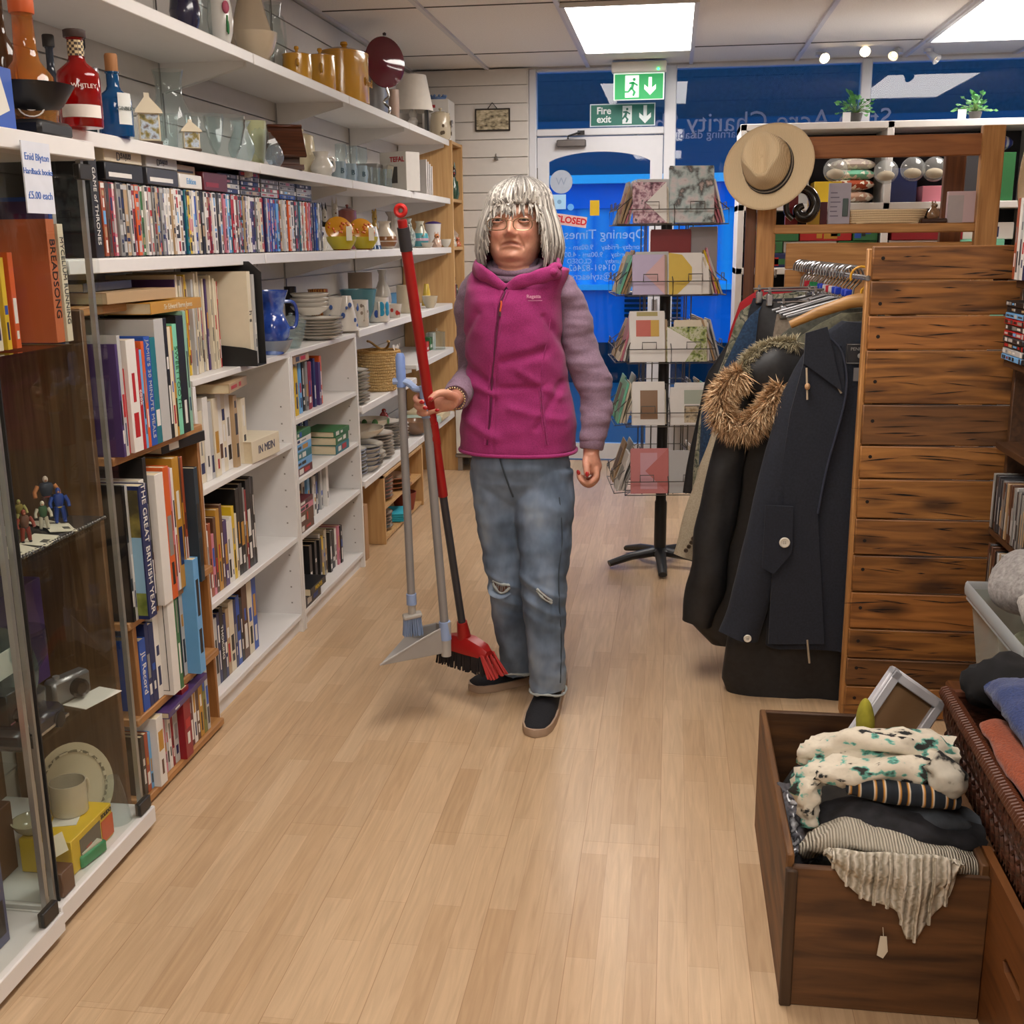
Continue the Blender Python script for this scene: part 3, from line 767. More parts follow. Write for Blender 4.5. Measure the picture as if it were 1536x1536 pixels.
seq([('blue', .036, .2, .16, dict(title='JL Record', tcol='white', tsize=.03, bands=0, lab='blue hardback with large white words, wooden bookcase third row')), ('navy', .02, .235, .18), ('navy', .03, .225, .17), ('white', .03, .235, .18),
     ('white', .042, .305, .26, dict(dx=.03, front=front_text, bands=0, lab='broad white book with bordered text cover, wooden bookcase third row')),
     ('green', .022, .32, .26, dict(dx=.03, lab='tall dark green hardback behind the bordered white book')), ('cream', .02, .31, .22), ('black', .05, .30, .2), ('silver', .022, .33, .22), ('sky', .036, .345, .24, dict(dx=.04, lab='tall sky blue hardback, far end of the wooden bookcase third row')), ('red', .016, .25, .2), ('brown', .02, .26, .2), ('tan', .03, .25, .2)],
    2.645, .262, -1.375, 'in the wooden bookcase third row', 'books in the wooden bookcase, third row')
seq([('black', .02, .17, .15), ('rust', .02, .17, .15), ('sky', .014, .165, .15), ('white', .04, .2, .17, dict(dx=.02)), ('sky', .018, .195, .16), ('green', .016, .21, .16), ('pink', .012, .17, .15), ('silver', .014, .2, .16), ('white', .018, .19, .15),
     ('crimson', .014, .2, .16), ('silver', .03, .185, .16), ('crimson', .046, .215, .17, dict(dx=.02, lab='thick crimson hardback with a pale title panel, wooden bookcase bottom row')), ('white', .02, .2, .16), ('maroon', .036, .21, .16), ('white', .022, .22, .17), ('brown', .02, .21, .16), ('mustard', .026, .2, .16), ('olive', .024, .215, .17), ('silver', .02, .2, .16)],
    2.615, .03, -1.38, 'in the wooden bookcase bottom row', 'books in the wooden bookcase, bottom row')
# books lying flat
def flat(label, x, y, z, t, h, d, c, rz, **kw):
    o = book(label, (x, y, z + t / 2), t, h, d, c, **kw)
    o.rotation_euler = Euler((PI / 2, 0, rz), 'XYZ'); o.location = (x, y, z + t / 2)
    o.matrix_world = Matrix.Translation((x, y, z + t / 2)) @ Matrix.Rotation(rz, 4, 'Z') @ Matrix.Rotation(-PI / 2, 4, 'X') @ Matrix.Translation((d / 2, 0, -h / 2))
    for ch in o.children:
        if ch.name.startswith('lettering'): ch.rotation_euler = (Matrix.Rotation(PI, 3, 'X') @ ch.rotation_euler.to_matrix()).to_euler()
    return o
flat('black hardback lying flat on the second row, thick spine out', -1.46, 3.03, .915, .03, .24, .17, 'black', rad(-6), bands=1)
flat('cream topped book lying on the flat black hardback', -1.47, 3.02, .947, .015, .22, .16, 'cream', rad(4), bands=1)
flat('purple picture book lying flat above the bottom row', -1.45, 2.86, .212, .018, .3, .2, 'purple', rad(3), bands=1)
flat('white book lying flat on the third row by the cabinet', -1.47, 2.66, .51, .018, .14, .1, 'white', rad(0), bands=0)
flat('brown topped book lying on the tall mustard one, wooden bookcase roof', -1.5, 2.86, 1.337, .028, .36, .24, 'tan', rad(-3), bands=0)
flat('mustard art book with a pale title lying over the top row', -1.48, 3.0, 1.302, .03, .34, .25, 'mustard', rad(1), bands=0, title='Sir Edward Burne Jones', tcol='cream', tsize=.02)
flat('dark book lying on the roof of the wooden bookcase, topmost', -1.55, 2.8, 1.367, .022, .3, .2, 'charcoal', rad(4), bands=0)

# white bookcase, near one
A4 = 'in the near white bookcase'
book_row(3.19, 3.53, 1.09, (.27, .31), -1.44, ['purple', 'cream', 'grey', 'cream', 'silver', 'cream', 'red', 'cream', 'tan', 'yellow', 'cream', 'silver', 'mustard', 'cream', 'silver', 'cream', 'tan', 'cream', 'grey', 'cream', 'silver', 'cream', 'cream'], 'on the near white bookcase top', 'thin record sleeves and magazines on the near bookcase', (.006, .014), .22, 'paper sleeve')
t = thing('magazine_file', 'black magazine file holding a lettered white magazine on the bookcase top', 'magazine file', (-1.47, 3.59, 1.09))
m = MB(); e = .003
for s in (-1, 1): m.slab([(-.11, 0), (.13, 0), (.13, .30 if s > 0 else .05), (.09, .335 if s > 0 else .06), (-.11, .335 if s > 0 else .08)], e, Matrix.Translation((0, s * .04, 0)) @ Matrix.Rotation(PI / 2, 4, 'X'))
m.b2(-.11, .13, -.04, .04, 0, e); m.b2(-.112, -.108, -.04, .04, 0, .335)
m.ob('case', mat('#141415', .5), t)
o = book('white magazine lettered in black, standing in the black file', (-1.365, 3.578, 1.094), .03, .3, .2, 'cream', title='h s', tcol='black', tsize=.034, bands=0)
book('grey magazine standing behind the lettered one in the black file', (-1.36, 3.606, 1.094), .018, .29, .2, 'silver')
book_row(3.2, 3.68, .752, (.22, .265), -1.43, ['silver', 'tan', 'cream', 'white', 'silver', 'cream', 'white', 'cream', 'white', 'tan', 'white', 'cream', 'silver', 'white'], A4 + ', second shelf', 'pale paperbacks in the near white bookcase', (.024, .042), .15)
flat('cream book lying across the tops of the pale paperbacks', -1.47, 3.5, 1.02, .03, .24, .15, 'tan', rad(8))
flat('fat white paperback with a war photograph lying flat in front', -1.475, 3.73, .752, .075, .24, .16, 'cream', rad(-3), title='IN MEIN', tcol='navy', tsize=.04, bands=0)
seq([('blue', .02, .21, .16), ('red', .02, .2, .16), ('white', .018, .22, .16), ('rust', .022, .24, .17), ('pink', .02, .2, .16), ('brown', .022, .25, .17), ('mustard', .03, .27, .17), ('brown', .022, .28, .18), ('purple', .03, .22, .17), ('white', .022, .21, .16), ('white', .022, .22, .16), ('yellow', .022, .25, .18), ('cream', .018, .22, .17), ('black', .03, .30, .2), ('black', .034, .31, .2), ('grey', .014, .29, .19), ('crimson', .014, .28, .19), ('black', .034, .31, .2), ('charcoal', .02, .315, .2), ('black', .016, .31, .2)],
    3.2, .385, -1.43, 'on the third shelf of the near white bookcase', 'books on the third shelf of the near white bookcase')
seq([('red', .022, .24, .18), ('orange', .045, .25, .18), ('silver', .03, .23, .17), ('navy', .022, .24, .17), ('black', .03, .25, .17, dict(title='THOICING', tcol='white', tsize=.024, bands=0)), ('navy', .02, .22, .17), ('tan', .026, .23, .17), ('cream', .04, .245, .17), ('navy', .022, .24, .17), ('blue', .03, .245, .17), ('black', .022, .23, .17), ('brown', .048, .26, .18), ('cream', .045, .26, .18), ('blue', .04, .29, .19, dict(lab='tall blue hardback closing the lowest shelf of the near white bookcase'))],
    3.2, .075, -1.44, 'on the lowest shelf of the near white bookcase', 'books on the lowest shelf of the near white bookcase')
# white bookcase, farther one
B4 = 'of the farther white bookcase'
book_row(4.085, 4.54, .83, (.175, .205), -1.43, ['orange', 'rust', 'yellow', 'yellow', 'silver', 'sky', 'white', 'black', 'grey', 'crimson', 'pink', 'navy', 'purple', 'purple'], 'on the top shelf ' + B4, 'paperbacks on the top shelf of the farther white bookcase', (.02, .034), .12, 'paperback')
flat('small picture book lying across the paperbacks on the farther bookcase top shelf', -1.47, 4.2, 1.036, .03, .19, .12, 'tan', rad(0))
for k, (c, tk) in enumerate((('teal', .04), ('green', .034), ('green', .024))):
    flat('%s paperback lying flat, %s of the three by the upright, second shelf' % (c, ('lowest', 'middle', 'topmost')[k]), -1.48, 4.68, .6 + (0, .041, .076)[k], tk, .2, .15, c, rad((0, 1, -3)[k]), group='flat pile of green paperbacks')
for k, (c, tk) in enumerate((('maroon', .03), ('sky', .03), ('teal', .03), ('sky', .03), ('white', .02), ('green', .028))):
    flat('%s paperback lying flat, %s of six at the near end, second shelf' % (c, ('lowest', 'second from below', 'third from below', 'fourth from below', 'fifth from below', 'topmost')[k]), -1.48, 4.19, .6 + (0, .031, .062, .093, .124, .145)[k], tk, .19, .13, c, 0, group='flat pile of blue paperbacks')
book_row(4.32, 4.56, .6, (.17, .2), -1.5, ['navy', 'green', 'black', 'navy'], 'behind the piles on the second shelf', 'paperbacks behind the flat piles', (.02, .03), .08, 'paperback')
book_row(4.25, 4.66, .378, (.165, .195), -1.45, ['black', 'white', 'sky', 'navy', 'black', 'white', 'charcoal', 'black', 'navy', 'silver', 'black', 'white', 'black'], 'on the third shelf ' + B4, 'dark paperbacks on the third shelf of the farther bookcase', (.02, .032), .12, 'paperback')
for k, (c, tk) in enumerate((('brown', .03), ('brown', .05), ('pink', .022), ('maroon', .02))):
    flat('%s book lying flat, %s of four at the near end, third shelf' % (c, ('lowest', 'second from below', 'third from below', 'topmost')[k]), -1.47, 4.17, .378 + (0, .031, .082, .105)[k], tk, .17, .12, c, 0, group='flat pile of brown books')
book_row(4.3, 4.78, .075, (.17, .205), -1.45, ['black', 'brown', 'black', 'charcoal', 'black', 'white', 'yellow', 'grey', 'cream', 'black', 'silver', 'black', 'white', 'pink'], 'on the lowest shelf ' + B4, 'paperbacks on the lowest shelf of the farther bookcase', (.024, .036), .12, 'paperback')
flat('black paperback with yellow capitals lying in front on the lowest shelf', -1.45, 4.19, .125, .03, .2, .13, 'black', rad(0), title='PRINTER', tcol='yellow', tsize=.024, bands=0)
flat('grey paperback under the yellow lettered one on the lowest shelf', -1.47, 4.18, .075, .048, .2, .13, 'charcoal', rad(0))

# DVD cases, spines out, on the lower wall shelf
t0 = 2.70; k = 0
DV = ['white'] * 9 + ['black'] * 4 + ['silver'] * 3 + ['navy', 'blue', 'red', 'grey', 'silver', 'cream', 'crimson', 'pink', 'grey', 'tan', 'charcoal', 'mustard', 'sky', 'green', 'orange', 'purple', 'yellow', 'teal', 'brown']
CASE = mat('#26262a', .3, var=.02)
dvds = {}
protoC = MB().b2(-.135, -.0015, -.007, .007, 0, .19, 0, .0015).mesh('case', CASE)
def dvd(lab, loc, c, rot=(0, 0, 0), group=None, tk=1.):
    m = MB(); m.b2(-.132, .0, -.0074, .0074, .003, .187, 0, .001)
    z = .012
    for j in range(R.choice([4, 5, 6])):
        ln = R.uniform(.008, .04); wd = R.uniform(.002, .005)
        if z + ln > .182: break
        m.b2(0, .0006, -wd, wd, z, z + ln, 1 + j % 3); z += ln + R.uniform(.003, .014)
    m.b2(0, .0007, -.0066, .0066, .172, .184, 1)
    o = bpy.data.objects.new('dvd_case', protoC); link(o, None, loc, rot); o.scale = (1, tk, 1)
    tag(o, lab, 'DVD', group)
    m.ob('sleeve', [cmat(c), cmat(R.choice(['white', 'black', 'red', 'silver', 'charcoal'])), cmat(R.choice(['navy', 'grey', 'tan', 'white', 'black'])), cmat(R.choice(['silver', 'cream', 'grey', 'charcoal', 'pink', 'sky', 'brown', 'crimson']))], o)
    return o
book('black boxed set with white capitals standing at the near end of the DVDs', (-1.42, t0 + .022, 1.45), .04, .24, .17, 'black', title='GAME of THRONES', tcol='white', tsize=.022, bands=0)
y = t0 + .05
while y < 4.60:
    c = ['brown', 'rust', 'brown'][k] if k < 3 else R.choice(DV if y < 3.75 else DV + ['navy', 'blue', 'grey', 'silver', 'white', 'charcoal'])
    tk = R.choice([1, 1, 1, 1.05, 1.5]) if k > 2 else 1.3
    dvd('%s spined DVD case, %s from the near end of the long DVD row' % (c, nth(k)), (-1.425 - R.uniform(0, .008), y + .0075 * tk, 1.45), c, group='DVDs standing on the lower wall shelf', tk=tk)
    y += .0155 * tk + R.uniform(0, .0012); k += 1
yend = y
def fbox(label, x, y, z, dx, dy, dz, c, title=None, tc='white', ts=.03, flip=False, rz=0., cat='box', name='box', bands=1, group=None, mats=None):
    m = MB(); m.b2(-dx / 2, dx / 2, -dy / 2, dy / 2, 0, dz, 0, .002)
    if bands: m.b2(dx / 2, dx / 2 + .0006, -dy * .42, dy * R.uniform(.1, .4), dz * .2, dz * .45, 1)
    o = m.ob(name, [cmat(c), cmat(tc)], None, (x, y, z), (0, 0, rz)); tag(o, label, cat, group)
    if title: text(title, ts, cmat(tc), o, 'lettering', (dx / 2 + .001, 0, dz * .5), (PI / 2 if not flip else -PI / 2, 0, PI / 2 if not flip else -PI / 2 + PI))
    return o
ZD = 1.642
fbox('black boxed set lying on the DVDs nearest the cabinet', -1.5, 2.9, ZD, .15, .21, .045, 'black')
fbox('cream fitness box with an upside down title on the black boxed set', -1.5, 2.9, ZD + .046, .15, .21, .032, 'cream', 'Davina', 'charcoal', .03, True, bands=0)
fbox('black boxed set lying on the DVDs, second from the cabinet', -1.5, 3.13, ZD, .15, .2, .045, 'charcoal')
fbox('second cream fitness box with an upside down title', -1.5, 3.13, ZD + .046, .15, .2, .032, 'silver', 'Davina', 'charcoal', .026, True, bands=0)
fbox('white boxed set lying on the DVDs with blue letters', -1.5, 3.32, ZD, .15, .16, .04, 'white', 'Edition', 'sky', .024, bands=0)
fbox('tan cassette box on the blue lettered boxed set', -1.5, 3.32, ZD + .041, .12, .14, .026, 'tan', None, 'black')
fbox('maroon boxed set lying on the DVDs', -1.5, 3.51, ZD, .15, .19, .055, 'maroon', None, 'crimson')
yy = 3.68
for st in range(5):
    for j in range(4 if st != 1 else 5):
        c = R.choice(['navy', 'purple', 'grey', 'blue', 'charcoal', 'silver'])
        o = dvd('%s DVD case lying flat, %s from below in %s pile from the cabinet' % (c, nth(j), nth(st)), (0, 0, 0), c, group='DVD cases lying on the long row')
        o.matrix_world = Matrix.Translation((-1.45, yy, ZD + .0085 + .0155 * j)) @ Matrix.Rotation(-PI / 2, 4, 'X') @ Matrix.Translation((0, 0, -.095))
    yy += .196
# ---------------------------------------------------------------- the person with the brooms
PERSON = thing('person', 'woman with grey bob, glasses, magenta fleece vest and ripped jeans holding brooms', 'person', (-.47, 3.45, 0))
POFF = Vector((.47, -3.45, 0))
def pchild(mb_or_me, name, mats, parent=None, smooth=60.):
    if isinstance(mb_or_me, MB): me = mb_or_me.mesh(name, mats, smooth)
    else:
        me = mb_or_me; me.name = name
        for m in (mats if isinstance(mats, (list, tuple)) else [mats]): me.materials.append(m)
        me.polygons.foreach_set('use_smooth', [True] * len(me.polygons))
    if parent is None: me.transform(Matrix.Translation(POFF))
    else: me.transform(Matrix.Translation(POFF))
    o = bpy.data.objects.new(name, me); link(o, parent or PERSON)
    return o
def ring(cx, cy, z, rx, ry, n=40, p=2.3, tilt=0.):
    out = []
    for i in range(n):
        a = 2 * PI * i / n; c, s = cos(a), sin(a)
        x = rx * abs(c) ** (2 / p) * (1 if c > 0 else -1); y = ry * abs(s) ** (2 / p) * (1 if s > 0 else -1)
        out.append(Vector((cx + x, cy + y, z + tilt * x)))
    return out
def vcol(me, name, cols):
    at = me.color_attributes.new(name, 'FLOAT_COLOR', 'POINT')
    a = np.ones((len(me.vertices), 4)); a[:, :3] = cols; at.data.foreach_set('color', a.astype(np.float32).ravel())
def attr_mat(name, rough=.5, sub=0., sheen=0., nscale=80., nvar=.12, bump=.0):
    m, nt, N, L, b = nodes('skinlike_' + name)
    a = N.new('ShaderNodeAttribute'); a.attribute_name = name
    nz = N.new('ShaderNodeTexNoise'); nz.inputs['Scale'].default_value = nscale
    tc = N.new('ShaderNodeTexCoord'); L.new(tc.outputs['Object'], nz.inputs['Vector'])
    mx = N.new('ShaderNodeMix'); mx.data_type = 'RGBA'; mx.blend_type = 'MULTIPLY'; mx.inputs['Factor'].default_value = nvar * 2
    L.new(a.outputs['Color'], mx.inputs['A']); L.new(nz.outputs['Fac'], mx.inputs['B'])
    L.new(mx.outputs['Result'], b.inputs['Base Color']); b.inputs['Roughness'].default_value = rough
    if sub: b.inputs['Subsurface Weight'].default_value = sub; b.inputs['Subsurface Scale'].default_value = .006
    b.inputs['Sheen Weight'].default_value = sheen
    if bump:
        bp = N.new('ShaderNodeBump'); bp.inputs['Strength'].default_value = bump; bp.inputs['Distance'].default_value = .004
        L.new(nz.outputs['Fac'], bp.inputs['Height']); L.new(bp.outputs['Normal'], b.inputs['Normal'])
    return m

YT = 3.47
# arm joints (world)
LA = [(-0.334,3.49,1.341), (-0.302,3.505,1.27), (-0.274,3.5,1.141), (-0.23,3.49,1.036), (-0.229,3.46,0.94), (-0.237,3.44,0.855), (-0.238,3.43,0.819)]
RA = [(-0.594,3.49,1.35), (-0.619,3.52,1.288), (-0.623,3.56,1.177), (-0.622,3.58,1.077), (-0.632,3.46,1.047), (-0.64,3.335,1.024), (-0.65,3.29,1.016)]
LEGR = [(-0.539,3.48,0.805), (-0.526,3.47,0.655), (-0.512,3.47,0.387), (-0.5,3.5,0.24), (-0.488,3.55,0.068)]
LEGL = [(-0.391,3.47,0.809), (-0.388,3.44,0.665), (-0.38,3.38,0.398), (-0.372,3.38,0.242), (-0.366,3.38,0.083)]

ZE = (-0.477,3.385,1.54)[2]; ZN = (-0.474,3.36,1.504)[2]; ZM = (-0.476,3.375,1.477)[2]; ZCH = (-0.477,3.38,1.437)[2]
HX = (-0.475,3.385,1.523)[0]
HY = 3.475
# ---- body: one continuous skin
b = MB()
# head: rings chin -> crown
hz = [(-.150, .026, .060, .03), (-.140, .046, .082, .045), (-.12, .062, .095, .06), (-.095, .073, .098, .075), (-.06, .084, .100, .088), (-.02, .087, .098, .098), (.02, .087, .097, .103), (.055, .081, .09, .103), (.08, .070, .078, .09), (.1, .052, .058, .07), (.112, .026, .028, .04)]
rings = []
for dz, w, f, bk in hz:
    rr = []
    for i in range(48):
        a = 2 * PI * i / 48; c, s = cos(a), sin(a)
        rr.append(Vector((HX + w * abs(c) ** .88 * (1 if c > 0 else -1), HY + (f if s < 0 else bk) * abs(s) ** .9 * (1 if s > 0 else -1), ZE + dz)))
    rings.append(rr)
b.loft(rings)
b.tube([(HX, 3.49, ZE - .28), (HX, 3.48, ZE - .17), (HX, 3.475, ZE - .05)], [.066, .058, .056], 20)   # neck
b.sphere((HX, 3.437, ZE - .145), (.052, .045, .03), 20)     # soft under-chin
tor = [(.80, -.48, .135, .10), (.95, -.475, .125, .095), (1.10, -.475, .12, .095), (1.22, -.475, .13, .10), (1.30, -.475, .12, .08), (1.38, -.475, .09, .065), (1.42, -.475, .05, .05)]
b.loft([ring(x, YT, z, rx, ry, 32) for z, x, rx, ry in tor])
b.tube(bez(LA[:6], 4) + [Vector(LA[6])], [.032] * 4 + [.038 - .013 * i / 17 for i in range(18)], 14)
b.tube(bez(RA[:6], 4) + [Vector(RA[6])], [.032] * 4 + [.038 - .013 * i / 17 for i in range(18)], 14)
for lg in (LEGR, LEGL):
    b.tube([lg[0]] + lg[1:], [.078, .07, .05, .042, .036], 16)
    b.tube([lg[-1], (lg[-1][0], lg[-1][1], .07)], [.036, .03], 12)
# her right hand, closed on the poles
P = lambda *l: [Vector(q) for q in l]
b.tube(P((-0.637,3.315,1.018), (-0.653,3.295,1.015), (-0.676,3.288,1.014), (-0.7,3.285,1.014)), [.024, .028, .03, .024], 16, flat=.62, up=(0, 0, 1))
FR = [P((-0.68,3.288,1.034), (-0.726,3.278,1.041), (-0.746,3.256,1.033), (-0.737,3.232,1.025), (-0.715,3.222,1.025)),
      P((-0.68,3.288,1.016), (-0.723,3.278,1.019), (-0.745,3.256,1.01), (-0.731,3.232,1.005), (-0.707,3.222,1.007)),
      P((-0.679,3.288,1.002), (-0.715,3.276,0.999), (-0.738,3.258,0.989), (-0.725,3.236,0.987), (-0.707,3.228,0.99)),
      P((-0.672,3.286,0.996), (-0.699,3.274,0.985), (-0.71,3.25,0.985), (-0.695,3.23,0.994), (-0.673,3.222,1))]
for i, q in enumerate(FR): b.tube(bez(q, 5), [.0098 - .0022 * k / 20 for k in range(21)] if i < 3 else [.0086 - .002 * k / 20 for k in range(21)], 10)
TH = P((-0.634,3.3,1.027), (-0.654,3.262,1.045), (-0.677,3.236,1.047), (-0.698,3.22,1.031))
b.tube(bez(TH, 6), [.015 - .0062 * k / 18 for k in range(19)], 12)
# her left hand, loosely curled
b.tube(P((-0.239,3.435,0.844), (-0.235,3.435,0.818), (-0.229,3.44,0.794), (-0.229,3.445,0.779)), [.024, .026, .027, .02], 16, flat=1.25, up=(1, 0, 0))
FL = [P((-0.221,3.415,0.797), (-0.22,3.405,0.77), (-0.244,3.4,0.752), (-0.269,3.402,0.766), (-0.274,3.41,0.787)),
      P((-0.22,3.44,0.79), (-0.219,3.43,0.761), (-0.242,3.425,0.74), (-0.265,3.425,0.752), (-0.27,3.435,0.771)),
      P((-0.222,3.462,0.786), (-0.223,3.455,0.76), (-0.243,3.45,0.741), (-0.263,3.452,0.751), (-0.265,3.455,0.767)),
      P((-0.225,3.482,0.784), (-0.227,3.475,0.764), (-0.243,3.472,0.747), (-0.26,3.472,0.755))]
for i, q in enumerate(FL):
    n = (len(q) - 1) * 5 + 1
    b.tube(bez(q, 5), [.0105 - .0028 * k / (n - 1) for k in range(n)], 10)
TL = P((-0.248,3.425,0.833), (-0.251,3.405,0.816), (-0.248,3.392,0.797), (-0.245,3.385,0.778))
b.tube(bez(TL, 6), [.014 - .0045 * k / 18 for k in range(19)], 12)
me = voxel(b, .0033, 3, .5)
co_ = get_co(me); no_ = get_no(me)
u = co_[:, 0] - HX; v = co_[:, 2]; fr_ = smoothstep(.15, .55, -no_[:, 1]) * (v > ZE - .2) * (co_[:, 1] < HY)
def g(cu, cv, su, sv): return np.exp(-((u - cu) / su) ** 2 - ((v - cv) / sv) ** 2)
d = np.zeros(len(u))
zb = (ZE + ZN) / 2
d += -.006 * g(0, ZE - .118, .05, .008) + .013 * g(0, zb + .008, .0085, .02) + .023 * g(0, ZN + .002, .0105, .011) + .016 * g(0, zb - .008, .0095, .012)
EX = .0395
for s in (-1, 1):
    d += .010 * g(s * .0135, ZN - .003, .0075, .0065)
    d += -.009 * g(s * EX, ZE + .002, .02, .0125) - .006 * g(s * .021, ZE, .01, .012)
    d += .005 * g(s * .04, ZE + .024, .026, .008) + .009 * g(s * .046, ZE - .038, .022, .018)
    d += -.0035 * g(s * EX, ZE - .017, .016, .004)
    for k in range(7):
        t = k / 6; d += -.0026 * g(s * (.02 + .017 * t), ZN - .004 - .034 * t, .0045, .006)
    d += -.0034 * g(s * .036, ZM - .012, .0045, .012) + .005 * g(s * .05, ZM - .018, .016, .016)
mz = ZM - 10. * u ** 2
mw = np.exp(-(u / .029) ** 4)
d += mw * (-.006 * np.exp(-((v - mz) / .0026) ** 2) + .0035 * np.exp(-((v - mz - .0075) / .0045) ** 2) + .0045 * np.exp(-((v - mz + .0085) / .005) ** 2))
d += -.004 * g(0, ZM - .020, .022, .006) + .010 * g(0, ZCH + .002, .024, .014) + .003 * g(0, ZM + .014, .02, .006)
for k, zz in enumerate((.045, .056)): d += -.0012 * np.exp(-((v - ZE - zz) / .0022) ** 2) * np.exp(-(u / .04) ** 4)
co_[:, 1] -= d * fr_
set_co(me, co_)
sk = np.array(lin('#d8a288')[:3]); red = np.array(lin('#bd6253')[:3]); lip = np.array(lin('#a05a50')[:3]); brow = np.array(lin('#8d7464')[:3])
w_red = np.clip(.55 * (g(-.046, ZE - .04, .026, .022) + g(.046, ZE - .04, .026, .022)) + .5 * g(0, ZN, .015, .012) + .3 * g(0, ZCH, .05, .03), 0, .8)
w_lip = mw * np.exp(-(((v - mz + .001) / .0075) ** 4)) * .75
w_br = .6 * sum(np.exp(-((np.abs(u - s * .04)) / .022) ** 4 - ((v - ZE - .021 + 3 * (u - s * .036) ** 2 * 4) / .0032) ** 2) for s in (-1, 1))
w_hand = ((v < 1.05) * .22)
cl_ = sk[None] * np.ones((len(u), 1))
for ww, cc in ((w_red * fr_, red), (w_lip * fr_, lip), (w_br * fr_, brow), (w_hand, red)): cl_ = cl_ * (1 - ww[:, None]) + cc[None] * ww[:, None]
vcol(me, 'tint', cl_)
SKIN = attr_mat('tint', .48, .12, 0, 140., .12, .08)
BODY = pchild(me, 'body', SKIN)

# eyes and lids
def eye(s):
    c = Vector((HX + s * EX, 0, ZE + .001))
    # front of the socket
    k = np.argmin((co_[:, 0] - c.x) ** 2 + (co_[:, 2] - c.z) ** 2 + 4 * (co_[:, 1] - 3.38) ** 2)
    c.y = co_[k, 1] + .0088
    m = MB(); m.sphere(c, .0135, 20)
    e = pchild(m, 'eyeball', mat('#d8d2cb', .15, var=.02), BODY)
    dv = Vector((-.02 * s, -1, .0)).normalized()
    q = dv.to_track_quat('Z', 'Y').to_matrix()
    m = MB(); m.lathe([(.0001, .0139), (.004, .0133), (.0068, .0121), (.0066, .0118)], c, 18, mtx=q, cap=False); pchild(m, 'iris', mat('#3c4a4c', .2, var=.2), BODY)
    m = MB(); m.lathe([(.0001, .0143), (.0026, .0141), (.0028, .0136)], c, 14, mtx=q, cap=False); pchild(m, 'pupil', mat('#0b0b0c', .1), BODY)
    for up in (1, -1):
        pts = []
        for i in range(9):
            t = -1 + i / 4
            pts.append(c + Vector((t * .0175, -.0142 + .0085 * t * t, up * ((.0078 if up > 0 else .0058) * (1 - t * t)) - .001 * s * t * 0 - .0015 * (t * s > 0) * t * t * 2)))
        m = MB(); m.tube(pts, [.0018 + .0016 * (1 - (-1 + i / 4) ** 2) * (1.25 if up > 0 else .8) for i in range(9)], 8); pchild(m, 'eyelid', mat('#b9806a', .5), BODY)
        if up > 0:
            m = MB(); m.tube([p + Vector((0, -.002, -.0022)) for p in pts], .0009, 5); pchild(m, 'eyelashes', mat('#2a211c', .6), BODY)
eye(-1); eye(1)
for s, ex in ((-1, .087), (1, .087)):
    m = MB(); m.sphere((HX + s * ex, HY + .01, ZE - .02), (.011, .02, .031), 14); pchild(m, 'ear', mat('#cf9078', .5, sub=.1), BODY)
# nails
NAIL = mat('#a3161c', .22, var=.05, coat=.6)
for p, dx, dz, sc in (((-0.719,3.214,1.025), 1, .05, 1), ((-0.709,3.213,1.008), 1, -.05, 1), ((-0.674,3.213,1.002), 1, .1, .85), ((-0.693,3.212,1.034), -.8, -.5, 1.1), ((-0.245,3.376,0.785), 0, -1, 1.1), ((-0.274,3.398,0.786), -.3, 1, 1)):
    a = math.atan2(dz, dx)
    m = MB(); m.sphere(p, (.0085 * sc, .0028, .0055 * sc), 12, mtx=Matrix.Rotation(-a, 3, 'Y')); pchild(m, 'fingernail', NAIL, BODY)

# ---- hair: grey bob, swept from a parting, dark at the roots
HC = Vector((HX + .008, HY + .005, 0)); ZT = (-0.474,3.47,1.672)[2]; ZEND = (-0.477,3.45,1.406)[2]; ZFR = (-0.476,3.38,1.559)[2]
def hair_pt(phi, s, k=1., ln=1.):
    """phi 0 = face, + = her left; s 0 crown .. 1 tip"""
    c, sn = cos(phi), sin(phi)
    ax = (.126 if sn > 0 else .118); ay = .112 if c > 0 else .135
    fr = max(0., min(1., (rad(44) - abs(phi)) / rad(12)))
    zend = ZEND + (.012 * sin(phi * 7)) + (.02 if abs(phi) < rad(55) else 0)
    ze = zend + (ZFR - zend) * fr + (1 - ln) * .08
    dome = .42 if fr < .5 else .62
    zr = ZT - .085
    if s < dome:
        t = s / dome; r = (.82 if fr < .5 else .93) * sin(t * PI / 2) ** 1.12; z = zr + (ZT - zr) * cos(t * PI / 2) ** .9
    else:
        t = (s - dome) / (1 - dome); z = zr + (ze - zr) * t
        r = (.82 + .29 * sin(min(1, t * 1.1) * PI * .5) ** .9 if fr < .5 else .93 + .05 * t) - (.09 * max(0, t - .75) / .25 if fr < .5 else .0)
        if fr < .5 and abs(phi) < rad(100): r *= 1 - .02 * t
    px_ = .012 * (1 - min(1, s / .5))
    return Vector((HC.x + px_ + ax * r * sn * k, HC.y - ay * r * c * k, z))
m = MB()
m.grid(lambda i, j: hair_pt(rad(46) + rad(268) * i, j, .965, 1), 60, 22)
m.grid(lambda i, j: hair_pt(rad(-47) + rad(94) * i, j * .66, .955, 1), 30, 14)
nb = len(m.v)
tones = [.16] * nb; roots = [min(1, j / 8) for i in range(60) for j in range(22)] + [min(1, j / 8) for i in range(30) for j in range(14)]
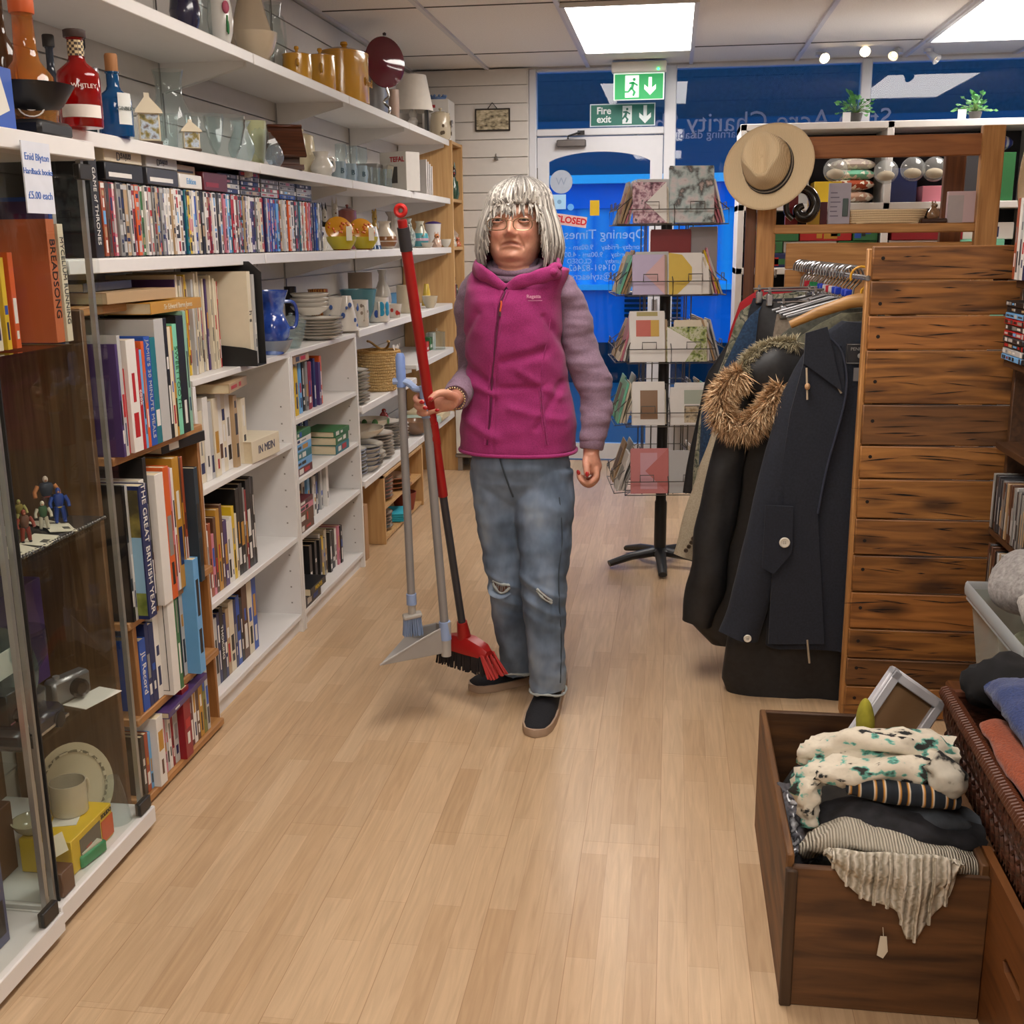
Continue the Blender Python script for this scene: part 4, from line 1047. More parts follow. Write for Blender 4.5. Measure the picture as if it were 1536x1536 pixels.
for k in range(1050):
    if k < 260: phi = rad(R.uniform(-46, 46))
    elif k < 760: phi = rad(R.choice([-1, 1]) * R.uniform(40, 112))
    else: phi = rad(R.uniform(100, 260))
    ln = R.uniform(.75, 1.05) if abs(phi) > rad(60) else R.uniform(.4, 1.2)
    if rad(0) < phi < rad(40) and R.random() < .5: ln *= R.uniform(-.1, .6)
    kk = R.uniform(.965, 1.03); w0 = R.uniform(.0016, .0042); sw = R.uniform(-.06, .06); tone = R.random()
    s0 = R.uniform(0, .22); pts = []; rs = []
    n = 15
    for i in range(n):
        s = s0 + (1 - s0) * i / (n - 1)
        p = hair_pt(phi + sw * s * s + .05 * sin(s * 5 + k) * (s > .5) * .4, s, kk + .012 * s * R.random(), ln)
        pts.append(p); rs.append((w0 * (.5 + .8 * min(1, s * 3)) * (1 - .75 * max(0, (s - .75) / .25)), .0013))
    out = []
    for i, p in enumerate(pts):
        pass
    o0 = len(m.v)
    # ribbon lying on the head: wide along the tangent around the head
    vs = []
    for i, p in enumerate(pts):
        t = (pts[min(i + 1, n - 1)] - pts[max(0, i - 1)]).normalized()
        rad_ = Vector((p.x - HC.x, p.y - HC.y, .06 if i < 6 else 0)).normalized()
        w = t.cross(rad_); w = w.normalized() if w.length > 1e-6 else Vector((1, 0, 0))
        nn = w.cross(t).normalized()
        for a in range(6):
            an = 2 * PI * a / 6; vs.append(p + w * rs[i][0] * cos(an) + nn * rs[i][1] * sin(an))
    fs = []
    for i in range(n - 1):
        for a in range(6):
            a2 = (a + 1) % 6; fs.append((i * 6 + a, i * 6 + a2, i * 6 + 6 + a2, i * 6 + 6 + a))
    fs.append(tuple(range(6))[::-1]); fs.append(tuple((n - 1) * 6 + a for a in range(6)))
    m.add(vs, fs)
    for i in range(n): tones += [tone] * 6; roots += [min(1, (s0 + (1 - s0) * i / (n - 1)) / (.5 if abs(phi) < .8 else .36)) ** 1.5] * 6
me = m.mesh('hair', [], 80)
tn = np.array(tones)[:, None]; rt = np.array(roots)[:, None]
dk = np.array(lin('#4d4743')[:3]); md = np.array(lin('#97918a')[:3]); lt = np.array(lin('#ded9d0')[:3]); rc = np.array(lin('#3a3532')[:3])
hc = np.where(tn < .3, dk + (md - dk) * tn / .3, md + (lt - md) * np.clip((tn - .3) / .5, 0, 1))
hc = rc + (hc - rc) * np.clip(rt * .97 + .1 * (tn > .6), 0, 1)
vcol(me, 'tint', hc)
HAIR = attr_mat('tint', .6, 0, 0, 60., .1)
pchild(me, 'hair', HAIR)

# ---- spectacles
gl = MB()
RIMS = (((-0.541,3.352,1.547), (-0.482,3.352,1.513)), ((-0.463,3.352,1.546), (-0.408,3.352,1.512)))
lens = []
for (a, c) in RIMS:
    cx, cz, rx, rz = (a[0] + c[0]) / 2, (a[2] + c[2]) / 2, (c[0] - a[0]) / 2, (a[2] - c[2]) / 2
    pts = [Vector((cx + rx * abs(cos(t)) ** .75 * (1 if cos(t) > 0 else -1), 3.352 + .010 * ((cx + rx * cos(t) - HX) / .075) ** 2, cz + rz * abs(sin(t)) ** .8 * (1 if sin(t) > 0 else -1))) for t in [2 * PI * i / 28 for i in range(28)]]
    gl.tube(pts, .0015, 6, closed=True); lens.append(pts)
zb_ = RIMS[0][0][2] - .008
gl.tube(bez([(RIMS[0][1][0], 3.353, zb_ - .002), (HX - .001, 3.348, zb_ + .003), (RIMS[1][0][0], 3.353, zb_ - .002)], 5), .0013, 6)
for s, x in ((-1, RIMS[0][0][0]), (1, RIMS[1][1][0])): gl.tube([(x, 3.364, zb_), (x + s * .006, 3.385, zb_ + .003), (HX + s * .086, 3.49, zb_ + .004)], .0011, 6)
SPX = pchild(gl, 'spectacles', mat('#8c7a5e', .28, .85))
for pts in lens:
    m = MB(); m.add(pts, [tuple(range(28))]); o = pchild(m, 'lens', glass('#f4f4f4', 1.3), SPX)

# ---- mauve top: sleeves, polo neck
MAUVE = pattern('noise', ['#715a6c', '#8a7084'], 260, .85, bump=.03, sheen=.1)
def sleeve(path, rr, seed, n=26):
    b = MB(); pts = bez(path, 6); k = len(pts)
    r = [np.interp(i / (k - 1), [j / (len(rr) - 1) for j in range(len(rr))], rr) for i in range(k)]
    b.tube(pts, r, 24)
    return b, pts
def wrinkle(me, seed, amp, scale, dirs=(1, 1, 1), mask=None):
    c = get_co(me); n = get_no(me)
    a = np.array([noise.noise(Vector((p[0] * scale * dirs[0] + seed, p[1] * scale * dirs[1], p[2] * scale * dirs[2]))) for p in c])
    dd = amp * a
    if mask is not None: dd = dd * mask(c)
    set_co(me, c + n * dd[:, None])
b = MB()
for path, rr in ((LA[:6], [.044, .051, .057, .055, .046, .036]), (RA[:6], [.042, .052, .056, .058, .050, .04])):
    pts = bez(path, 6); k = len(pts)
    r = [float(np.interp(i / (k - 1), [j / (len(rr) - 1) for j in range(len(rr))], rr)) for i in range(k)]
    r = [q * (1 + (.045 * sin(i * 2.1) if i > k * .62 else 0)) for i, q in enumerate(r)]
    b.tube(pts, r, 24)
    b.sphere(path[0], .045, 16)
b.loft([ring(-.475, YT, z, rx, ry, 32) for z, rx, ry in ((.92, .12, .085), (1.05, .11, .085), (1.15, .11, .088), (1.25, .115, .09), (1.32, .12, .085), (1.37, .105, .074), (1.40, .075, .066))])
b.loft([ring(HX, 3.48, z, rx, ry, 28) for z, rx, ry in ((1.33, .085, .075), (1.385, .073, .072), (1.405, .071, .071), (1.43, .07, .072))])
me = voxel(b, .005, 3, .5)
wrinkle(me, 3, .010, 12, (.8, .8, 1.8)); wrinkle(me, 9, .003, 30, (.6, .6, 1.8), lambda c: (np.abs(c[:, 0] + .475) > .13) * 1.)
TOP = pchild(me, 'polo_neck_top', MAUVE)
m = MB()
for zz, r0 in ((1.374, .084), (1.393, .0825), (1.412, .080)):
    m.tube([Vector((HX + r0 * cos(a), 3.48 + r0 * sin(a) - .0 , zz - .004 + .020 * sin(a))) for a in [2 * PI * i / 28 for i in range(28)]], .0115, 8, closed=True)
pchild(m, 'rolled_collar', MAUVE, TOP)
for pth, r0 in ((LA, .0385), (RA, .0425)):
    a, c = Vector(pth[5]), Vector(pth[4]); dr = (a - c).normalized(); M = dr.to_track_quat('Z', 'Y').to_matrix()
    m = MB(); m.lathe([(r0, -.035), (r0 + .001, -.02), (r0 - .001, 0), (r0 - .004, .004), (r0 - .009, .002)], a, 22, mtx=M, cap=False); pchild(m, 'cuff', MAUVE, TOP)
# bracelet
a, c = Vector(RA[6]), Vector(RA[5]); dr = (a - c).normalized(); M = dr.to_track_quat('Z', 'Y').to_matrix()
m = MB()
for i in range(26):
    an = 2 * PI * i / 26; m.sphere(Vector(RA[5]) + dr * .012 + M @ Vector((.0335 * cos(an), .0335 * sin(an), 0)), .0032, 8)
pchild(m, 'bracelet', mat('#c9b48a', .25, .8))

# ---- fleece vest
FLE = pattern('noise', ['#86205c', '#a32d72'], 330, .95, bump=.12, sheen=.1)
edge = [((-0.653,3.47,0.844), (-0.289,3.47,0.841), .135), ((-0.654,3.47,0.912), (-0.288,3.47,0.917), .135), ((-0.644,3.47,0.976), (-0.296,3.47,0.979), .13), ((-0.632,3.47,1.035), (-0.307,3.47,1.037), .128), ((-0.632,3.47,1.102), (-0.317,3.47,1.103), .13), ((-0.635,3.47,1.174), (-0.325,3.47,1.175), .136),
        ((-0.634,3.47,1.246), (-0.334,3.47,1.246), .142), ((-0.63,3.47,1.307), (-0.338,3.47,1.306), .142), ((-0.626,3.47,1.343), (-0.326,3.47,1.346), .13), ((-0.621,3.47,1.371), (-0.313,3.47,1.377), .10), ((-0.606,3.47,1.391), (-0.305,3.47,1.399), .08), ((-0.552,3.47,1.41), (-0.366,3.47,1.413), .074)]
rg = []
for a, c, ry in edge:
    rg.append(ring((a[0] + c[0]) / 2, YT + .004, (a[2] + c[2]) / 2, (c[0] - a[0]) / 2, ry, 44, 2.25, (c[2] - a[2]) / (c[0] - a[0])))
b = MB(); b.loft(rg)
me = voxel(b, .005, 3, .5)
c = get_co(me); n = get_no(me)
x, y, z = c[:, 0] + .475, c[:, 1], c[:, 2]
dd = .010 * np.exp(-((x + .055) / .05) ** 2 - ((z - 1.17) / .07) ** 2) * (y < YT) + .012 * np.exp(-((x - .07) / .05) ** 2 - ((z - 1.16) / .07) ** 2) * (y < YT)
dd += np.array([.006 * noise.noise(Vector((p[0] * 7 + 2 * p[2], p[1] * 7, p[2] * 9 + 4))) + .003 * noise.noise(Vector((p[0] * 22, p[1] * 20, p[2] * 26))) for p in c])
def crease(px0, pz0, px1, pz1, am, w=.012):
    ex, ez = px1 - px0, pz1 - pz0; L2 = ex * ex + ez * ez
    t = ((x - px0) * ex + (z - pz0) * ez) / L2; tt = np.clip(t, 0, 1)
    ds = np.hypot(x - px0 - tt * ex, z - pz0 - tt * ez)
    return am * np.exp(-(ds / w) ** 2) * (y < YT + .03)
for q_ in ((-.02, 1.13, .10, 1.16, -.011, .016), (.03, 1.10, .14, 1.02, .008, .014), (-.16, 1.12, -.06, 1.06, -.008, .014), (-.16, 1.07, -.05, 1.03, .007, .012), (.15, 1.06, .08, .93, -.007, .012), (.16, 1.16, .10, 1.26, -.007, .01), (-.03, 1.05, .1, 1.055, -.006, .01), (-.16, 1.19, -.1, 1.27, -.006, .012), (.0, .99, .15, .95, .006, .014), (-.15, .95, -.05, .9, .007, .016)): dd += crease(*q_)
dd += -.004 * np.exp(-((x + .045 + .045 * (1.1 - z)) / .004) ** 2) * (y < YT)     # zip groove
set_co(me, c + n * dd[:, None])
# open the V at the neck
import bmesh
bm = bmesh.new(); bm.from_mesh(me)
zv, xv = (-0.49,3.35,1.339)[2], (-0.49,3.35,1.339)[0]
kill = [f for f in bm.faces if f.calc_center_median().y < YT + .02 and f.calc_center_median().z > zv + abs(f.calc_center_median().x - xv - .012 * (f.calc_center_median().z - zv) / .05) * .62]
kill += [f for f in bm.faces if f.calc_center_median().z > (-0.46,3.47,1.408)[2] and f not in kill]
bmesh.ops.delete(bm, geom=list(set(kill)), context='FACES'); bm.to_mesh(me); bm.free()
VEST = pchild(me, 'fleece_vest', FLE)
ca = get_co(me)
def vfront(px):  # point on the vest front nearest a target x,z
    t = Vector(px) + POFF
    k = np.argmin((ca[:, 0] - t.x) ** 2 + (ca[:, 2] - t.z) ** 2 + (ca[:, 1] > 0.02) * 9)
    return Vector(ca[k]) - POFF
ZIP = [(-0.49,3.35,1.339), (-0.501,3.35,1.297), (-0.509,3.35,1.254), (-0.52,3.35,1.175), (-0.532,3.35,1.075), (-0.539,3.35,0.974), (-0.547,3.35,0.875)]
zp = [vfront(p) for p in ZIP]
m = MB(); m.tube([p + Vector((0, -.003, 0)) for p in bez(zp, 5)], .003, 6); pchild(m, 'zip', mat('#55123a', .6), VEST)
for s in (-1, 1):
    m = MB(); m.tube([p + Vector((s * .0085, -.001, 0)) for p in bez(zp, 5)], .0035, 8, flat=.7); pchild(m, 'zip_welt', FLE, VEST)
q = vfront((-0.499,3.35,1.303))
m = MB(); m.tube([q + Vector((0, -.005, .008)), q + Vector((.001, -.009, 0)), q + Vector((-.003, -.008, -.022))], [.003, .0025, .003], 8); pchild(m, 'zip_pull', mat('#d2582a', .5), VEST)
m = MB(); m.tube([q + Vector((-.003, -.007, -.024)), q + Vector((-.004, -.007, -.036))], .0032, 8); pchild(m, 'zip_slider', mat('#6a5a58', .35, .7), VEST)
pk = [vfront(p) for p in ((-0.385,3.36,1.045), (-0.384,3.36,0.994), (-0.378,3.36,0.933), (-0.37,3.36,0.876))]
for s in (-.003, .004):
    m = MB(); m.tube([p + Vector((s, -.001, 0)) for p in bez(pk, 5)], .0028, 6); pchild(m, 'pocket_welt', FLE, VEST)
sm = [vfront(p) for p in ((-0.356,3.37,1.288), (-0.363,3.36,1.214), (-0.379,3.36,1.115), (-0.385,3.36,1.045))]
m = MB(); m.tube([p + Vector((0, -.0002, 0)) for p in bez(sm, 5)], .0014, 6); pchild(m, 'seam', FLE, VEST)
q = vfront((-0.403,3.35,1.32))
o = text('Regatta', .014, mat('#c98aa6', .6), VEST, 'embroidery', q + POFF + Vector((0, -.008, 0)), (PI / 2, 0, rad(10)), bold=.0004)
m = MB(); m.box(q + Vector((0, -.006, -.012)), (.05, .001, .0015), (0, 0, rad(12))); pchild(m, 'embroidered_line', mat('#c98aa6', .6), VEST)
# standing collar folded open
cp = [(-0.49,3.352,1.343), (-0.524,3.355,1.368), (-0.563,3.375,1.391), (-0.591,3.43,1.404), (-0.587,3.52,1.416), (-0.537,3.575,1.429), (-0.453,3.58,1.432), (-0.382,3.545,1.428), (-0.341,3.46,1.409), (-0.343,3.385,1.393), (-0.393,3.352,1.377), (-0.444,3.347,1.362), (-0.48,3.35,1.345)]
pts = bez(cp, 6); k = len(pts)
m = MB(); m.tube(pts, [(.017 + .010 * sin(PI * i / (k - 1)), .008) for i in range(k)], 14, up=(0, -.3, 1))
me = m.mesh('collar', [], 60); wrinkle(me, 5, .006, 30); pchild(me, 'collar', FLE, VEST)
m = MB()
for c0 in ((-0.345,3.4,1.407), (-0.356,3.37,1.392)): m.sphere(c0, (.022, .014, .012), 14)
me = m.mesh('collar_fold', [], 60); wrinkle(me, 8, .002, 40); pchild(me, 'collar_fold', FLE, VEST)
m = MB(); hm = [r for r in rg[0]]; m.tube([p + (p - Vector((-.475, YT, p.z))) * .012 for p in hm], .006, 8, closed=True); pchild(m, 'hem', FLE, VEST)

# ---- jeans
DEN = pattern('noise', ['#3f4c60', '#5a6a7e', '#74849a', '#8e9cab'], 9, .85, bump=.0, mapping=(1, 1, .55), pos=[.3, .45, .58, .72])
b = MB()
hip = [(.93, .135, .10), (.86, .150, .115), (.80, .157, .12), (.75, .15, .112), (.70, .12, .085), (.66, .07, .05)]
b.loft([ring((-0.465,3.46,0.831)[0], 3.465, z, rx, ry, 36) for z, rx, ry in hip[::-1]])
JR = [((-0.539,3.465,0.775), .086), ((-0.534,3.465,0.656), .081), ((-0.521,3.465,0.524), .069), ((-0.511,3.46,0.391), .059), ((-0.503,3.49,0.267), .057), ((-0.488,3.55,0.071), .055)]
JL = [((-0.389,3.455,0.78), .092), ((-0.386,3.44,0.665), .096), ((-0.38,3.41,0.542), .083), ((-0.38,3.38,0.398), .071), ((-0.373,3.375,0.266), .063), ((-0.367,3.375,0.076), .058)]
for leg in (JR, JL):
    pts = bez([q[0] for q in leg], 6); k = len(pts)
    b.tube(pts, [float(np.interp(i / 6, range(len(leg)), [q[1] for q in leg])) for i in range(k)], 28)
me = voxel(b, .005, 4, .5)
c = get_co(me); n = get_no(me)
dd = np.array([.007 * noise.noise(Vector((p[0] * 9, p[1] * 9, p[2] * 17 + 3 * p[0]))) + .0035 * noise.noise(Vector((p[0] * 22, p[1] * 22, p[2] * 34))) for p in c])
kr, kl = Vector(JR[3][0]), Vector(JL[3][0])
for kk in (kr, kl):
    for j, (dz, am) in enumerate(((.03, .006), (.0, -.006), (-.03, .006), (-.06, -.003))):
        dd += am * np.exp(-((c[:, 2] - kk.z - dz + .5 * (c[:, 0] - kk.x)) / .010) ** 2) * np.exp(-((c[:, 0] - kk.x) / .07) ** 4) * (c[:, 1] < kk.y)
set_co(me, c + n * dd[:, None])
JEANS = pchild(me, 'jeans', DEN)
cj = get_co(me)
def jfront(p):
    t = Vector(p) + POFF
    k = np.argmin((cj[:, 0] - t.x) ** 2 + (cj[:, 2] - t.z) ** 2 + (cj[:, 1] > t.y + .03) * 9)
    return Vector(cj[k]) - POFF
# ripped knees, frayed hems, seams, fly
LIGHTD = mat('#a9b0b0', .9, var=.2, scale=300)
def tear(pts_, w, nm):
    base = [jfront(p) for p in pts_]
    pts = [p + Vector((0, -.002, 0)) for p in bez(base, 5)]
    m = MB(); k = len(pts)
    m.tube(pts, [(.004 + w * sin(PI * i / (k - 1)), .0022) for i in range(k)], 10, up=(0, 0, 1)); pchild(m, nm, mat('#6e4c40', .7, var=.3, scale=80), JEANS)
    m = MB()
    for s in (-1, 1):
        m.tube([p + Vector((0, -.004 - .004 * sin(PI * i / (k - 1)), s * (.003 + w * sin(PI * i / (k - 1))))) for i, p in enumerate(pts)], [.0025 + .003 * R.random() for _ in pts], 6)
    pchild(m, 'frayed_edge', LIGHTD, JEANS)
    m = MB()
    for i in range(2, k - 2):
        if R.random() < .5:
            ww = w * sin(PI * i / (k - 1)); m.tube([pts[i] + Vector((R.uniform(-.003, .003), -.004, ww)), pts[i] + Vector((R.uniform(-.004, .004), -.006, -ww))], .0007, 4)
    if m.v: pchild(m, 'loose_threads', LIGHTD, JEANS)
tear([(-0.549,3.4,0.421), (-0.523,3.4,0.402), (-0.489,3.4,0.412)], .012, 'knee_tear')
tear([(-0.393,3.31,0.432), (-0.374,3.31,0.414), (-0.347,3.31,0.393)], .003, 'knee_tear')
fl = [jfront(p) for p in ((-0.547,3.4,0.412), (-0.554,3.4,0.394), (-0.543,3.4,0.381), (-0.519,3.4,0.378), (-0.491,3.4,0.392))]
m = MB(); m.tube([p + Vector((0, -.008, 0)) for p in bez(fl, 5)], [(.010, .0035)] * 21, 10, up=(0, 0, 1)); pchild(m, 'torn_flap', DEN, JEANS)
for leg in (JR, JL):
    q, r0 = Vector(leg[-1][0]), leg[-1][1]
    m = MB(); m.tube([q + Vector((r0 * 1.0 * cos(a), r0 * 1.0 * sin(a), .004 * sin(a * 3))) for a in [2 * PI * i / 30 for i in range(30)]], .0042, 7, closed=True)
    me = m.mesh('hem', [], 60); wrinkle(me, 4, .004, 60); pchild(me, 'frayed_hem', LIGHTD, JEANS)
STI = mat('#39434d', .9)
sp = [jfront(p) for p in ((-0.329,3.42,0.714), (-0.32,3.4,0.59), (-0.329,3.38,0.487), (-0.327,3.36,0.384), (-0.323,3.36,0.251), (-0.323,3.36,0.116))]
m = MB(); m.tube([p + Vector((.001, -.002, 0)) for p in bez(sp, 6)], .002, 6); pchild(m, 'outseam', STI, JEANS)
sp = [jfront(p) for p in ((-0.513,3.34,0.847), (-0.505,3.34,0.811), (-0.485,3.34,0.76), (-0.473,3.35,0.71))]
m = MB(); m.tube([p + Vector((0, -.0015, 0)) for p in bez(sp, 6)], [.0045, .006, .004] + [.003] * 16, 6); pchild(m, 'fly', STI, JEANS)

# ---- slip-on shoes
def shoe(heel, toe, zh):
    heel, toe = Vector(heel), Vector(toe); d = (toe - heel); L_ = d.length; d.normalize(); s = Vector((-d.y, d.x, 0))
    prof = [(0, .026, .075), (.04, .034, .098), (.10, .036, .098), (.16, .040, .082), (.22, .046, .062), (.27, .047, .052), (.31, .042, .044), (.335, .030, .034), (.345, .012, .022)]
    m = MB(); rings = []
    for t, w, h in prof:
        p = heel + d * (t / .345 * L_); rr = []
        for i in range(24):
            a = 2 * PI * i / 24; c, sn = cos(a), sin(a)
            rr.append(p + s * (w * c) + Vector((0, 0, .022 + (h - .022) * max(0, sn) ** .8 if sn > 0 else .018)))
        rings.append(rr)
    m.loft(rings); o = pchild(m, 'shoe', mat('#12131a', .85, var=.2, scale=200, bump=.2))
    m = MB(); out = [(heel + d * (t / .345 * L_) * 1.0, w) for t, w, h in prof]
    loop = [p + s * (w + .005) for p, w in out] + [out[-1][0] + d * .008] + [p - s * (w + .005) for p, w in out[::-1]] + [heel - d * .01]
    n = len(loop)
    vs = [Vector((p.x, p.y, 0.001)) for p in loop] + [Vector((p.x, p.y, .012)) + (p - (heel + toe) / 2) * .01 for p in loop] + [Vector((p.x, p.y, .026)) for p in loop]
    m.add(vs, [tuple(range(n)), tuple(range(2 * n, 3 * n))[::-1]] + [(k * n + i, k * n + n + i, k * n + n + (i + 1) % n, k * n + (i + 1) % n) for k in (0, 1) for i in range(n)])
    pchild(m, 'sole', mat('#a58d78', .7), o)
    m = MB(); m.tube([heel + d * (L_ * (.06 + .33 * abs(cos(a / 2)) ** 1.5)) * 1 + s * (.033 * sin(a)) + Vector((0, 0, .098 - .014 * abs(cos(a / 2)))) for a in [2 * PI * i / 20 for i in range(20)]], .004, 7, closed=True); pchild(m, 'shoe_collar', mat('#1b1c22', .8), o)
shoe((-0.387,3.691,0), (-0.646,3.516,0), 0)
shoe((-0.361,3.657,0), (-0.387,3.174,0), 0)

# ---------------------------------------------------------------- broom, long brush and dustpan in her hand
def along(a, c, t): return Vector(a).lerp(Vector(c), t)
B0, B1 = Vector((-0.744,3.14,1.541)), Vector((-0.647,3.43,0.208))
t = thing('broom', 'long red and black handled broom with red head held upright by the woman', 'broom', tuple(B1))
def bch(m, n, mm): m.v = [tuple(Vector(v) - B1) for v in m.v]; return m.ob(n, mm, t)
RED = mat('#9a1412', .4, var=.06)
d = (B1 - B0).normalized(); LB = (B1 - B0).length
m = MB(); m.tube([B0 + d * .07, B0 + d * LB * .615], [.0155, .0155], 18); m.tube([B0 + d * LB * .44, B0 + d * LB * .49], [.0175, .0175], 18); m.tube([B0 + d * .0, B0 + d * .06], [.0135, .0135], 14); bch(m, 'handle', RED)
m = MB(); m.tube([B0 + d * .02, B0 + d * .085], .0175, 18); bch(m, 'grip', mat('#2b2a2e', .6))
m = MB(); m.tube([B0 - d * .026 + Vector((.013 * cos(a), 0, .013 * sin(a))) for a in [2 * PI * i / 16 for i in range(16)]], .007, 8, closed=True); bch(m, 'hanging_loop', mat('#b8201c', .35))
m = MB(); m.tube([B0 + d * LB * .6, B1 + d * .0], [.0125, .0125], 16); bch(m, 'lower_pole', mat('#35353a', .4))
q = B0 + d * LB * .475
m = MB(); m.tube([q + Vector((-.012 + .011 * cos(a), -.02, .011 * sin(a))) for a in [2 * PI * i / 14 for i in range(14)]], .0035, 7, closed=True); bch(m, 'locking_ring', RED)
hd = Vector((.12, -.075, 0)); hd.normalize(); hs = Vector((-hd.y, hd.x, 0)); HL = .105; HZ = B1.z - .10
def hp(a, b_, z): return Vector((B1.x, B1.y, 0)) + hd * a + hs * b_ + Vector((0, 0, z + HZ))
m = MB()
rings = []
for a, w, z0, z1 in ((-HL, .018, .075, .09), (-HL + .02, .03, .07, .105), (-.03, .034, .07, .12), (.03, .034, .07, .12), (HL - .02, .03, .07, .105), (HL, .018, .075, .09)):
    rings.append([hp(a, -w, z0), hp(a, w, z0), hp(a, w, (z0 + z1) / 2), hp(a, w * .6, z1), hp(a, -w * .6, z1), hp(a, -w, (z0 + z1) / 2)])
m.loft(rings); m.tube([B1 - d * .075, B1 + d * .01], [.017, .026], 14); hb = bch(m, 'head', RED)
m = MB()
for i in range(36):
    for j in range(4):
        a = -HL + .01 + (2 * HL - .02) * i / 35; w = -.026 + .052 * j / 3
        m.tube([hp(a, w, .075), hp(a * 1.08 + R.uniform(-.006, .006), w * 1.2, .01 + R.random() * .006)], [.0042, .003], 5)
bch(m, 'bristles', mat('#1a1214', .8))
m = MB()
for i in range(10):
    for j in range(4): m.tube([hp(HL - .004 - .001 * i, -.026 + .052 * j / 3, .08), hp(HL + .035 + R.uniform(-.012, .012), (-.026 + .052 * j / 3) * 1.25 + R.uniform(-.006, .006), .012)], [.004, .003], 5)
bch(m, 'red_bristles', mat('#a5201a', .7))

def tube_between(a, c, r, n=14): return MB().tube([a, c], r, n)
GREY = mat('#8f8d8d', .4, .2, var=.05); PALE = mat('#8fa4cc', .5, var=.05)
# dustpan
D0, D1 = Vector((-0.719,3.255,1.058)), Vector((-0.68,3.28,0.288))
t = thing('dustpan', 'grey long handled dustpan hanging from the hand beside the broom', 'dustpan', tuple(D1))
def dch(m, n, mm): m.v = [tuple(Vector(v) - D1) for v in m.v]; return m.ob(n, mm, t)
d = (D1 - D0).normalized()
m = MB(); m.tube([D0 + d * .07, D1], .0135, 16); dch(m, 'pole', GREY)
m = MB(); m.tube([D0 - d * .01, D0 + d * .085], .0165, 16); dch(m, 'sleeve', PALE)
ck = Vector((-0.795,3.262,1.076))
m = MB(); m.tube(bez([D0 + Vector((.003, 0, 0)), D0 + Vector((-.025, 0, .0)), ck + Vector((.04, 0, -.012)), ck + Vector((.018, 0, .003)), ck + Vector((-.02, 0, .004))], 5), [(.010, .012)] * 21, 10); dch(m, 'clip', PALE)
m = MB(); m.tube([D1 - d * .04, D1 + d * .02], .018, 16); dch(m, 'socket', PALE)
zt = D1.z; pw = Vector((-0.862,3.16,0.22)); bk0 = Vector((-0.673,3.28,0.315)); bk1 = Vector((-0.737,3.42,0.27)); lip0 = pw; lip1 = Vector((-0.839,3.4,0.227)); bb0 = Vector((-0.675,3.28,0.226)); bb1 = Vector((-0.737,3.42,0.208)); mid0 = Vector((-0.743,3.235,0.284))
def sheet(m, q, th=.002):
    q = [Vector(p) for p in q]; nn = (q[1] - q[0]).cross(q[2] - q[0]).normalized() * th; k = len(q)
    m.add([p + nn for p in q] + [p - nn for p in q], [tuple(range(k)), tuple(range(k, 2 * k))[::-1]] + [(i, k + i, k + (i + 1) % k, (i + 1) % k) for i in range(k)])
m = MB()
sheet(m, [lip0, lip1, bb1, bb0]); sheet(m, [bb0, bb1, bk1, bk0]); sheet(m, [lip0, bb0, bk0, mid0]); sheet(m, [lip1, Vector((-0.786,3.41,0.26)), bk1, bb1])
dch(m, 'pan', mat('#9a9692', .5, var=.05))
m = MB(); m.tube([lip0, mid0, bk0, bk1, Vector((-0.786,3.41,0.26)), lip1], .0035, 6); m.tube([bk0 + Vector((-.004, 0, .012)), bb0 + Vector((-.004, 0, -.012))], .016, 12); dch(m, 'rim', mat('#a8a4a0', .5))
# lobby brush
L0, L1 = Vector((-0.792,3.262,1.163)), Vector((-0.783,3.27,0.408))
t = thing('lobby_brush', 'small upright brush on a long grey pole clipped beside the dustpan handle', 'brush', tuple(L1))
def lch(m, n, mm): m.v = [tuple(Vector(v) - L1) for v in m.v]; return m.ob(n, mm, t)
d = (L1 - L0).normalized()
m = MB(); m.tube([L0 + d * .1, L1], .0125, 16); lch(m, 'pole', GREY)
m = MB(); m.tube([L0, L0 + d * .012, L0 + d * .1], [.010, .0145, .0145], 16); lch(m, 'grip', mat('#7f9bd6', .45))
m = MB(); m.tube([L1 - d * .01, L1 + d * .025], .016, 14); lch(m, 'socket', PALE)
m = MB(); m.tube([L1 + d * .025, L1 + d * .06], .0125, 12); q = L1 + d * .062
m.box(q, (.06, .04, .014), (0, rad(-8), rad(20)), 0, .004); lch(m, 'head', mat('#a9a49c', .5))
m = MB()
for i in range(9):
    for j in range(5):
        o_ = Vector((-.024 + .048 * i / 8, -.014 + .028 * j / 4, 0)); o_.rotate(Euler((0, 0, rad(20))))
        m.tube([q + o_ + Vector((0, 0, -.004)), q + o_ * 1.25 + Vector((R.uniform(-.003, .003), 0, -.062))], [.003, .0024], 5)
lch(m, 'bristles', mat('#7e90b0', .7))
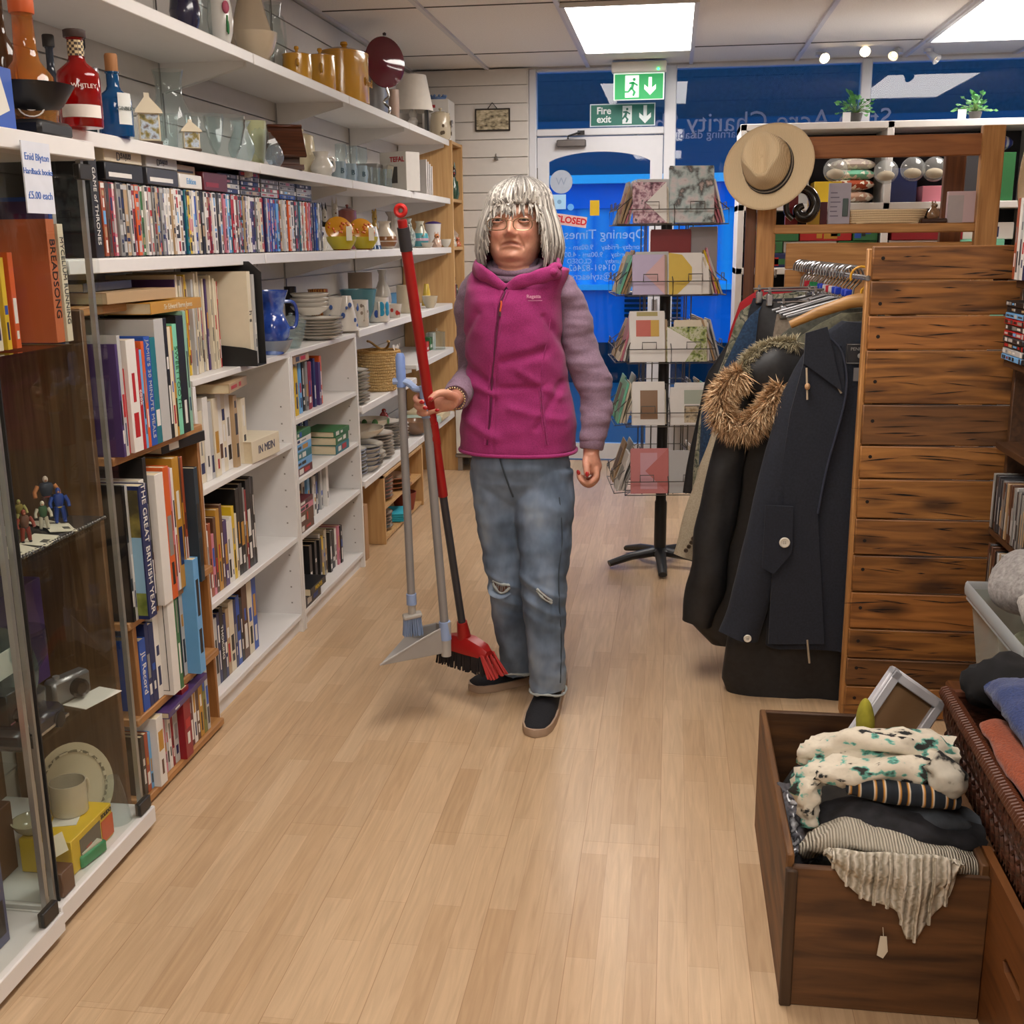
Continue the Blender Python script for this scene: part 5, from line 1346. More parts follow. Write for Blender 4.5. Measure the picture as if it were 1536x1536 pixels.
# ---------------------------------------------------------------- goods on the left shelves
CER = lambda c, r=.18: mat(c, r, var=.03, coat=.4)
CG = glass('#f4f8f8', 1.5, .02, .025)
PR = {
 'vase': [(.55, 0), (.6, .03), (1, .35), (.95, .5), (.55, .78), (.5, .86), (.8, 1)],
 'ovoid': [(.5, 0), (.55, .02), (.9, .25), (1, .45), (.85, .75), (.6, .92), (.62, 1)],
 'jug': [(.6, 0), (.65, .03), (1, .3), (.95, .45), (.6, .72), (.58, .82), (.75, 1)],
 'bowl': [(.35, 0), (.42, .05), (.75, .35), (.95, .75), (1, 1)],
 'dish': [(.5, 0), (.55, .08), (.8, .4), (1, 1)],
 'mug': [(.9, 0), (1, .03), (1, .5), (1, 1)],
 'cup': [(.55, 0), (.6, .05), (.9, .45), (1, 1)],
 'taper': [(.72, 0), (.75, .02), (1, 1)],
 'tumbler': [(.8, 0), (.82, .03), (.9, .5), (1, 1)],
 'goblet': [(.75, 0), (.7, .03), (.12, .07), (.12, .42), (.5, .5), (1, .72), (.95, 1)],
 'bottle': [(.95, 0), (1, .02), (1, .55), (.93, .62), (.45, .72), (.36, .78), (.36, .97), (.42, .98), (.42, 1)],
 'gourd': [(.85, 0), (.95, .04), (1, .25), (.92, .5), (.5, .62), (.42, .72), (.38, .98), (.46, 1)],
 'decanter': [(.75, 0), (.8, .02), (1, .3), (.95, .5), (.65, .68), (.6, .74), (.62, .9), (.72, 1)],
 'pot': [(.85, 0), (.95, .04), (1, .5), (.97, 1)],
 'can': [(.98, 0), (1, .01), (1, 1)],
 'bell': [(1, 0), (.9, .15), (.62, .7), (.4, 1)],
 'barrel': [(.8, 0), (.92, .1), (1, .5), (.9, .9), (.85, 1)],
 'ewer': [(.55, 0), (.6, .04), (.48, .1), (.92, .28), (1, .42), (.72, .6), (.62, .67), (.78, .85), (.98, 1)],
 'pear': [(.5, 0), (.75, .04), (1, .28), (.9, .5), (.45, .75), (.4, .9), (.55, 1)],
}
def vessel(shape, name, cat, label, loc_wh, m, group=None, handle=None, lid=None, spout=None, closed=False, th=.06, band=None, flute=0., nf=0, sy=1., rz=0., neck=None, motif=None, hm=None, n=28):
    x, y, z, w, h = loc_wh; r = w / 2
    pr = [(a * r, b * h) for a, b in PR[shape]]
    t = max(.0018, th * r)
    if not closed: pr = pr + [(max(.001, a - t), max(b, t)) for a, b in pr[::-1]] + [(.0005, t)]
    mb = MB().lathe(pr, n=n, sy=sy, flute=flute, nf=nf)
    o = mb.ob(name, m, None, (x, y, z), (0, 0, rz), 50); tag(o, label, cat, group)
    rim = PR[shape]
    def rad_at(f):
        for (a, b), (c, d) in zip(rim, rim[1:]):
            if b <= f <= d: return r * (a + (c - a) * (f - b) / max(1e-6, d - b))
        return r * rim[-1][0]
    if handle is not None:
        az, f0, f1, out = handle; ca, sa = cos(rad(az)), sin(rad(az))
        r0, r1 = rad_at(f0), rad_at(f1); big = max(r0, r1) + out * r
        P = lambda rr, f: Vector((rr * ca, rr * sa * sy, f * h))
        MB().tube(bez([P(r0 * .96, f0), P(r0 + (big - r0) * .75, f0 - .02), P(big, (f0 + f1) / 2), P(r1 + (big - r1) * .7, f1 + .02), P(r1 * .96, f1)], 5), max(.0025, r * .1), 8).ob('handle', hm or m, o)
    if spout is not None:
        az, f, out = spout; ca, sa = cos(rad(az)), sin(rad(az)); r0 = rad_at(f)
        MB().tube([Vector((r0 * .7 * ca, r0 * .7 * sa, f * h)), Vector(((r0 + out * r * .6) * ca, (r0 + out * r * .6) * sa, (f + .06) * h)), Vector(((r0 + out * r) * ca, (r0 + out * r) * sa, (f + .14) * h))], [r * .22, r * .15, r * .1], 10).ob('spout', m, o)
    if lid is not None:
        lm, lh, kh = lid; rr = rad_at(1) * 1.03
        l = MB().lathe([(rr, 0), (rr, lh * .25), (rr * .6, lh * .8), (.001, lh)], (0, 0, h), n, sy=sy).ob('lid', lm, o)
        if kh: MB().lathe([(r * .1, 0), (r * .09, kh * .3), (r * .17, kh * .6), (r * .14, kh * .9), (.001, kh)], (0, 0, h + lh * .9), 14).ob('knob', lm, l)
    if band is not None:
        for f0, f1, bm_ in band:
            pp = [(rad_at(f0 + (f1 - f0) * k / 6) + .0007, (f0 + (f1 - f0) * k / 6) * h) for k in range(7)]
            MB().lathe(pp, n=n, sy=sy, cap=False).ob('band', bm_, o)
    if neck is not None:
        nm, nh, nw = neck
        MB().lathe([(nw * r, 0), (nw * r * 1.05, nh * .1), (nw * r * 1.05, nh * .9), (nw * r * .9, nh)], (0, 0, h - .002), 18).ob('stopper', nm, o)
    if motif is not None: motif(o, r, h)
    return o
def tags(o, p, rx=.02, rz=.03, rot=(0, 0, 0)):
    MB().b2(-.0006, .0006, -rx, rx, -rz, rz).ob('price_tag', mat('#e2dccb', .7), o, p, rot)
def spots(col, n=6, rr=.2, f=(.2, .8), seed=1):
    """small painted motifs wrapped on the face towards the aisle"""
    def fn(o, r, h):
        Q = random.Random(seed); m = MB()
        for k in range(n):
            a = rad(Q.uniform(-95, 40)); z = h * Q.uniform(*f); s = r * rr * Q.uniform(.6, 1.2)
            M = Matrix.Rotation(a, 3, 'Z') @ Matrix.Rotation(PI / 2, 3, 'Y')
            m.lathe([(s, 0), (s * .9, .0012)], Vector((r * 1.005 * cos(a), r * 1.005 * sin(a), z)), 10, mtx=M, sx=1.3)
        m.ob('painted_motif', col, o)
    return fn
Z1, Z2, Z3, Z4 = 2.10, 1.75, 1.45, 1.10
# top shelf
vessel('ovoid', 'vase', 'vase', 'dark navy glazed vase on the top shelf, cut by the photo edge', ((-1.5,3.542,2.1,0.094,0.166)), CER('#1c1a38'))
vessel('can', 'vase', 'vase', 'tall clear cylinder vase between the navy and the tulip vase', ((-1.52,3.735,2.1,0.052,0.196)), CG)
vessel('ovoid', 'vase', 'vase', 'white vase painted with a pink tulip on the top shelf', ((-1.48,3.776,2.1,0.087,0.203)), CER('#dcdad4'), sy=.7, motif=lambda o, r, h: (
    MB().sphere((r * .68, -r * .52, h * .62), (.012, .012, .02), 12).ob('painted_tulip', mat('#c2607a'), o), MB().tube([(r * .75, -r * .5, h * .5), (r * .72, -r * .52, h * .35), (r * .7, -r * .5, h * .25)], .003, 6).ob('painted_stem', mat('#3c7a44'), o),
    MB().sphere((r * .76, -r * .45, h * .32), (.004, .008, .022), 10).ob('painted_leaf', mat('#2f7a44'), o)))
vessel('jug', 'water_jug', 'jug', 'cream ewer standing in its basin on the top shelf', ((-1.58,4.331,2.1,0.154,0.354)), CER('#cbbba2'), handle=(100, .8, .3, .5))
vessel('bowl', 'wash_basin', 'basin', 'cream wash basin with a flared rim in front of the ewer', ((-1.47,4.068,2.1,0.155,0.1)), CER('#c8b89e'))
vessel('jug', 'glass_jug', 'jug', 'clear glass jug beyond the cream ewer', ((-1.55,4.502,2.1,0.093,0.282)), CG, handle=(70, .85, .3, .5))
YEL = CER('#cf9a34'); 
vessel('pot', 'storage_jar', 'jar', 'smallest yellow lidded jar of the three on the top shelf', ((-1.47,4.52,2.1,0.115,0.092)), YEL, lid=(YEL, .012, .026), handle=(-70, .75, .55, .25))
vessel('pot', 'storage_jar', 'jar', 'middle yellow lidded jar of the three on the top shelf', ((-1.5,4.923,2.1,0.13,0.147)), YEL, lid=(YEL, .012, .026), handle=(-70, .75, .55, .25))
o = vessel('can', 'bread_crock', 'crock', 'big yellow oval crock with raised lettering, largest of three', ((-1.5,5.301,2.1,0.207,0.208)), YEL, lid=(YEL, .03, .035), sy=1.5)
text('Bread', .05, mat('#b07f20', .3), o, 'lettering', (.104, .02, .09), (PI / 2, 0, PI / 2), .002)
vessel('can', 'canister', 'canister', 'tall grey steel canister behind the big yellow crock', ((-1.56,6.05,2.1,0.146,0.333)), mat('#8d8e90', .3, .6), lid=(mat('#9a9b9d', .3, .6), .008, .012))
t = thing('display_plate', 'glossy maroon plate on a silver twisted stand', 'plate', ((-1.45,5.868,2.1,0.135,0.152))[:3])
m = MB(); m.tube(bez([(0, 0, 0), (.012, .01, .04), (-.012, -.01, .07), (.008, .008, .1), (0, 0, .14)], 6), .007, 8); m.lathe([(.05, 0), (.045, .008), (.01, .016)], n=18); m.ob('stand', mat('#b8b6b2', .15, .9), t)
m = MB(); m.lathe([(.001, .012), (.09, .008), (.12, 0), (.122, -.004), (.09, 0), (.001, .004)], (0, 0, .26), 36, mtx=Matrix.Rotation(rad(-40), 3, 'Z') @ Matrix.Rotation(PI / 2, 3, 'Y')); m.ob('plate', CER('#5a0f20', .08), t)
MB().lathe([(.008, 0), (.01, .01), (.001, .016)], (0, 0, .385), 12).ob('finial', mat('#3a2a2a', .3), t)
vessel('can', 'canister', 'canister', 'beige cylinder tin between the plate and the white lamp', ((-1.52,6.281,2.1,0.072,0.181)), mat('#b59a88', .4))
x, y, z, w, h = ((-1.5,6.687,2.1,0.237,0.313))
t = thing('table_lamp', 'white table lamp with a tapered fabric shade on the top shelf', 'table lamp', (x, y, z))
MB().lathe([(w * .5, h * .36), (w * .34, h * .98), (w * .335, h * .98), (w * .49, h * .36)], n=32, cap=False).ob('lamp_shade', mat('#d6cfc4', .8), t)
MB().lathe([(.045, 0), (.045, .012), (.02, .03), (.03, .06), (.018, h * .25), (.024, h * .32), (.012, h * .42)], n=20).ob('base', CER('#d8d2ca'), t)
x, y, z, w, h = ((-1.42,6.685,2.1,0.054,0.137))
t = thing('picture_frame', 'small dark picture frame beside the white lamp', 'picture frame', (x, y, z), rad(20)); MB().b2(-.006, .006, -.05, .05, 0, .12, 0, .002).ob('frame', mat('#1d1c22', .4), t); MB().b2(.006, .0068, -.04, .04, .012, .108).ob('picture', mat('#2b3a55', .3), t)
o = vessel('barrel', 'lantern', 'lantern', 'cream pierced ceramic lantern jar on the top shelf', ((-1.45,7.238,2.1,0.133,0.151)), CER('#cbbca0'), lid=(CER('#cbbca0'), .02, .022), motif=spots(mat('#5a4a36', .8), 10, .16, (.2, .8), 4))
x, y, z, w, h = ((-1.53,8.035,2.1,0.184,0.303))
x, y, z, h = -1.5, 7.43, 2.102, .25
o = fbox('white shop box with a small drawn emblem, on the beech unit top', x, y, z, .17, .2, h, 'white', bands=0)
MB().tube([(.0865 , .02 * cos(a), h * .45 + .02 * sin(a)) for a in [2 * PI * i / 16 for i in range(13)]], .002, 6).ob('emblem', mat('#5a6272'), o)
MB().b2(-.05, .0, -.1007, -.1, h * .8, h * .87).ob('red_label', mat('#b02a2a'), o)
m = MB(); m.lathe([(.045, 0), (.05, .02), (.045, .02), (.04, 0)], n=20)
for k in range(10): m.sphere((.048 * cos(k * .63), .048 * sin(k * .63), .028), .009, 8)
o = m.ob('ring_ornament', CER('#6a86b4'), None, (x, y, z + h)); tag(o, 'pale blue beaded ring sitting on the white shop box', 'ornament')

# middle shelf: bottles over the cabinets
ZB = 1.708
def blabel(w0, col, f0, f1, txt=None, tsz=.02, tcol='#2a2a2a', wrap=60, a0=-60):
    def fn(o, r, h):
        m = MB()
        def P(i, j):
            a = rad(a0 - wrap + 2 * wrap * i); return Vector(((r + .0008) * cos(a), (r + .0008) * sin(a), h * (f0 + (f1 - f0) * j)))
        m.grid(P, 13, 2); m.ob('label', mat(col, .6), o)
        if txt: text(txt, tsz, mat(tcol, .5), o, 'lettering', ((r + .002) * cos(rad(a0)), (r + .002) * sin(rad(a0)), h * (f0 + f1) / 2), (PI / 2, 0, rad(a0 + 90)))
    return fn
TAN_ = mat('#9c6a3e', .7)
vessel('gourd', 'liqueur_bottle', 'bottle', 'rounded amber bottle with an orange cap and white scrollwork', ((-1.39,2.417,1.708,0.112,0.257)), glass('#e8a050', 1.5, .03, .22), neck=(mat('#c4551a', .5), .03, .45), closed=True, motif=lambda o, r, h: [MB().tube([(r * 1.01 * cos(rad(-60) + .5 * cos(a) * s), r * 1.01 * sin(rad(-60) + .5 * cos(a) * s), h * (.26 + .1 * sin(a) * s)) for a in [2 * PI * i / 18 for i in range(19)]], .0018, 5).ob('scrollwork', mat('#e8ded4', .5), o) for s in (.5, 1.)])
vessel('bottle', 'liqueur_bottle', 'bottle', 'tall brown bottle at the very edge behind the amber one', ((-1.47,2.461,1.708,0.059,0.308)), glass('#6a4a34', 1.5, .03, .4), neck=(mat('#3a2a20', .5), .04, .42), closed=True)
vessel('bottle', 'gin_bottle', 'bottle', 'dark grey bottle with a black cap behind the red one', ((-1.6,2.896,1.75,0.052,0.229)), glass('#3c4450', 1.5, .03, .5), neck=(mat('#2a2624', .5), .03, .55), closed=True)
vessel('bottle', 'gin_bottle', 'bottle', 'red fluted gin bottle with a patterned neck and white label', ((-1.385,2.626,1.75,0.097,0.2)), glass('#c01c1c', 1.5, .03, .35), neck=(mat('#3a2a26', .5), .018, .5), closed=True, flute=.012, nf=18,
    motif=lambda o, r, h: (blabel(0, '#e6ded6', .1, .24)(o, r, h), text('WHITLEY', .0135, mat('#f0e6dc'), o, 'lettering', (r * 1.08 * cos(rad(-50)), r * 1.08 * sin(rad(-50)), h * .44), (PI / 2, 0, rad(40))),
    MB().lathe([(r * .38, h * .79), (r * .38, h * .96)], n=20, cap=False).ob('neck_band', pattern('check', ['#c8b48a', '#3a2a20'], 160), o)))
vessel('bottle', 'gin_bottle', 'bottle', 'dark bottle half hidden behind the red gin bottle', ((-1.62,3.101,1.75,0.048,0.258)), glass('#3c4a50', 1.5, .03, .5), neck=(mat('#222222', .5), .03, .5), closed=True)
vessel('bottle', 'gin_bottle', 'bottle', 'blue ribbed gin bottle with a wooden stopper and white label', ((-1.42,2.867,1.75,0.085,0.158)), glass('#1f6fae', 1.5, .03, .35), neck=(TAN_, .045, .36), closed=True, flute=.02, nf=26, motif=blabel(0, '#d6dad6', .18, .66, 'GINBERY', .013, '#4a5a5a', 28, -25))
vessel('bottle', 'gin_bottle', 'bottle', 'small clear bottle behind the blue gin bottle', ((-1.6,3.128,1.75,0.041,0.192)), CG, neck=(mat('#9a9a9e', .3, .6), .02, .5), closed=True)
x, y, z = (-1.34,2.235,1.717)
o = fbox('blue carton carrying a white card at the photo edge', -1.40, y, ZB, .1, .1, .125, 'blue', bands=0); MB().b2(.0505, .052, -.05, .04, .03, .1).ob('card', mat('#d8d4ca', .7), o, None, (rad(20), 0, 0))
x, y, z, w, h = ((-1.38,2.41,1.708,0.107,0.097))
t = thing('scales', 'black kitchen scales with a scoop shaped pan', 'scales', (x, y, z))
MB().b2(-.05, .05, -.07, .07, 0, .035, 0, .008).ob('base', mat('#141416', .4), t)
MB().lathe([(.03, .045), (.06, .07), (.085, .11), (.082, .11), (.056, .073), (.001, .05)], n=26, sy=1.15, cap=False).ob('pan', mat('#17171a', .35), t)
MB().tube([(0, 0, .03), (0, 0, .05)], .02, 12).ob('pivot', mat('#b0604a', .4), t)

def lantern(lab, loc_wh, pic, roof):
    x, y, z, w, h = loc_wh; r = w / 2
    t = thing('cottage_lantern', lab, 'lantern', (x, y, z), rad(30))
    MB().b2(-r * .8, r * .8, -r * .8, r * .8, 0, h * .08, 0, .002).ob('base', mat('#4a3a2c', .5), t)
    b_ = MB().b2(-r * .7, r * .7, -r * .7, r * .7, h * .08, h * .62, 0, .002).ob('body', CER('#cfc3a6'), t)
    m = MB()
    m.b2(r * .7, r * .71, -r * .6, r * .6, h * .12, h * .58); m.b2(-r * .6, r * .6, -r * .71, -r * .7, h * .12, h * .58); m.ob('painted_scene', pic, b_)
    MB().lathe([(r * 1.3, h * .6), (r * 1.2, h * .66), (r * .25, h * .92), (r * .25, h)], n=4, mtx=Matrix.Rotation(PI / 4, 3, 'Z')).ob('roof', roof, t)
SCN = pattern('noise', ['#2c3a1e', '#8a7a3a', '#b8c8d8', '#5a3a20'], 40, .4)
lantern('large cream lantern painted with a country scene beside the blue bottle', ((-1.46,3.139,1.75,0.082,0.141)), SCN, CER('#d3c8b0'))
lantern('small cream lantern painted with a village scene by the cut glass', ((-1.43,3.353,1.75,0.067,0.091)), SCN, CER('#d3c8b0'))
CUT = pattern('cells', ['#ffffff', '#e8eeee'], 60, .1)
vessel('decanter', 'vase', 'vase', 'large cut glass vase with a flared neck on the middle shelf', ((-1.6,3.607,1.75,0.136,0.268)), CG, flute=.02, nf=30)
vessel('tumbler', 'vase', 'vase', 'squat cut glass vase in front of the large one', ((-1.43,3.197,1.75,0.061,0.09)), CG, flute=.04, nf=24)
vessel('bowl', 'glass_bowl', 'bowl', 'cut glass bowl with starburst sides, nearest of the glass bowls', ((-1.58,3.826,1.75,0.131,0.157)), CG, flute=.04, nf=20)
vessel('bowl', 'glass_bowl', 'bowl', 'wide cut glass bowl, second of the glass bowls', ((-1.48,3.752,1.75,0.133,0.143)), CG, flute=.05, nf=16)
vessel('vase', 'glass_vase', 'vase', 'frosted glass vase before the yellow green leafy dish', ((-1.52,4,1.75,0.094,0.151)), glass('#eef4f4', 1.5, .2, .25))
vessel('dish', 'leaf_dish', 'dish', 'pale yellow green leaf shaped dish on the middle shelf', ((-1.6,4.364,1.75,0.087,0.188)), CER('#ccd0a0'))
t = thing('glass_plate', 'fluted clear glass plate leaning at the shelf front', 'plate', ((-1.44,3.99,1.75,0.117,0.077))[:3])
MB().lathe([(.001, .0), (.03, .002), (.062, .014), (.058, .018), (.03, .006), (.001, .004)], (0, 0, .062), 36, mtx=Matrix.Rotation(rad(-35), 3, 'Z') @ Matrix.Rotation(rad(70), 3, 'Y'), flute=.05, nf=18).ob('plate', CG, t)
vessel('ovoid', 'glass_ornament', 'ornament', 'round clear glass paperweight beside the fluted plate', ((-1.42,4.057,1.75,0.067,0.073)), glass('#dfe8f2', 1.5, .02, .15), closed=True)
# wooden bird house
x, y, z, w, h = ((-1.46,4.296,1.75,0.141,0.169))
t = thing('bird_house', 'dark wooden tabletop bird house with a steep roof', 'bird house', (x, y, z), rad(28))
WDK = wood('#2e160c', '#5a2f1a', 'X', .3, 8)
MB().b2(-.06, .06, -.05, .05, 0, .02, 0, .002).b2(-.045, .045, -.04, .04, .02, h * .5).ob('body', WDK, t)
for s in (-1, 1):
    MB().box((0, s * .036, h * .62), (.13, .012, .15), (s * rad(38), 0, 0), 0, .002).ob('roof_board', WDK, t)
MB().lathe([(.012, .0), (.012, .002)], (.046, 0, h * .36), 14, mtx=Matrix.Rotation(PI / 2, 3, 'Y')).ob('entrance_hole', mat('#120a06', .8), t)
CRM = CER('#cfc2a2')
vessel('barrel', 'biscuit_barrel', 'jar', 'tall cream biscuit barrel with a knobbed lid behind the bird house', ((-1.56,4.807,1.75,0.113,0.166)), CRM, lid=(CRM, .016, .018))
vessel('jug', 'milk_jug', 'jug', 'white pottery jug with a round handle on the middle shelf', ((-1.46,4.752,1.75,0.1,0.101)), CER('#d4d0c6'), handle=(60, .8, .25, .5))
BLG = CER('#8fa2ac')
def imug(a, lab=''):
    o = vessel('mug', 'mug', 'mug', lab, a, BLG, group='grey blue initial mugs', handle=(60, .8, .25, .45)); text('B', a[4] * .42, mat('#3f5a66'), o, 'lettering', (a[3] / 2 * .75, -a[3] / 2 * .75, a[4] * .48), (PI / 2, 0, rad(45)), .002)
imug((-1.46,4.993,1.75,0.064,0.077), lab='grey blue mug with an initial, nearest of three')
imug((-1.45,5.126,1.75,0.066,0.076), lab='grey blue mug with an initial, middle of three')
imug((-1.44,5.269,1.75,0.068,0.076), lab='grey blue mug with an initial, farthest of three')
vessel('goblet', 'wine_glass', 'glass', 'tall stemmed glass behind the mugs, nearest of three', ((-1.6,5.521,1.75,0.058,0.196)), CG, group='stemmed glasses on the middle shelf')
vessel('goblet', 'wine_glass', 'glass', 'tall stemmed glass behind the mugs, middle of three', ((-1.6,5.71,1.75,0.06,0.201)), CG, group='stemmed glasses on the middle shelf')
vessel('goblet', 'wine_glass', 'glass', 'tall stemmed glass behind the mugs, farthest of three', ((-1.6,5.898,1.75,0.062,0.209)), CG, group='stemmed glasses on the middle shelf')
for a, lab in ((((-1.43,5.374,1.75,0.047,0.079)), 'first'), (((-1.46,5.624,1.75,0.049,0.089)), 'second'), (((-1.43,5.638,1.75,0.049,0.083)), 'third'), (((-1.5,6.041,1.75,0.049,0.107)), 'fourth')):
    vessel('tumbler', 'tumbler', 'glass', 'small clear tumbler by the kitchen box, %s from the mugs' % lab, a, CG, group='tumblers on the middle shelf')
x, y, z, w, h = ((-1.47,6.193,1.75,0.13,0.201))
o = fbox('pale kitchen appliance box lettered in red on the middle shelf', x, y, z, .18, .12, h, '#cdc8bf', bands=0, rz=rad(-25))
text('TEFAL', .036, mat('#b3202a'), o, 'lettering', (.03, -.0615, h * .8), (PI / 2, 0, 0), bold=.001); MB().b2(-.01, .03, -.0612, -.06, h * .2, h * .62).ob('printed_utensils', mat('#4a4642'), o)
MB().b2(-.06, -.02, -.066, -.064, h * .3, h * .62).ob('price_tag', mat('#e0d8c4'), o, None, (0, rad(14), 0))
x, y, z, w, h = ((-1.45,6.565,1.75,0.061,0.188))
for k in range(4):
    o = MB().b2(-.06, .06, -.004, .004, 0, h * (1 - .05 * k), 0, .001).ob('greeting_card', mat('#d0ccc8', .5), None, (x, y + .012 + .05 * k, z), (0, 0, rad(-30))); tag(o, 'white boxed card standing past the kitchen box, %s in the line' % ORD[k], 'card', 'white cards on the middle shelf')
    MB().tube([(.0, -.005, h * .25), (.01, -.005, h * .5), (.0, -.005, h * .7)], .003, 6).ob('printed_motif', mat('#5a6a8a'), o)
o = fbox('dark grey appliance box behind the stemmed glasses', -1.62, (-1.6,6.206,1.917)[1], Z2, .12, .3, .14, 'grey', bands=0)

# lower shelf past the DVDs
x, y, z, w, h = ((-1.56,5.255,1.45,0.187,0.133))
o = fbox('white carton lying behind the yellow dishes', -1.60, yend + .32, Z3, .16, .34, .10, 'white', bands=0)
def melon(lab, loc_wh, grp):
    x, y, z, w, h = loc_wh; r = w / 2
    o = MB().lathe([(r * .35, 0), (r * .6, h * .04), (r * .95, h * .34), (r, h * .5), (r * .93, h * .5), (r * .55, h * .1), (.001, h * .08)], n=26).ob('covered_dish', CER('#b8aa2a'), None, (x, y, z)); tag(o, lab, 'dish', grp)
    MB().lathe([(r * .62, 0), (r * .5, h * .07), (r * .36, h * .09)], n=24, cap=True).ob('foot', CER('#6a1c12'), o, (0, 0, 0))
    M = Matrix.Rotation(rad(-50), 3, 'Z') @ Matrix.Rotation(rad(64), 3, 'Y')
    l = MB().lathe([(r * .98, 0), (r * .9, .012), (r * .4, .024), (.001, .028)], (-r * .15, r * .1, h * .72), 26, mtx=M).ob('lid', CER('#c98a1c'), o)
    m = MB()
    for q in range(16):
        a, rr = q * 2.4, r * .24 * (q % 4) + .006; m.sphere(Vector((-r * .15, r * .1, h * .72)) + M @ Vector((rr * cos(a), rr * sin(a), .028 - .018 * (rr / r) ** 2)), (.0065, .0065, .003), 8, mtx=M)
    m.ob('painted_seeds', CER('#c25a14'), l)
    tags(o, (r * .75, -r * .75, h * .6), .014, .03, (0, 0, rad(-45)))
melon('yellow fruit shaped dish with a price tag, nearer of two', ((-1.44,4.921,1.45,0.134,0.118)), 'yellow fruit dishes')
melon('yellow fruit shaped dish, farther of two', ((-1.43,5.259,1.45,0.131,0.117)), 'yellow fruit dishes')
def critter(lab, cat, loc_wh, cols, ears=True, name='figurine', sit=True):
    x, y, z, w, h = loc_wh; r = w / 2
    t = thing(name, lab, cat, (x, y, z), rad(-60))
    b_ = MB(); b_.lathe([(r * .8, 0), (r, h * .15), (r * .85, h * .4), (r * .5, h * .58), (r * .42, h * .66)], n=18); b_.ob('body', cols[0], t)
    hd_ = MB().sphere((r * .15, 0, h * .76), (r * .55, r * .5, h * .17), 16).ob('head', cols[1], t)
    if ears:
        for s in (-1, 1): MB().lathe([(r * .2, 0), (r * .14, h * .1), (.001, h * .2)], (0, s * r * .3, h * .86), 10, sx=.5).ob('ear', cols[0], hd_)
    MB().sphere((r * .62, 0, h * .73), r * .14, 10).ob('nose', cols[2], hd_)
    for s in (-1, 1): MB().sphere((r * .55, s * r * .2, h * .8), r * .08, 8).ob('eye', mat('#141414', .2), hd_)
    for s in (-1, 1): MB().tube([(r * .4, s * r * .5, h * .5), (r * .75, s * r * .45, h * .3), (r * .85, s * r * .25, h * .12)], [r * .2, r * .17, r * .16], 8).ob('arm', cols[0], t)
    return t
BKC, WHC, BRC, REDC = CER('#1c1a18'), CER('#d2cbbd'), CER('#7a5236'), CER('#a02a22')
critter('little black and white dog figurine behind the white carton', 'figurine', ((-1.66,5.397,1.45,0.058,0.208)), (BKC, WHC, BKC))
critter('white cat figurine with a plume between the dog and the pink pot', 'figurine', ((-1.64,5.51,1.45,0.065,0.236)), (WHC, WHC, BRC))
vessel('pot', 'teapot', 'teapot', 'dusky pink lidded pot with a knob at the back', ((-1.66,5.798,1.45,0.096,0.186)), CER('#a05a54'), lid=(CER('#a05a54'), .02, .02))
critter('black and white cow creamer in front of the DVD row end', 'figurine', ((-1.45,4.651,1.45,0.055,0.093)), (WHC, BKC, WHC))
vessel('bell', 'lighthouse_ornament', 'ornament', 'white lighthouse bottle with a blue foot', ((-1.44,5.479,1.45,0.071,0.107)), CER('#cfd2d8'), band=[(.0, .18, CER('#31507a'))])
vessel('pear', 'vase', 'vase', 'cream over brown pottery vase with a side chip', ((-1.46,5.77,1.45,0.129,0.137)), CER('#ccc0ae'), band=[(.02, .45, CER('#8a5c36'))])
critter('small yellow bird ornament behind the cream and brown vase', 'ornament', ((-1.62,6.185,1.45,0.058,0.216)), (CER('#b8923a'), CER('#b8923a'), BKC))
vessel('vase', 'vase', 'vase', 'pale pleated vase behind the broom handle', ((-1.62,6.611,1.45,0.109,0.205)), CER('#b8ada2'), flute=.06, nf=12)
vessel('pear', 'pitcher', 'jug', 'teal and pink bellied pitcher beside the travel cup', ((-1.46,6.603,1.45,0.101,0.15)), CER('#c6c2ae'), band=[(.05, .26, CER('#3f8a94')), (.26, .36, CER('#b89aa8')), (.36, .55, CER('#4a98a2'))], handle=(-60, .85, .45, .5))
vessel('pear', 'pitcher', 'jug', 'dark patterned pitcher behind the broom handle', ((-1.5,6.468,1.45,0.091,0.163)), pattern('noise', ['#2e3a40', '#a8b0a8', '#5a6a6a'], 40, .2), handle=(-60, .85, .45, .5))
vessel('taper', 'travel_cup', 'cup', 'white travel cup with a purple lid', ((-1.5,7.171,1.45,0.101,0.143)), CER('#d6d2ce', .4), lid=(mat('#3a2a6e', .4), .016, 0))
critter('orange and white fox figurine before the travel cup', 'figurine', ((-1.43,6.932,1.45,0.065,0.088)), (CER('#c8aa96'), CER('#c27a4a'), BKC))
vessel('bowl', 'dish', 'dish', 'small white square rimmed dish at the shelf end', ((-1.43,7.223,1.45,0.068,0.049)), WHC)
vessel('dish', 'saucer', 'dish', 'shallow white saucer below the teal pitcher', ((-1.42,6.593,1.45,0.085,0.029)), WHC)

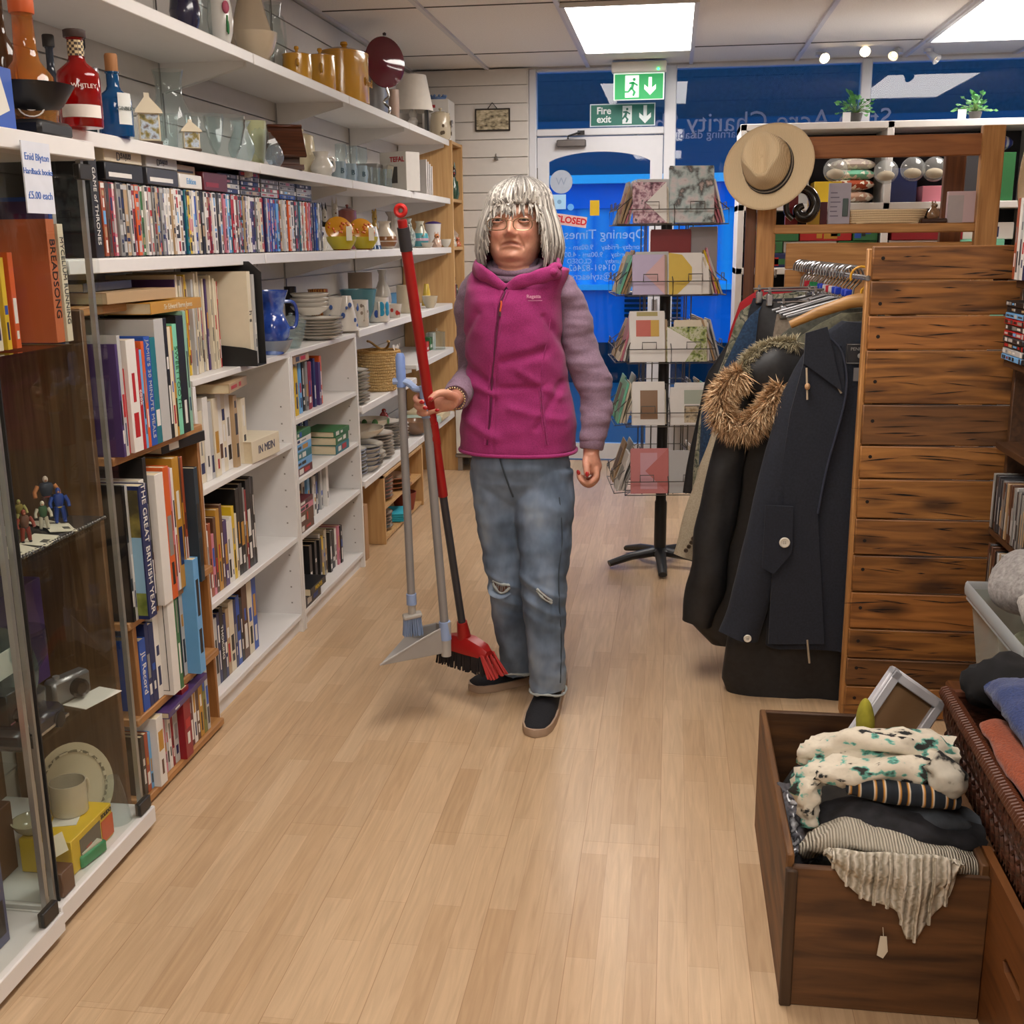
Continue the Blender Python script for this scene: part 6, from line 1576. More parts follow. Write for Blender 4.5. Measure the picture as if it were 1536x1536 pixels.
# beech unit
critter('dark green hooded figurine holding fruit in the beech unit', 'figurine', ((-1.43, 7.5, 1.752, .085, .22)), (CER('#2c4a38'), CER('#3a2a20'), REDC))
critter('small brown figurine beside the hooded one in the beech unit', 'figurine', ((-1.43, 7.38, 1.752, .045, .09)), (BRC, WHC, BKC))
def tiny_house(lab, loc_wh, c):
    x, y, z, w, h = loc_wh; r = w / 2
    t = thing('house_ornament', lab, 'ornament', (x, y, z), rad(-70)); b_ = MB().b2(-r * .6, r * .6, -r, r, 0, h * .62).ob('walls', c, t)
    MB().slab([(-r * 1.15, h * .58), (r * 1.15, h * .58), (0, h)], r * 1.3, Matrix.Rotation(PI / 2, 4, 'Z') @ Matrix.Rotation(PI / 2, 4, 'X')).ob('roof', CER('#b8a494'), t); MB().b2(r * .6, r * .62, -r * .25, r * .25, 0, h * .36).ob('door', CER('#9a8a7a'), b_)
tiny_house('cream pitched roof house ornament, nearer of two', ((-1.45, 7.37, 1.452, .075, .12)), CER('#c4b4a2')); tiny_house('cream pitched roof house ornament, farther of two', ((-1.45, 7.52, 1.452, .08, .125)), CER('#c8baa8'))
critter('white goose figurine before the house ornaments', 'figurine', ((-1.405, 7.35, 1.452, .045, .06)), (WHC, WHC, REDC)); critter('orange cat figurine before the house ornaments', 'figurine', ((-1.405, 7.5, 1.452, .045, .06)), (CER('#c06a48'),) * 2 + (BKC,))
critter('dark horse ornament low in the beech unit', 'figurine', ((-1.45, 7.5, 1.122, .09, .16)), (BKC, BRC, BKC)); vessel('pot', 'jar', 'jar', 'white jar with a maroon lid in the beech unit', ((-1.43, 7.38, 1.122, .06, .09)), CER('#8a2a2a'), lid=(WHC, .01, .01))
for k in range(5):
    c = ('white', 'crimson', 'black', 'silver', 'maroon')[k]; o = fbox('%s carton in the beech unit lower shelf, %s from the near side' % (c, nth(k)), -1.5, 7.31 + .056 * k, .8, .1, .05, R.uniform(.14, .26), c)

# waist high shelf: jugs, plates and mugs
BLU = pattern('noise', ['#142a6e', '#2a4aa0', '#8aa0c8'], 14, .12, coat=.5)
vessel('ewer', 'ewer', 'jug', 'big blue and white ewer with a curled rim on the bookcase', ((-1.43,3.956,1.09,0.13,0.228)), BLU, handle=(40, .82, .4, .5), spout=(-120, .82, .35))
vessel('dish', 'serving_dish', 'dish', 'low blue rimmed dish under the glass dome', ((-1.43,3.968,1.09,0.136,0.051)), CER('#8a94a4'))
t = vessel('dish', 'glass_dome', 'dish', 'clear glass domed dish with a silver base on the bookcase top', ((-1.44,4.195,1.09,0.112,0.095)), glass('#e8f0f0', 1.5, .02, .12), lid=(glass('#e8f0f0', 1.5, .02, .12), .03, .012))
PLATE = lambda r: [(r * .55, 0), (r * .6, .003), (r * .72, .006), (r, .016), (r, .019), (r * .7, .010), (.0005, .006)]
def plates(n, x, y, z, r, pitch, grp, where, c=None, rim=None, sy=1., name='plate', prof=None, cap=8):
    for k in range(n):
        o = MB().lathe(prof or PLATE(r), n=30, sy=sy).ob(name, c or CER('#dad4ca'), None, (x + R.uniform(-.004, .004), y + R.uniform(-.004, .004), z + pitch * k), (0, 0, R.random()))
        pos = 'topmost' if k == n - 1 else ('lowest' if k == 0 else nth(k) + ' from below')
        tag(o, '%s, %s of %s' % (where, pos, ('one', 'two', 'three', 'four', 'five', 'six', 'seven', 'eight', 'nine', 'ten')[n - 1]), 'plate' if name == 'plate' else 'bowl', grp)
        MB().lathe([(r * .985, .0175), (r * 1.006, .0165), (r * 1.006, .0195), (r * .985, .0197)] if not prof else [(r * .99, prof[3][1]), (r * 1.01, prof[3][1] + .001), (r * .99, prof[3][1] + .003)], n=30, sy=sy, cap=False).ob('rim', rim or mat('#8f857a', .3), o)
x, y, z, w, h = ((-1.46,4.594,1.09,0.195,0.064)); plates(7, x, y, z, w / 2, .012, 'dinner plates on the bookcase', 'white dinner plate on the farther bookcase')
BW = lambda r: [(r * .5, 0), (r * .55, .004), (r * .9, .022), (r, .034), (r * .96, .034), (r * .5, .008), (.0005, .006)]
x, y, z, w, h = ((-1.52,4.686,1.175,0.164,0.056)); plates(4, x, y, 1.176 + .01, w / 2, .018, 'soup bowls on the plates', 'white soup bowl stacked above the dinner plates', name='bowl', prof=BW(w / 2))
vessel('can', 'tin', 'tin', 'small dark tin at the back between ewer and plates', ((-1.62,4.728,1.09,0.052,0.212)), mat('#2a2626', .3, .5)); 
vessel('dish', 'striped_bowl', 'bowl', 'orange striped bowl behind the stacked soup bowls', ((-1.62,5.114,1.09,0.093,0.185)), pattern('stripe', ['#a04a1a', '#d8a84a', '#7a2a16'], 14, .3))
BF = CER('#d2ccc2'); BLP = mat('#3f5a94', .3)
vessel('taper', 'flower_pot', 'pot', 'white pot with blue flowers, nearest on the shelf end', ((-1.5,4.945,1.09,0.101,0.156)), BF, motif=spots(BLP, 8, .16, (.15, .85), 2))
vessel('bell', 'flower_pot', 'pot', 'white scalloped bell pot with blue flowers in front', ((-1.44,4.952,1.1,0.107,0.152)), BF, motif=spots(BLP, 8, .16, (.15, .8), 5))
vessel('mug', 'mug', 'mug', 'cream mug with chevron bands beside the blue flowered pots', ((-1.44,5.172,1.1,0.081,0.123)), BF, handle=(-50, .8, .25, .5), motif=spots(mat('#8a7a6a'), 5, .2, (.2, .8), 3))
o = vessel('mug', 'mug', 'mug', 'white mug with a big turquoise butterfly', ((-1.44,5.491,1.1,0.119,0.12)), BF, handle=(-70, .8, .25, .4))
rr_ = ((-1.44,5.491,1.1,0.119,0.12))[3] / 2; hh_ = ((-1.44,5.491,1.1,0.119,0.12))[4]
m = MB()
for s in (-1, 1):
    for q_, (dz, sz) in enumerate(((.12, .2), (-.12, .15))):
        a = rad(-38 + s * 17); m.sphere((rr_ * 1.0 * cos(a), rr_ * 1.0 * sin(a), hh_ * (.52 + dz)), (.003, rr_ * .26, hh_ * sz), 12, mtx=Matrix.Rotation(a, 3, 'Z'))
m.ob('painted_butterfly', mat('#2a8ab0', .3), o)
a = rad(-80); MB().sphere((rr_ * cos(a), rr_ * sin(a), hh_ * .35), (.003, rr_ * .2, hh_ * .16), 10, mtx=Matrix.Rotation(a, 3, 'Z')).ob('painted_patch', mat('#2a4a9a', .3), o)
vessel('taper', 'mug', 'mug', 'white mug with red robins and autumn leaves', ((-1.44,5.817,1.1,0.091,0.07)), BF, motif=spots(mat('#b0342a', .3), 4, .22, (.3, .8), 7))
vessel('can', 'cake_tin', 'tin', 'round greyish brown tin at the back of the mugs', ((-1.62,5.846,1.1,0.126,0.23)), mat('#8a7866', .6))
vessel('dish', 'platter', 'dish', 'flat teal edged platter under the round tin', ((-1.5,5.369,1.1,0.181,0.164)), CER('#4a7a84'))
vessel('pear', 'jug', 'jug', 'grey white slim jug behind the butterfly mug', ((-1.6,6.233,1.1,0.097,0.234)), CER('#b8b0a4'))
o = fbox('small pale blue box behind the slim jug', -1.64, (-1.64,6.684,1.265)[1], Z4, .05, .1, .09, 'sky', bands=0)
vessel('mug', 'mug', 'mug', 'tall cream mug beside the broom handle', ((-1.46,6.182,1.1,0.096,0.152)), CER('#c6baa2'), handle=(20, .8, .25, .5))
vessel('bell', 'egg_cup', 'cup', 'yellow bell shaped cup on a cream saucer', ((-1.5,6.925,1.1,0.066,0.132)), CER('#c8a83a')); vessel('dish', 'saucer', 'dish', 'cream saucer below the yellow bell cup', ((-1.43,6.69,1.1,0.095,0.07)), CER('#c8bca2'))
for k, (a) in enumerate((((-1.56,7.475,1.1,0.062,0.103)), ((-1.54,7.577,1.1,0.063,0.09)), ((-1.52,7.66,1.1,0.064,0.082)))): vessel('tumbler', 'tumbler', 'glass', 'clear tumbler at the beech unit end, %s from the cups' % ORD[k], a, CG, group='tumblers beside the beech unit')
# low shelves: wicker basket, stacked crockery
x, y, z, w, h = ((-1.47,5.587,0.75,0.21,0.196))
WICK = pattern('wave', ['#a87c40', '#dcb878', '#ecd29c'], 60, .7, (1, 1, 1.4), bump=.5)
t = thing('wicker_basket', 'light wicker basket on the low shelf behind the poles', 'basket', (x, y, z))
m = MB(); r = w / 2
for k in range(13):
    zz = .012 + (h - .02) * k / 12
    m.tube([Vector(((r * (.82 + .18 * k / 12) + .003 * (1 if (i + k) % 2 else -1)) * cos(2 * PI * i / 36), (r * (.82 + .18 * k / 12) + .003 * (1 if (i + k) % 2 else -1)) * sin(2 * PI * i / 36), zz)) for i in range(36)], h / 24, 6, closed=True)
m.lathe([(r * .8, 0), (r * .8, .01)], n=30); m.ob('basket_weave', WICK, t)
MB().tube([(r * 1.02 * cos(2 * PI * i / 36), r * 1.02 * sin(2 * PI * i / 36), h) for i in range(36)], .008, 8, closed=True).ob('rim', wood('#a07838', '#c8a060', 'X', .6), t)
m = MB(); m.tube([(r * .5 * cos(a), r * 1.0 * sin(a), h + .05 * cos(a) ** 2) for a in [PI * i / 12 for i in range(13)]], .006, 8); m.ob('handle', wood('#a07838', '#c8a060', 'X', .6), t)
m = MB()
for k in range(3): m.grid(lambda i, j: Vector((r * .6 - .0 + .01 * sin(j * 9 + k), r * (.5 + .35 * k) + .06 * i, h + .02 - .17 * j + .01 * sin(i * 12))), 8, 10)
o = m.ob('net_curtain', mat('#d2cac4', .9), None, (x, y, z)); tag(o, 'white cloths hung over the wicker basket edge', 'cloth')
x, y, z, w, h = ((-1.5,5.194,0.75,0.127,0.13)); 
plates(10, -1.47, 5.08, .752, .085, .0155, 'side plates on the low shelf', 'side plate at the near end of the low shelf', CER('#cfcac0'))
t = MB().lathe(PLATE(.13), n=36, mtx=Matrix.Rotation(rad(70), 3, 'Y')).ob('platter', CER('#b8aea4'), None, (-1.66, 5.3, .885)); tag(t, 'big round platter propped against the wall behind the wicker basket', 'platter')
for (yy, rr, n, pt, sy, rimc, lab) in ((5.1, .10, 8, .016, 1., '#8a94aa', 'blue rimmed plate at the near end of the lowest shelf'), (5.33, .12, 6, .02, 1.25, '#8a8478', 'oval dish, second stack on the lowest shelf'), (5.58, .115, 8, .016, 1., '#94887c', 'brown rimmed plate, third stack on the lowest shelf'), (5.85, .10, 9, .016, 1., '#6e6862', 'dark rimmed plate, fourth stack on the lowest shelf'), (6.06, .085, 6, .016, 1., '#7a6a5a', 'cream plate, last stack on the lowest shelf')):
    plates(n, -1.52, yy, .402, rr, pt, lab.split(',')[0] + ' stack', lab, CER('#dcd6cc'), mat(rimc, .3), sy=sy)
plates(5, -1.46, 5.22, .402, .075, .02, 'bowls at the front of the lowest shelf', 'small bowl at the lowest shelf front', CER('#bfb9b0'), mat('#3a4a6a', .3), name='bowl', prof=BW(.075))
vessel('bowl', 'salad_bowl', 'bowl', 'oval cream vegetable dish on top of the oval stack', (-1.50, 5.33, .545, .22, .05), CER('#c9bfae'), sy=1.3)
vessel('bowl', 'bowl', 'bowl', 'leafy white bowl on the brown rimmed stack', (-1.52, 5.58, .552, .2, .05), WHC, motif=spots(mat('#3f6a3a'), 3, .2, (.7, .9), 3))
vessel('bowl', 'bowl', 'bowl', 'brown mixing bowl at the far end of the lowest shelf', (-1.45, 6.3, .402, .2, .08), CER('#8a6a52'))
critter('poinsettia red ornament on the dark rimmed stack', 'ornament', (-1.52, 5.85, .56, .05, .06), (REDC, REDC, WHC), ears=False)
plates(6, -1.53, 5.55, .186, .12, .02, 'plates in the low wooden unit', 'plate in the low wooden unit', CER('#c8c0b4'), mat('#8a4a3a', .3))
plates(3, -1.5, 5.84, .186, .12, .024, 'terracotta rimmed plates in the low unit', 'terracotta rimmed plate in the low unit', CER('#c0a890'), mat('#a05a3a', .3))
plates(5, -1.53, 5.55, .026, .11, .018, 'plates at the foot of the low unit', 'plate at the foot of the low unit', CER('#c8c0b4'), mat('#7a5a4a', .3))
m = MB()
for k in range(4): m.b2(-.06, .06, -.09, .09, .012 * k, .011 + .012 * k, 0, .003)
o = m.ob('napkin_pack', mat('#2aa2b8', .8), None, (-1.47, 5.78, .027), (0, 0, rad(12))); tag(o, 'turquoise folded napkins in the low wooden unit', 'napkins')
vessel('taper', 'plant_pot', 'pot', 'terracotta pot in the low wooden unit', (-1.46, 6.0, .026, .14, .1), mat('#8a3a26', .7))
# cardboard leaning at the end of the bookcases, glass jars, red boxes
o = fbox('flat brown cardboard box standing against the white bookcase end', -1.52, 5.07, .0, .2, .05, .27, '#a8805a', bands=0, rz=rad(-4)); MB().b2(-.1, .1, -.0255, -.025, .262, .27).ob('flap', mat('#c09a70', .8), o)
vessel('can', 'glass_jar', 'jar', 'large clear glass jar on the shelf beside the beech unit', ((-1.47,7.048,0.82,0.11,0.109)), CG, lid=(CG, .01, .014))
vessel('barrel', 'glass_jar', 'jar', 'second clear glass jar behind the large one', ((-1.58,7.255,0.82,0.096,0.063)), CG)
o = fbox('red framed game box leaning behind the glass jars', -1.62, (-1.62,7.785,0.955)[1], .82, .04, .34, .2, 'maroon', bands=1); MB().b2(.0205, .022, -.1, .1, .03, .13).ob('label', mat('#c03a2a'), o)
for k, c in enumerate(('red', 'green', 'white')): fbox('small %s packet by the glass jars' % c, -1.52, (-1.5,6.905,1.014)[1] + .1 * k, .82, .05, .07, .06 + .02 * k, c)
o = MB().b2(-.12, .12, -.16, .16, 0, .05, 0, .012).ob('folded_linen', mat('#a8b8a8', .9), None, (-1.5, 6.55, .402)); tag(o, 'pale green folded linen on the lowest shelf beside the unit', 'linen')
o = MB().b2(-.12, .12, -.13, .13, 0, .06, 0, .012).ob('folded_linen', mat('#c8b896', .9), None, (-1.5, 6.86, .402)); tag(o, 'cream folded linen nearest the beech unit', 'linen')
# goods on the floor by the door wall
x, y, z = (-1.526,7.598,0)
o = fbox('white boxed tool set with a figure printed on it, on the floor', -1.24, 7.36, .12, .3, .3, .30, 'white', bands=0)
m = MB(); m.sphere((-.04, -.152, .24), (.02, .003, .025), 10); m.tube([(-.03, -.152, .22), (.02, -.152, .15), (.03, -.152, .1)], [.03, .035, .02], 8, flat=.1); m.tube([(.03, -.152, .12), (.0, -.152, .02)], .012, 6, flat=.2); m.tube([(.03, -.152, .12), (.06, -.152, .02)], .012, 6, flat=.2); m.ob('printed_figure', mat('#4a4440'), o)
MB().b2(.03, .1, -.152, -.15, .02, .08).ob('price_tag', mat('#d8d0bc'), o)
m = MB(); m.b2(-.16, .16, -.14, .14, .09, .115, 0, .005); [m.b2(sx * .13 - .015, sx * .13 + .015, sy * .11 - .015, sy * .11 + .015, 0, .09) for sx in (-1, 1) for sy in (-1, 1)]
o = m.ob('low_stool', mat('#8a8078', .5), None, (-1.24, 7.36, .0)); tag(o, 'small grey stool under the white boxed tool set', 'stool')
o = fbox('navy storage case with a grey lid on the white boxed set', -1.24, 7.36, .422, .26, .26, .12, 'navy', bands=0); MB().b2(-.135, .135, -.135, .135, .12, .16, 0, .01).ob('lid', mat('#6a6662', .5), o)

# ---------------------------------------------------------------- inside the glass cabinets
o = MB().box((0, 0, 0), (.003, .105, .14)).ob('price_notice', mat('#d4d8e2', .6), None, (-1.288, (-1.288,2.238,1.615)[1], (-1.288,2.238,1.615)[2]), (0, 0, rad(0))); tag(o, 'white paper notice with blue handwriting on the cabinet glass', 'notice')
BI = mat('#3a68b8', .6)
for s, z_, sz in (('Enid Blyton', .04, .02), ('Hardback books', .012, .0165), ('£5.00 each', -.035, .021)): text(s, sz, BI, o, 'lettering', (.002, 0, z_), (PI / 2, 0, PI / 2))
ZA = 1.268
book('coral hardback facing out with a dark title down its spine', (-1.365, 2.40, ZA), .034, .27, .2, '#c06a42', title='BREADSONG', tcol='black', tsize=.03, bands=0)
book('cream spined paperback lettered in black beside the coral hardback', (-1.36, 2.432, ZA), .024, .26, .17, 'cream', title='MYCELIUM RUNNING', tcol='charcoal', tsize=.02, bands=0)
for k, (c, t_, h) in enumerate((('purple', .02, .31), ('blue', .018, .32), ('silver', .02, .3))): book('%s spined book against the cabinet side, %s past the paperback' % (c, ORD[k]), (-1.40, 2.452 + .0 + .017 * k, ZA), .015, h, .2, c, group='books at the cabinet side')
for k, (c, t_) in enumerate((('orange', .03), ('rust', .03), ('maroon', .028), ('cream', .02), ('yellow', .016), ('orange', .018))): book('%s old hardback leaning in the upper cabinet, %s from the photo edge' % (c, ORD[k]), (-1.38, 2.085 + .034 * k, ZA), t_, (.25, .25, .23, .19, .19, .2)[k], .16, c, group='old hardbacks in the upper cabinet')
# toy figures on the glass shelf
SKN = mat('#b8866a', .5); DBL = mat('#23408a', .4); DGY = mat('#3a3e48', .5)
def toy(lab, x, y, z, h, cols, cape=None, rz=0., name='toy_figure', bulk=1.):
    t = thing(name, lab, 'toy', (x, y, z), rz); s = h
    MB().lathe([(s * .09 * bulk, s * .42), (s * .12 * bulk, s * .5), (s * .17 * bulk, s * .72), (s * .13 * bulk, s * .8), (s * .05, s * .83)], n=16, sy=.9, sx=.7).ob('body', cols[1], t)
    hd_ = MB().sphere((.0, 0, s * .9), (s * .075, s * .07, s * .095), 14).ob('head', cols[0], t)
    MB().sphere((s * .02, 0, s * .885), (s * .06, s * .05, s * .06), 10).ob('face', SKN, hd_)
    for q in (-1, 1):
        MB().tube([(0, q * s * .07, s * .45), (s * .02, q * s * .1, s * .24), (0, q * s * .11, s * .06)], [s * .075, s * .06, s * .055], 10).ob('leg', cols[2], t)
        MB().sphere((s * .03, q * s * .11, s * .03), (s * .08, s * .05, s * .035), 10).ob('boot', cols[3], t)
        MB().tube([(0, q * s * .16 * bulk, s * .74), (s * .03, q * s * .24 * bulk, s * .58), (s * .1, q * s * .24 * bulk, s * .45)], [s * .06, s * .05, s * .05], 10).ob('arm', cols[0] if cols[4] is None else cols[4], t)
    MB().lathe([(s * .105 * bulk, s * .43), (s * .105 * bulk, s * .48)], n=16, sy=.9, sx=.72).ob('belt', cols[5], t)
    if cape is not None: MB().grid(lambda i, j: Vector((-s * .1 - .12 * s * j, (-.16 + .32 * i) * s * (1 + .6 * j), s * .8 - .72 * s * j)), 7, 7).ob('cape', cape, t)
    return t
ZF = .832
YLW = mat('#a8922c', .5)
toy('blue caped toy figure standing on a white card', (-1.42,2.411,0.867)[0], (-1.42,2.411,0.867)[1], ZF + .012, .085, (DBL, DBL, DBL, DBL, None, YLW), mat('#2a2e38', .6), rad(-50))
toy('bald toy figure in dark armour with orange arms', -1.46, 2.43, ZF + .03, .09, (mat('#c8b8a8', .5), DGY, mat('#5a4038', .5), DGY, mat('#c07a44', .5), mat('#8a4030', .5)), None, rad(-50), bulk=1.25)
for k, (px, py, x_, h, c1, c2, lab) in enumerate(((50, 745, -1.46, .055, '#a8a8ac', '#c05a2a', 'grey helmeted toy figure with an orange chest'), (40, 760, -1.42, .06, '#b8ab96', '#7a6a52', 'cream toy animal figure at the tray front'), (30, 790, -1.40, .06, '#8a3a2a', '#6a4a3a', 'brown robed toy figure nearest the cabinet door'), (28, 735, -1.5, .07, '#5a5a50', '#8a6a4a', 'olive toy figure at the back of the tray'), (12, 790, -1.42, .055, '#c8c0aa', '#3a5a3a', 'white and green toy figure at the photo edge'), (68, 735, -1.5, .05, '#a8a060', '#8a7a3a', 'mustard toy figure between the blue and bald ones'))):
    p = (-1.4, 2.1, .8)
    toy(lab, x_, 2.10 + .055 * k + (.0 if k % 2 else .02), ZF + .012, h * 1.25, (mat(c1, .5), mat(c2, .5), mat(c1, .5), mat('#2a2624', .5), None, mat('#3a3430', .5)), None, rad(R.uniform(-80, -20)))
vessel('taper', 'eyebath_mug', 'mug', 'small black and white striped mug with a blue motif among the toys', (-1.55, 2.27, ZF, .05, .065), WHC, band=[(.75, .82, BKC), (.88, .95, BKC)], motif=spots(mat('#2a4a8a'), 2, .4, (.4, .5), 2))
m = MB(); m.b2(-.08, .08, -.24, .22, 0, .008, 0, .004)
for k in range(40): m.sphere((.082, -.24 + .46 * k / 39, .004), .0055, 8)
o = m.ob('beaded_tray', mat('#6a6664', .25, .7), None, (-1.44, 2.28, ZF - .0), (0, 0, 0)); tag(o, 'beaded grey tray carrying the toy figures', 'tray')
for k, (x_, y_, rz, rx) in enumerate(((-1.385, 2.26, 10, 0), (-1.40, 2.37, 40, 0), (-1.45, 2.4, 60, 0), (-1.39, 2.16, -10, 0), (-1.5, 2.12, 30, 0))):
    o = MB().b2(-.03, .03, -.045, .045, 0, .0012).b2(.005, .02, -.02, .005, .0012, .0016, 1).ob('price_card', [mat('#d8d0ba', .7), mat('#5a554c', .7)], None, (x_, y_, ZF + .0095 + .0002 * k), (0, rad(6), rad(rz))); tag(o, 'white price card under the toys, %s from the photo edge' % ('third', 'fourth', 'fifth', 'second', 'first')[k], 'price card')
# middle glass shelf
ZG = .432
t = thing('cine_camera', 'old silver compact camera lying on the middle glass shelf', 'camera', (-1.40, 2.33, ZG), rad(-20))
MB().b2(-.02, .02, -.055, .055, 0, .062, 0, .008).ob('body', mat('#7a7876', .3, .6), t); MB().lathe([(.022, 0), (.022, .014), (.018, .022), (.014, .018)], (.02, .01, .03), 20, mtx=Matrix.Rotation(PI / 2, 3, 'Y')).ob('lens', mat('#3a332e', .2, .5), t); MB().lathe([(.008, 0), (.008, .006)], (0, -.03, .062), 12).ob('shutter_button', ALU, t)
o = MB().b2(-.035, .035, -.06, .06, 0, .0015).ob('price_card', mat('#d6d2c6', .7), None, (-1.345, 2.34, ZG + .0), (0, 0, rad(-15))); tag(o, 'long white price card in front of the old camera', 'price card')
vessel('goblet', 'wine_glass', 'glass', 'large clear balloon glass between the camera and the frame', (-1.45, 2.25, ZG, .11, .2), glass('#e6eaea', 1.4, .02), group=None)
vessel('cup', 'glass_candle_holder', 'glass', 'clear cut glass cup on the middle glass shelf', (-1.40, 2.17, ZG, .075, .085), glass('#e6eaea', 1.45, .02, .08))
t = MB().lathe(PLATE(.11), n=36, mtx=Matrix.Rotation(rad(-30), 3, 'Z') @ Matrix.Rotation(rad(75), 3, 'Y')).ob('glass_platter', glass('#c8d0c4', 1.4, .05, .15), None, (-1.50, 2.18, ZG + .112)); tag(t, 'smoky round glass platter propped behind the cut glass cup', 'platter')
MB().b2(.045, .047, -.035, .035, .0, .06).ob('price_tag', mat('#d8d6cc', .7), t)
fbox('dark purple book sized box at the back of the middle glass shelf', -1.58, 2.36, ZG, .12, .2, .26, 'purple', bands=0)
fbox('pink and black box at the photo edge, middle glass shelf', -1.42, 2.085, ZG, .08, .05, .12, 'black', None, 'pink', bands=1)
m = MB(); m.b2(-.05, .05, -.09, .09, 0, .05, 0, .012); o = m.ob('model_car', mat('#2c2e34', .2, .3), None, (-1.385, 2.12, ZG + .001)); tag(o, 'black and chrome model car on an orange wooden plinth', 'model car'); MB().b2(-.052, .052, -.092, .092, .012, .018).ob('chrome_trim', mat('#b8bcc0', .1, .9), o); MB().b2(-.035, .035, -.05, .03, .05, .078, 0, .012).ob('cabin', mat('#1a1c20', .15), o)
for sx in (-1, 1):
    for sy in (-1, 1): MB().lathe([(.018, -.006), (.018, .006)], (sx * .048, sy * .055, .018), 16, mtx=Matrix.Rotation(PI / 2, 3, 'Y')).ob('wheel', mat('#141414', .6), o)
# cabinet floor
ZH = .067
m = MB(); t = m.lathe([(.05, 0), (.055, .003), (.075, .008), (.108, .016), (.108, .019), (.074, .012), (.0005, .008)], (0, 0, 0), 40, mtx=Matrix.Rotation(rad(-25), 3, 'Z') @ Matrix.Rotation(rad(72), 3, 'Y')).ob('plate', CER('#b9b096'), None, (-1.45, 2.38, ZH + .107)); tag(t, 'cream plate with rim lettering propped up on the cabinet floor', 'plate')
MB().lathe([(.084, .0165), (.090, .0178), (.090, .0182), (.084, .0168)], (0, 0, 0), 40, mtx=Matrix.Rotation(rad(-25), 3, 'Z') @ Matrix.Rotation(rad(72), 3, 'Y'), cap=False).ob('rim_lettering', pattern('check', ['#b9b096', '#6a6450'], 90), t)
t = fbox('yellow and orange toy car box with a window front', -1.40, 2.26, ZH, .13, .19, .085, 'yellow', bands=0, rz=rad(0))
MB().b2(.0652, .066, -.06, .035, .008, .07).ob('window', glass('#8a8478', 1.4, .03, .5), t); MB().b2(.0652, .0664, .04, .095, .006, .06).ob('orange_panel', mat('#c8501e', .4), t); text('SOLIDO', .014, mat('#2a2a1a'), t, 'lettering', (.0668, .065, .073), (PI / 2, 0, PI / 2), bold=.0006); MB().b2(.0664, .0668, -.035, -.01, .012, .04).ob('toy_seen_inside', mat('#a03a24', .3), t)
MB().b2(-.03, .03, -.03, .03, .0852, .086).ob('price_label', mat('#d6d2c4', .7), t, None, (0, 0, .3))
vessel('mug', 'mug', 'mug', 'cream mug standing on the yellow toy car box', (-1.41, 2.30, ZH + .0855, .085, .08), CER('#b8b09a'), handle=(70, .8, .25, .4))
vessel('dish', 'pipe_bowl', 'dish', 'cream dish beside the mug on the yellow box', (-1.45, 2.2, ZH + .0855, .09, .03), CER('#a89f84'))
vessel('bell', 'glass_bell', 'ornament', 'clear glass bell between the yellow box and the cabinet hinge', (-1.36, 2.42, ZH, .075, .12), CG, closed=True)
fbox('dark wallet on edge behind the white tag', -1.50, 2.12, ZH, .03, .13, .17, 'brown', bands=0)
o = MB().b2(-.035, .035, -.0007, .0007, 0, .045).ob('price_tag', mat('#d0cab2', .7), None, (-1.335, 2.1, ZH + .085), (rad(-20), 0, rad(70))); tag(o, 'large white barcode tag leaning near the door seal', 'price tag')
o = MB().b2(-.02, .02, -.045, .045, 0, .03, 0, .004).ob('trinket_box', mat('#2f8a5a', .4), None, (-1.34, 2.24, ZH), (0, 0, rad(-10))); tag(o, 'green enamelled trinket on the cabinet floor', 'trinket'); MB().b2(-.014, .014, -.035, .035, .03, .034).ob('lid', mat('#c8c2ae', .4), o)
fbox('small wooden box with a light lid by the cabinet corner', -1.335, 2.1, ZH, .05, .05, .06, 'brown', bands=0)
# near cabinet: books at its foot
for k, (c, t_, h) in enumerate((('tan', .035, .26), ('brown', .016, .25), ('mustard', .014, .25), ('#4a5274', .05, .245))):
    book('%s hardback at the foot of the near cabinet, %s from the photo edge' % (c if c[0] != '#' else 'slate blue', ORD[k]), (-1.345, 1.80 + (0, .037, .055, .07)[k] + t_ / 2, ZH), t_, h, .2, c)
vessel('dish', 'plate_white', 'plate', 'white china plate at the photo edge in the near cabinet', (-1.40, 1.93, .83, .19, .03), WHC)
fbox('orange toy box in the near cabinet above the hardbacks', -1.39, 1.88, .432, .1, .12, .05, 'orange')
fbox('dark brown box standing under the orange toy box', -1.45, 1.93, ZH + .0, .1, .1, .33, 'brown', bands=0)
# ---------------------------------------------------------------- revolving card stand
SX, SY = -.03, 5.13
WIRE = mat('#6a6866', .35, .7, var=.03); BLKP = mat('#17171a', .4)
CS = thing('card_spinner', 'revolving wire greeting card stand on a black star base', 'card stand', (SX, SY, 0))
MB().lathe([(.028, .05), (.028, .30), (.024, .31), (.024, 1.66), (.001, 1.67)], n=18).ob('pole', BLKP, CS)
MB().lathe([(.045, .045), (.05, .07), (.03, .085)], n=20).ob('hub', BLKP, CS)
for k in range(5):
    a = rad(-86 + 72 * k)
    MB().tube([(.03 * cos(a), .03 * sin(a), .062), (.14 * cos(a), .14 * sin(a), .05), (.25 * cos(a), .25 * sin(a), .022)], [(.022, .028), (.018, .024), (.014, .02)], 10, up=(0, 0, 1)).ob('base_leg', BLKP, CS)
MB().lathe([(.0235, 0), (.0235, .05)], (.0045, 0, .1), 14).ob('paper_sticker', mat('#a89c90', .7), CS)
TZ = [1.545, 1.25, .965, .69, .385]
TH = rad(8)
def cs_pt(face, u, r, z):   # u along the face, r outwards
    a = TH + face * PI / 2
    n = Vector((sin(a), -cos(a), 0)); t = Vector((cos(a), sin(a), 0))
    return n * r + t * u + Vector((0, 0, z))
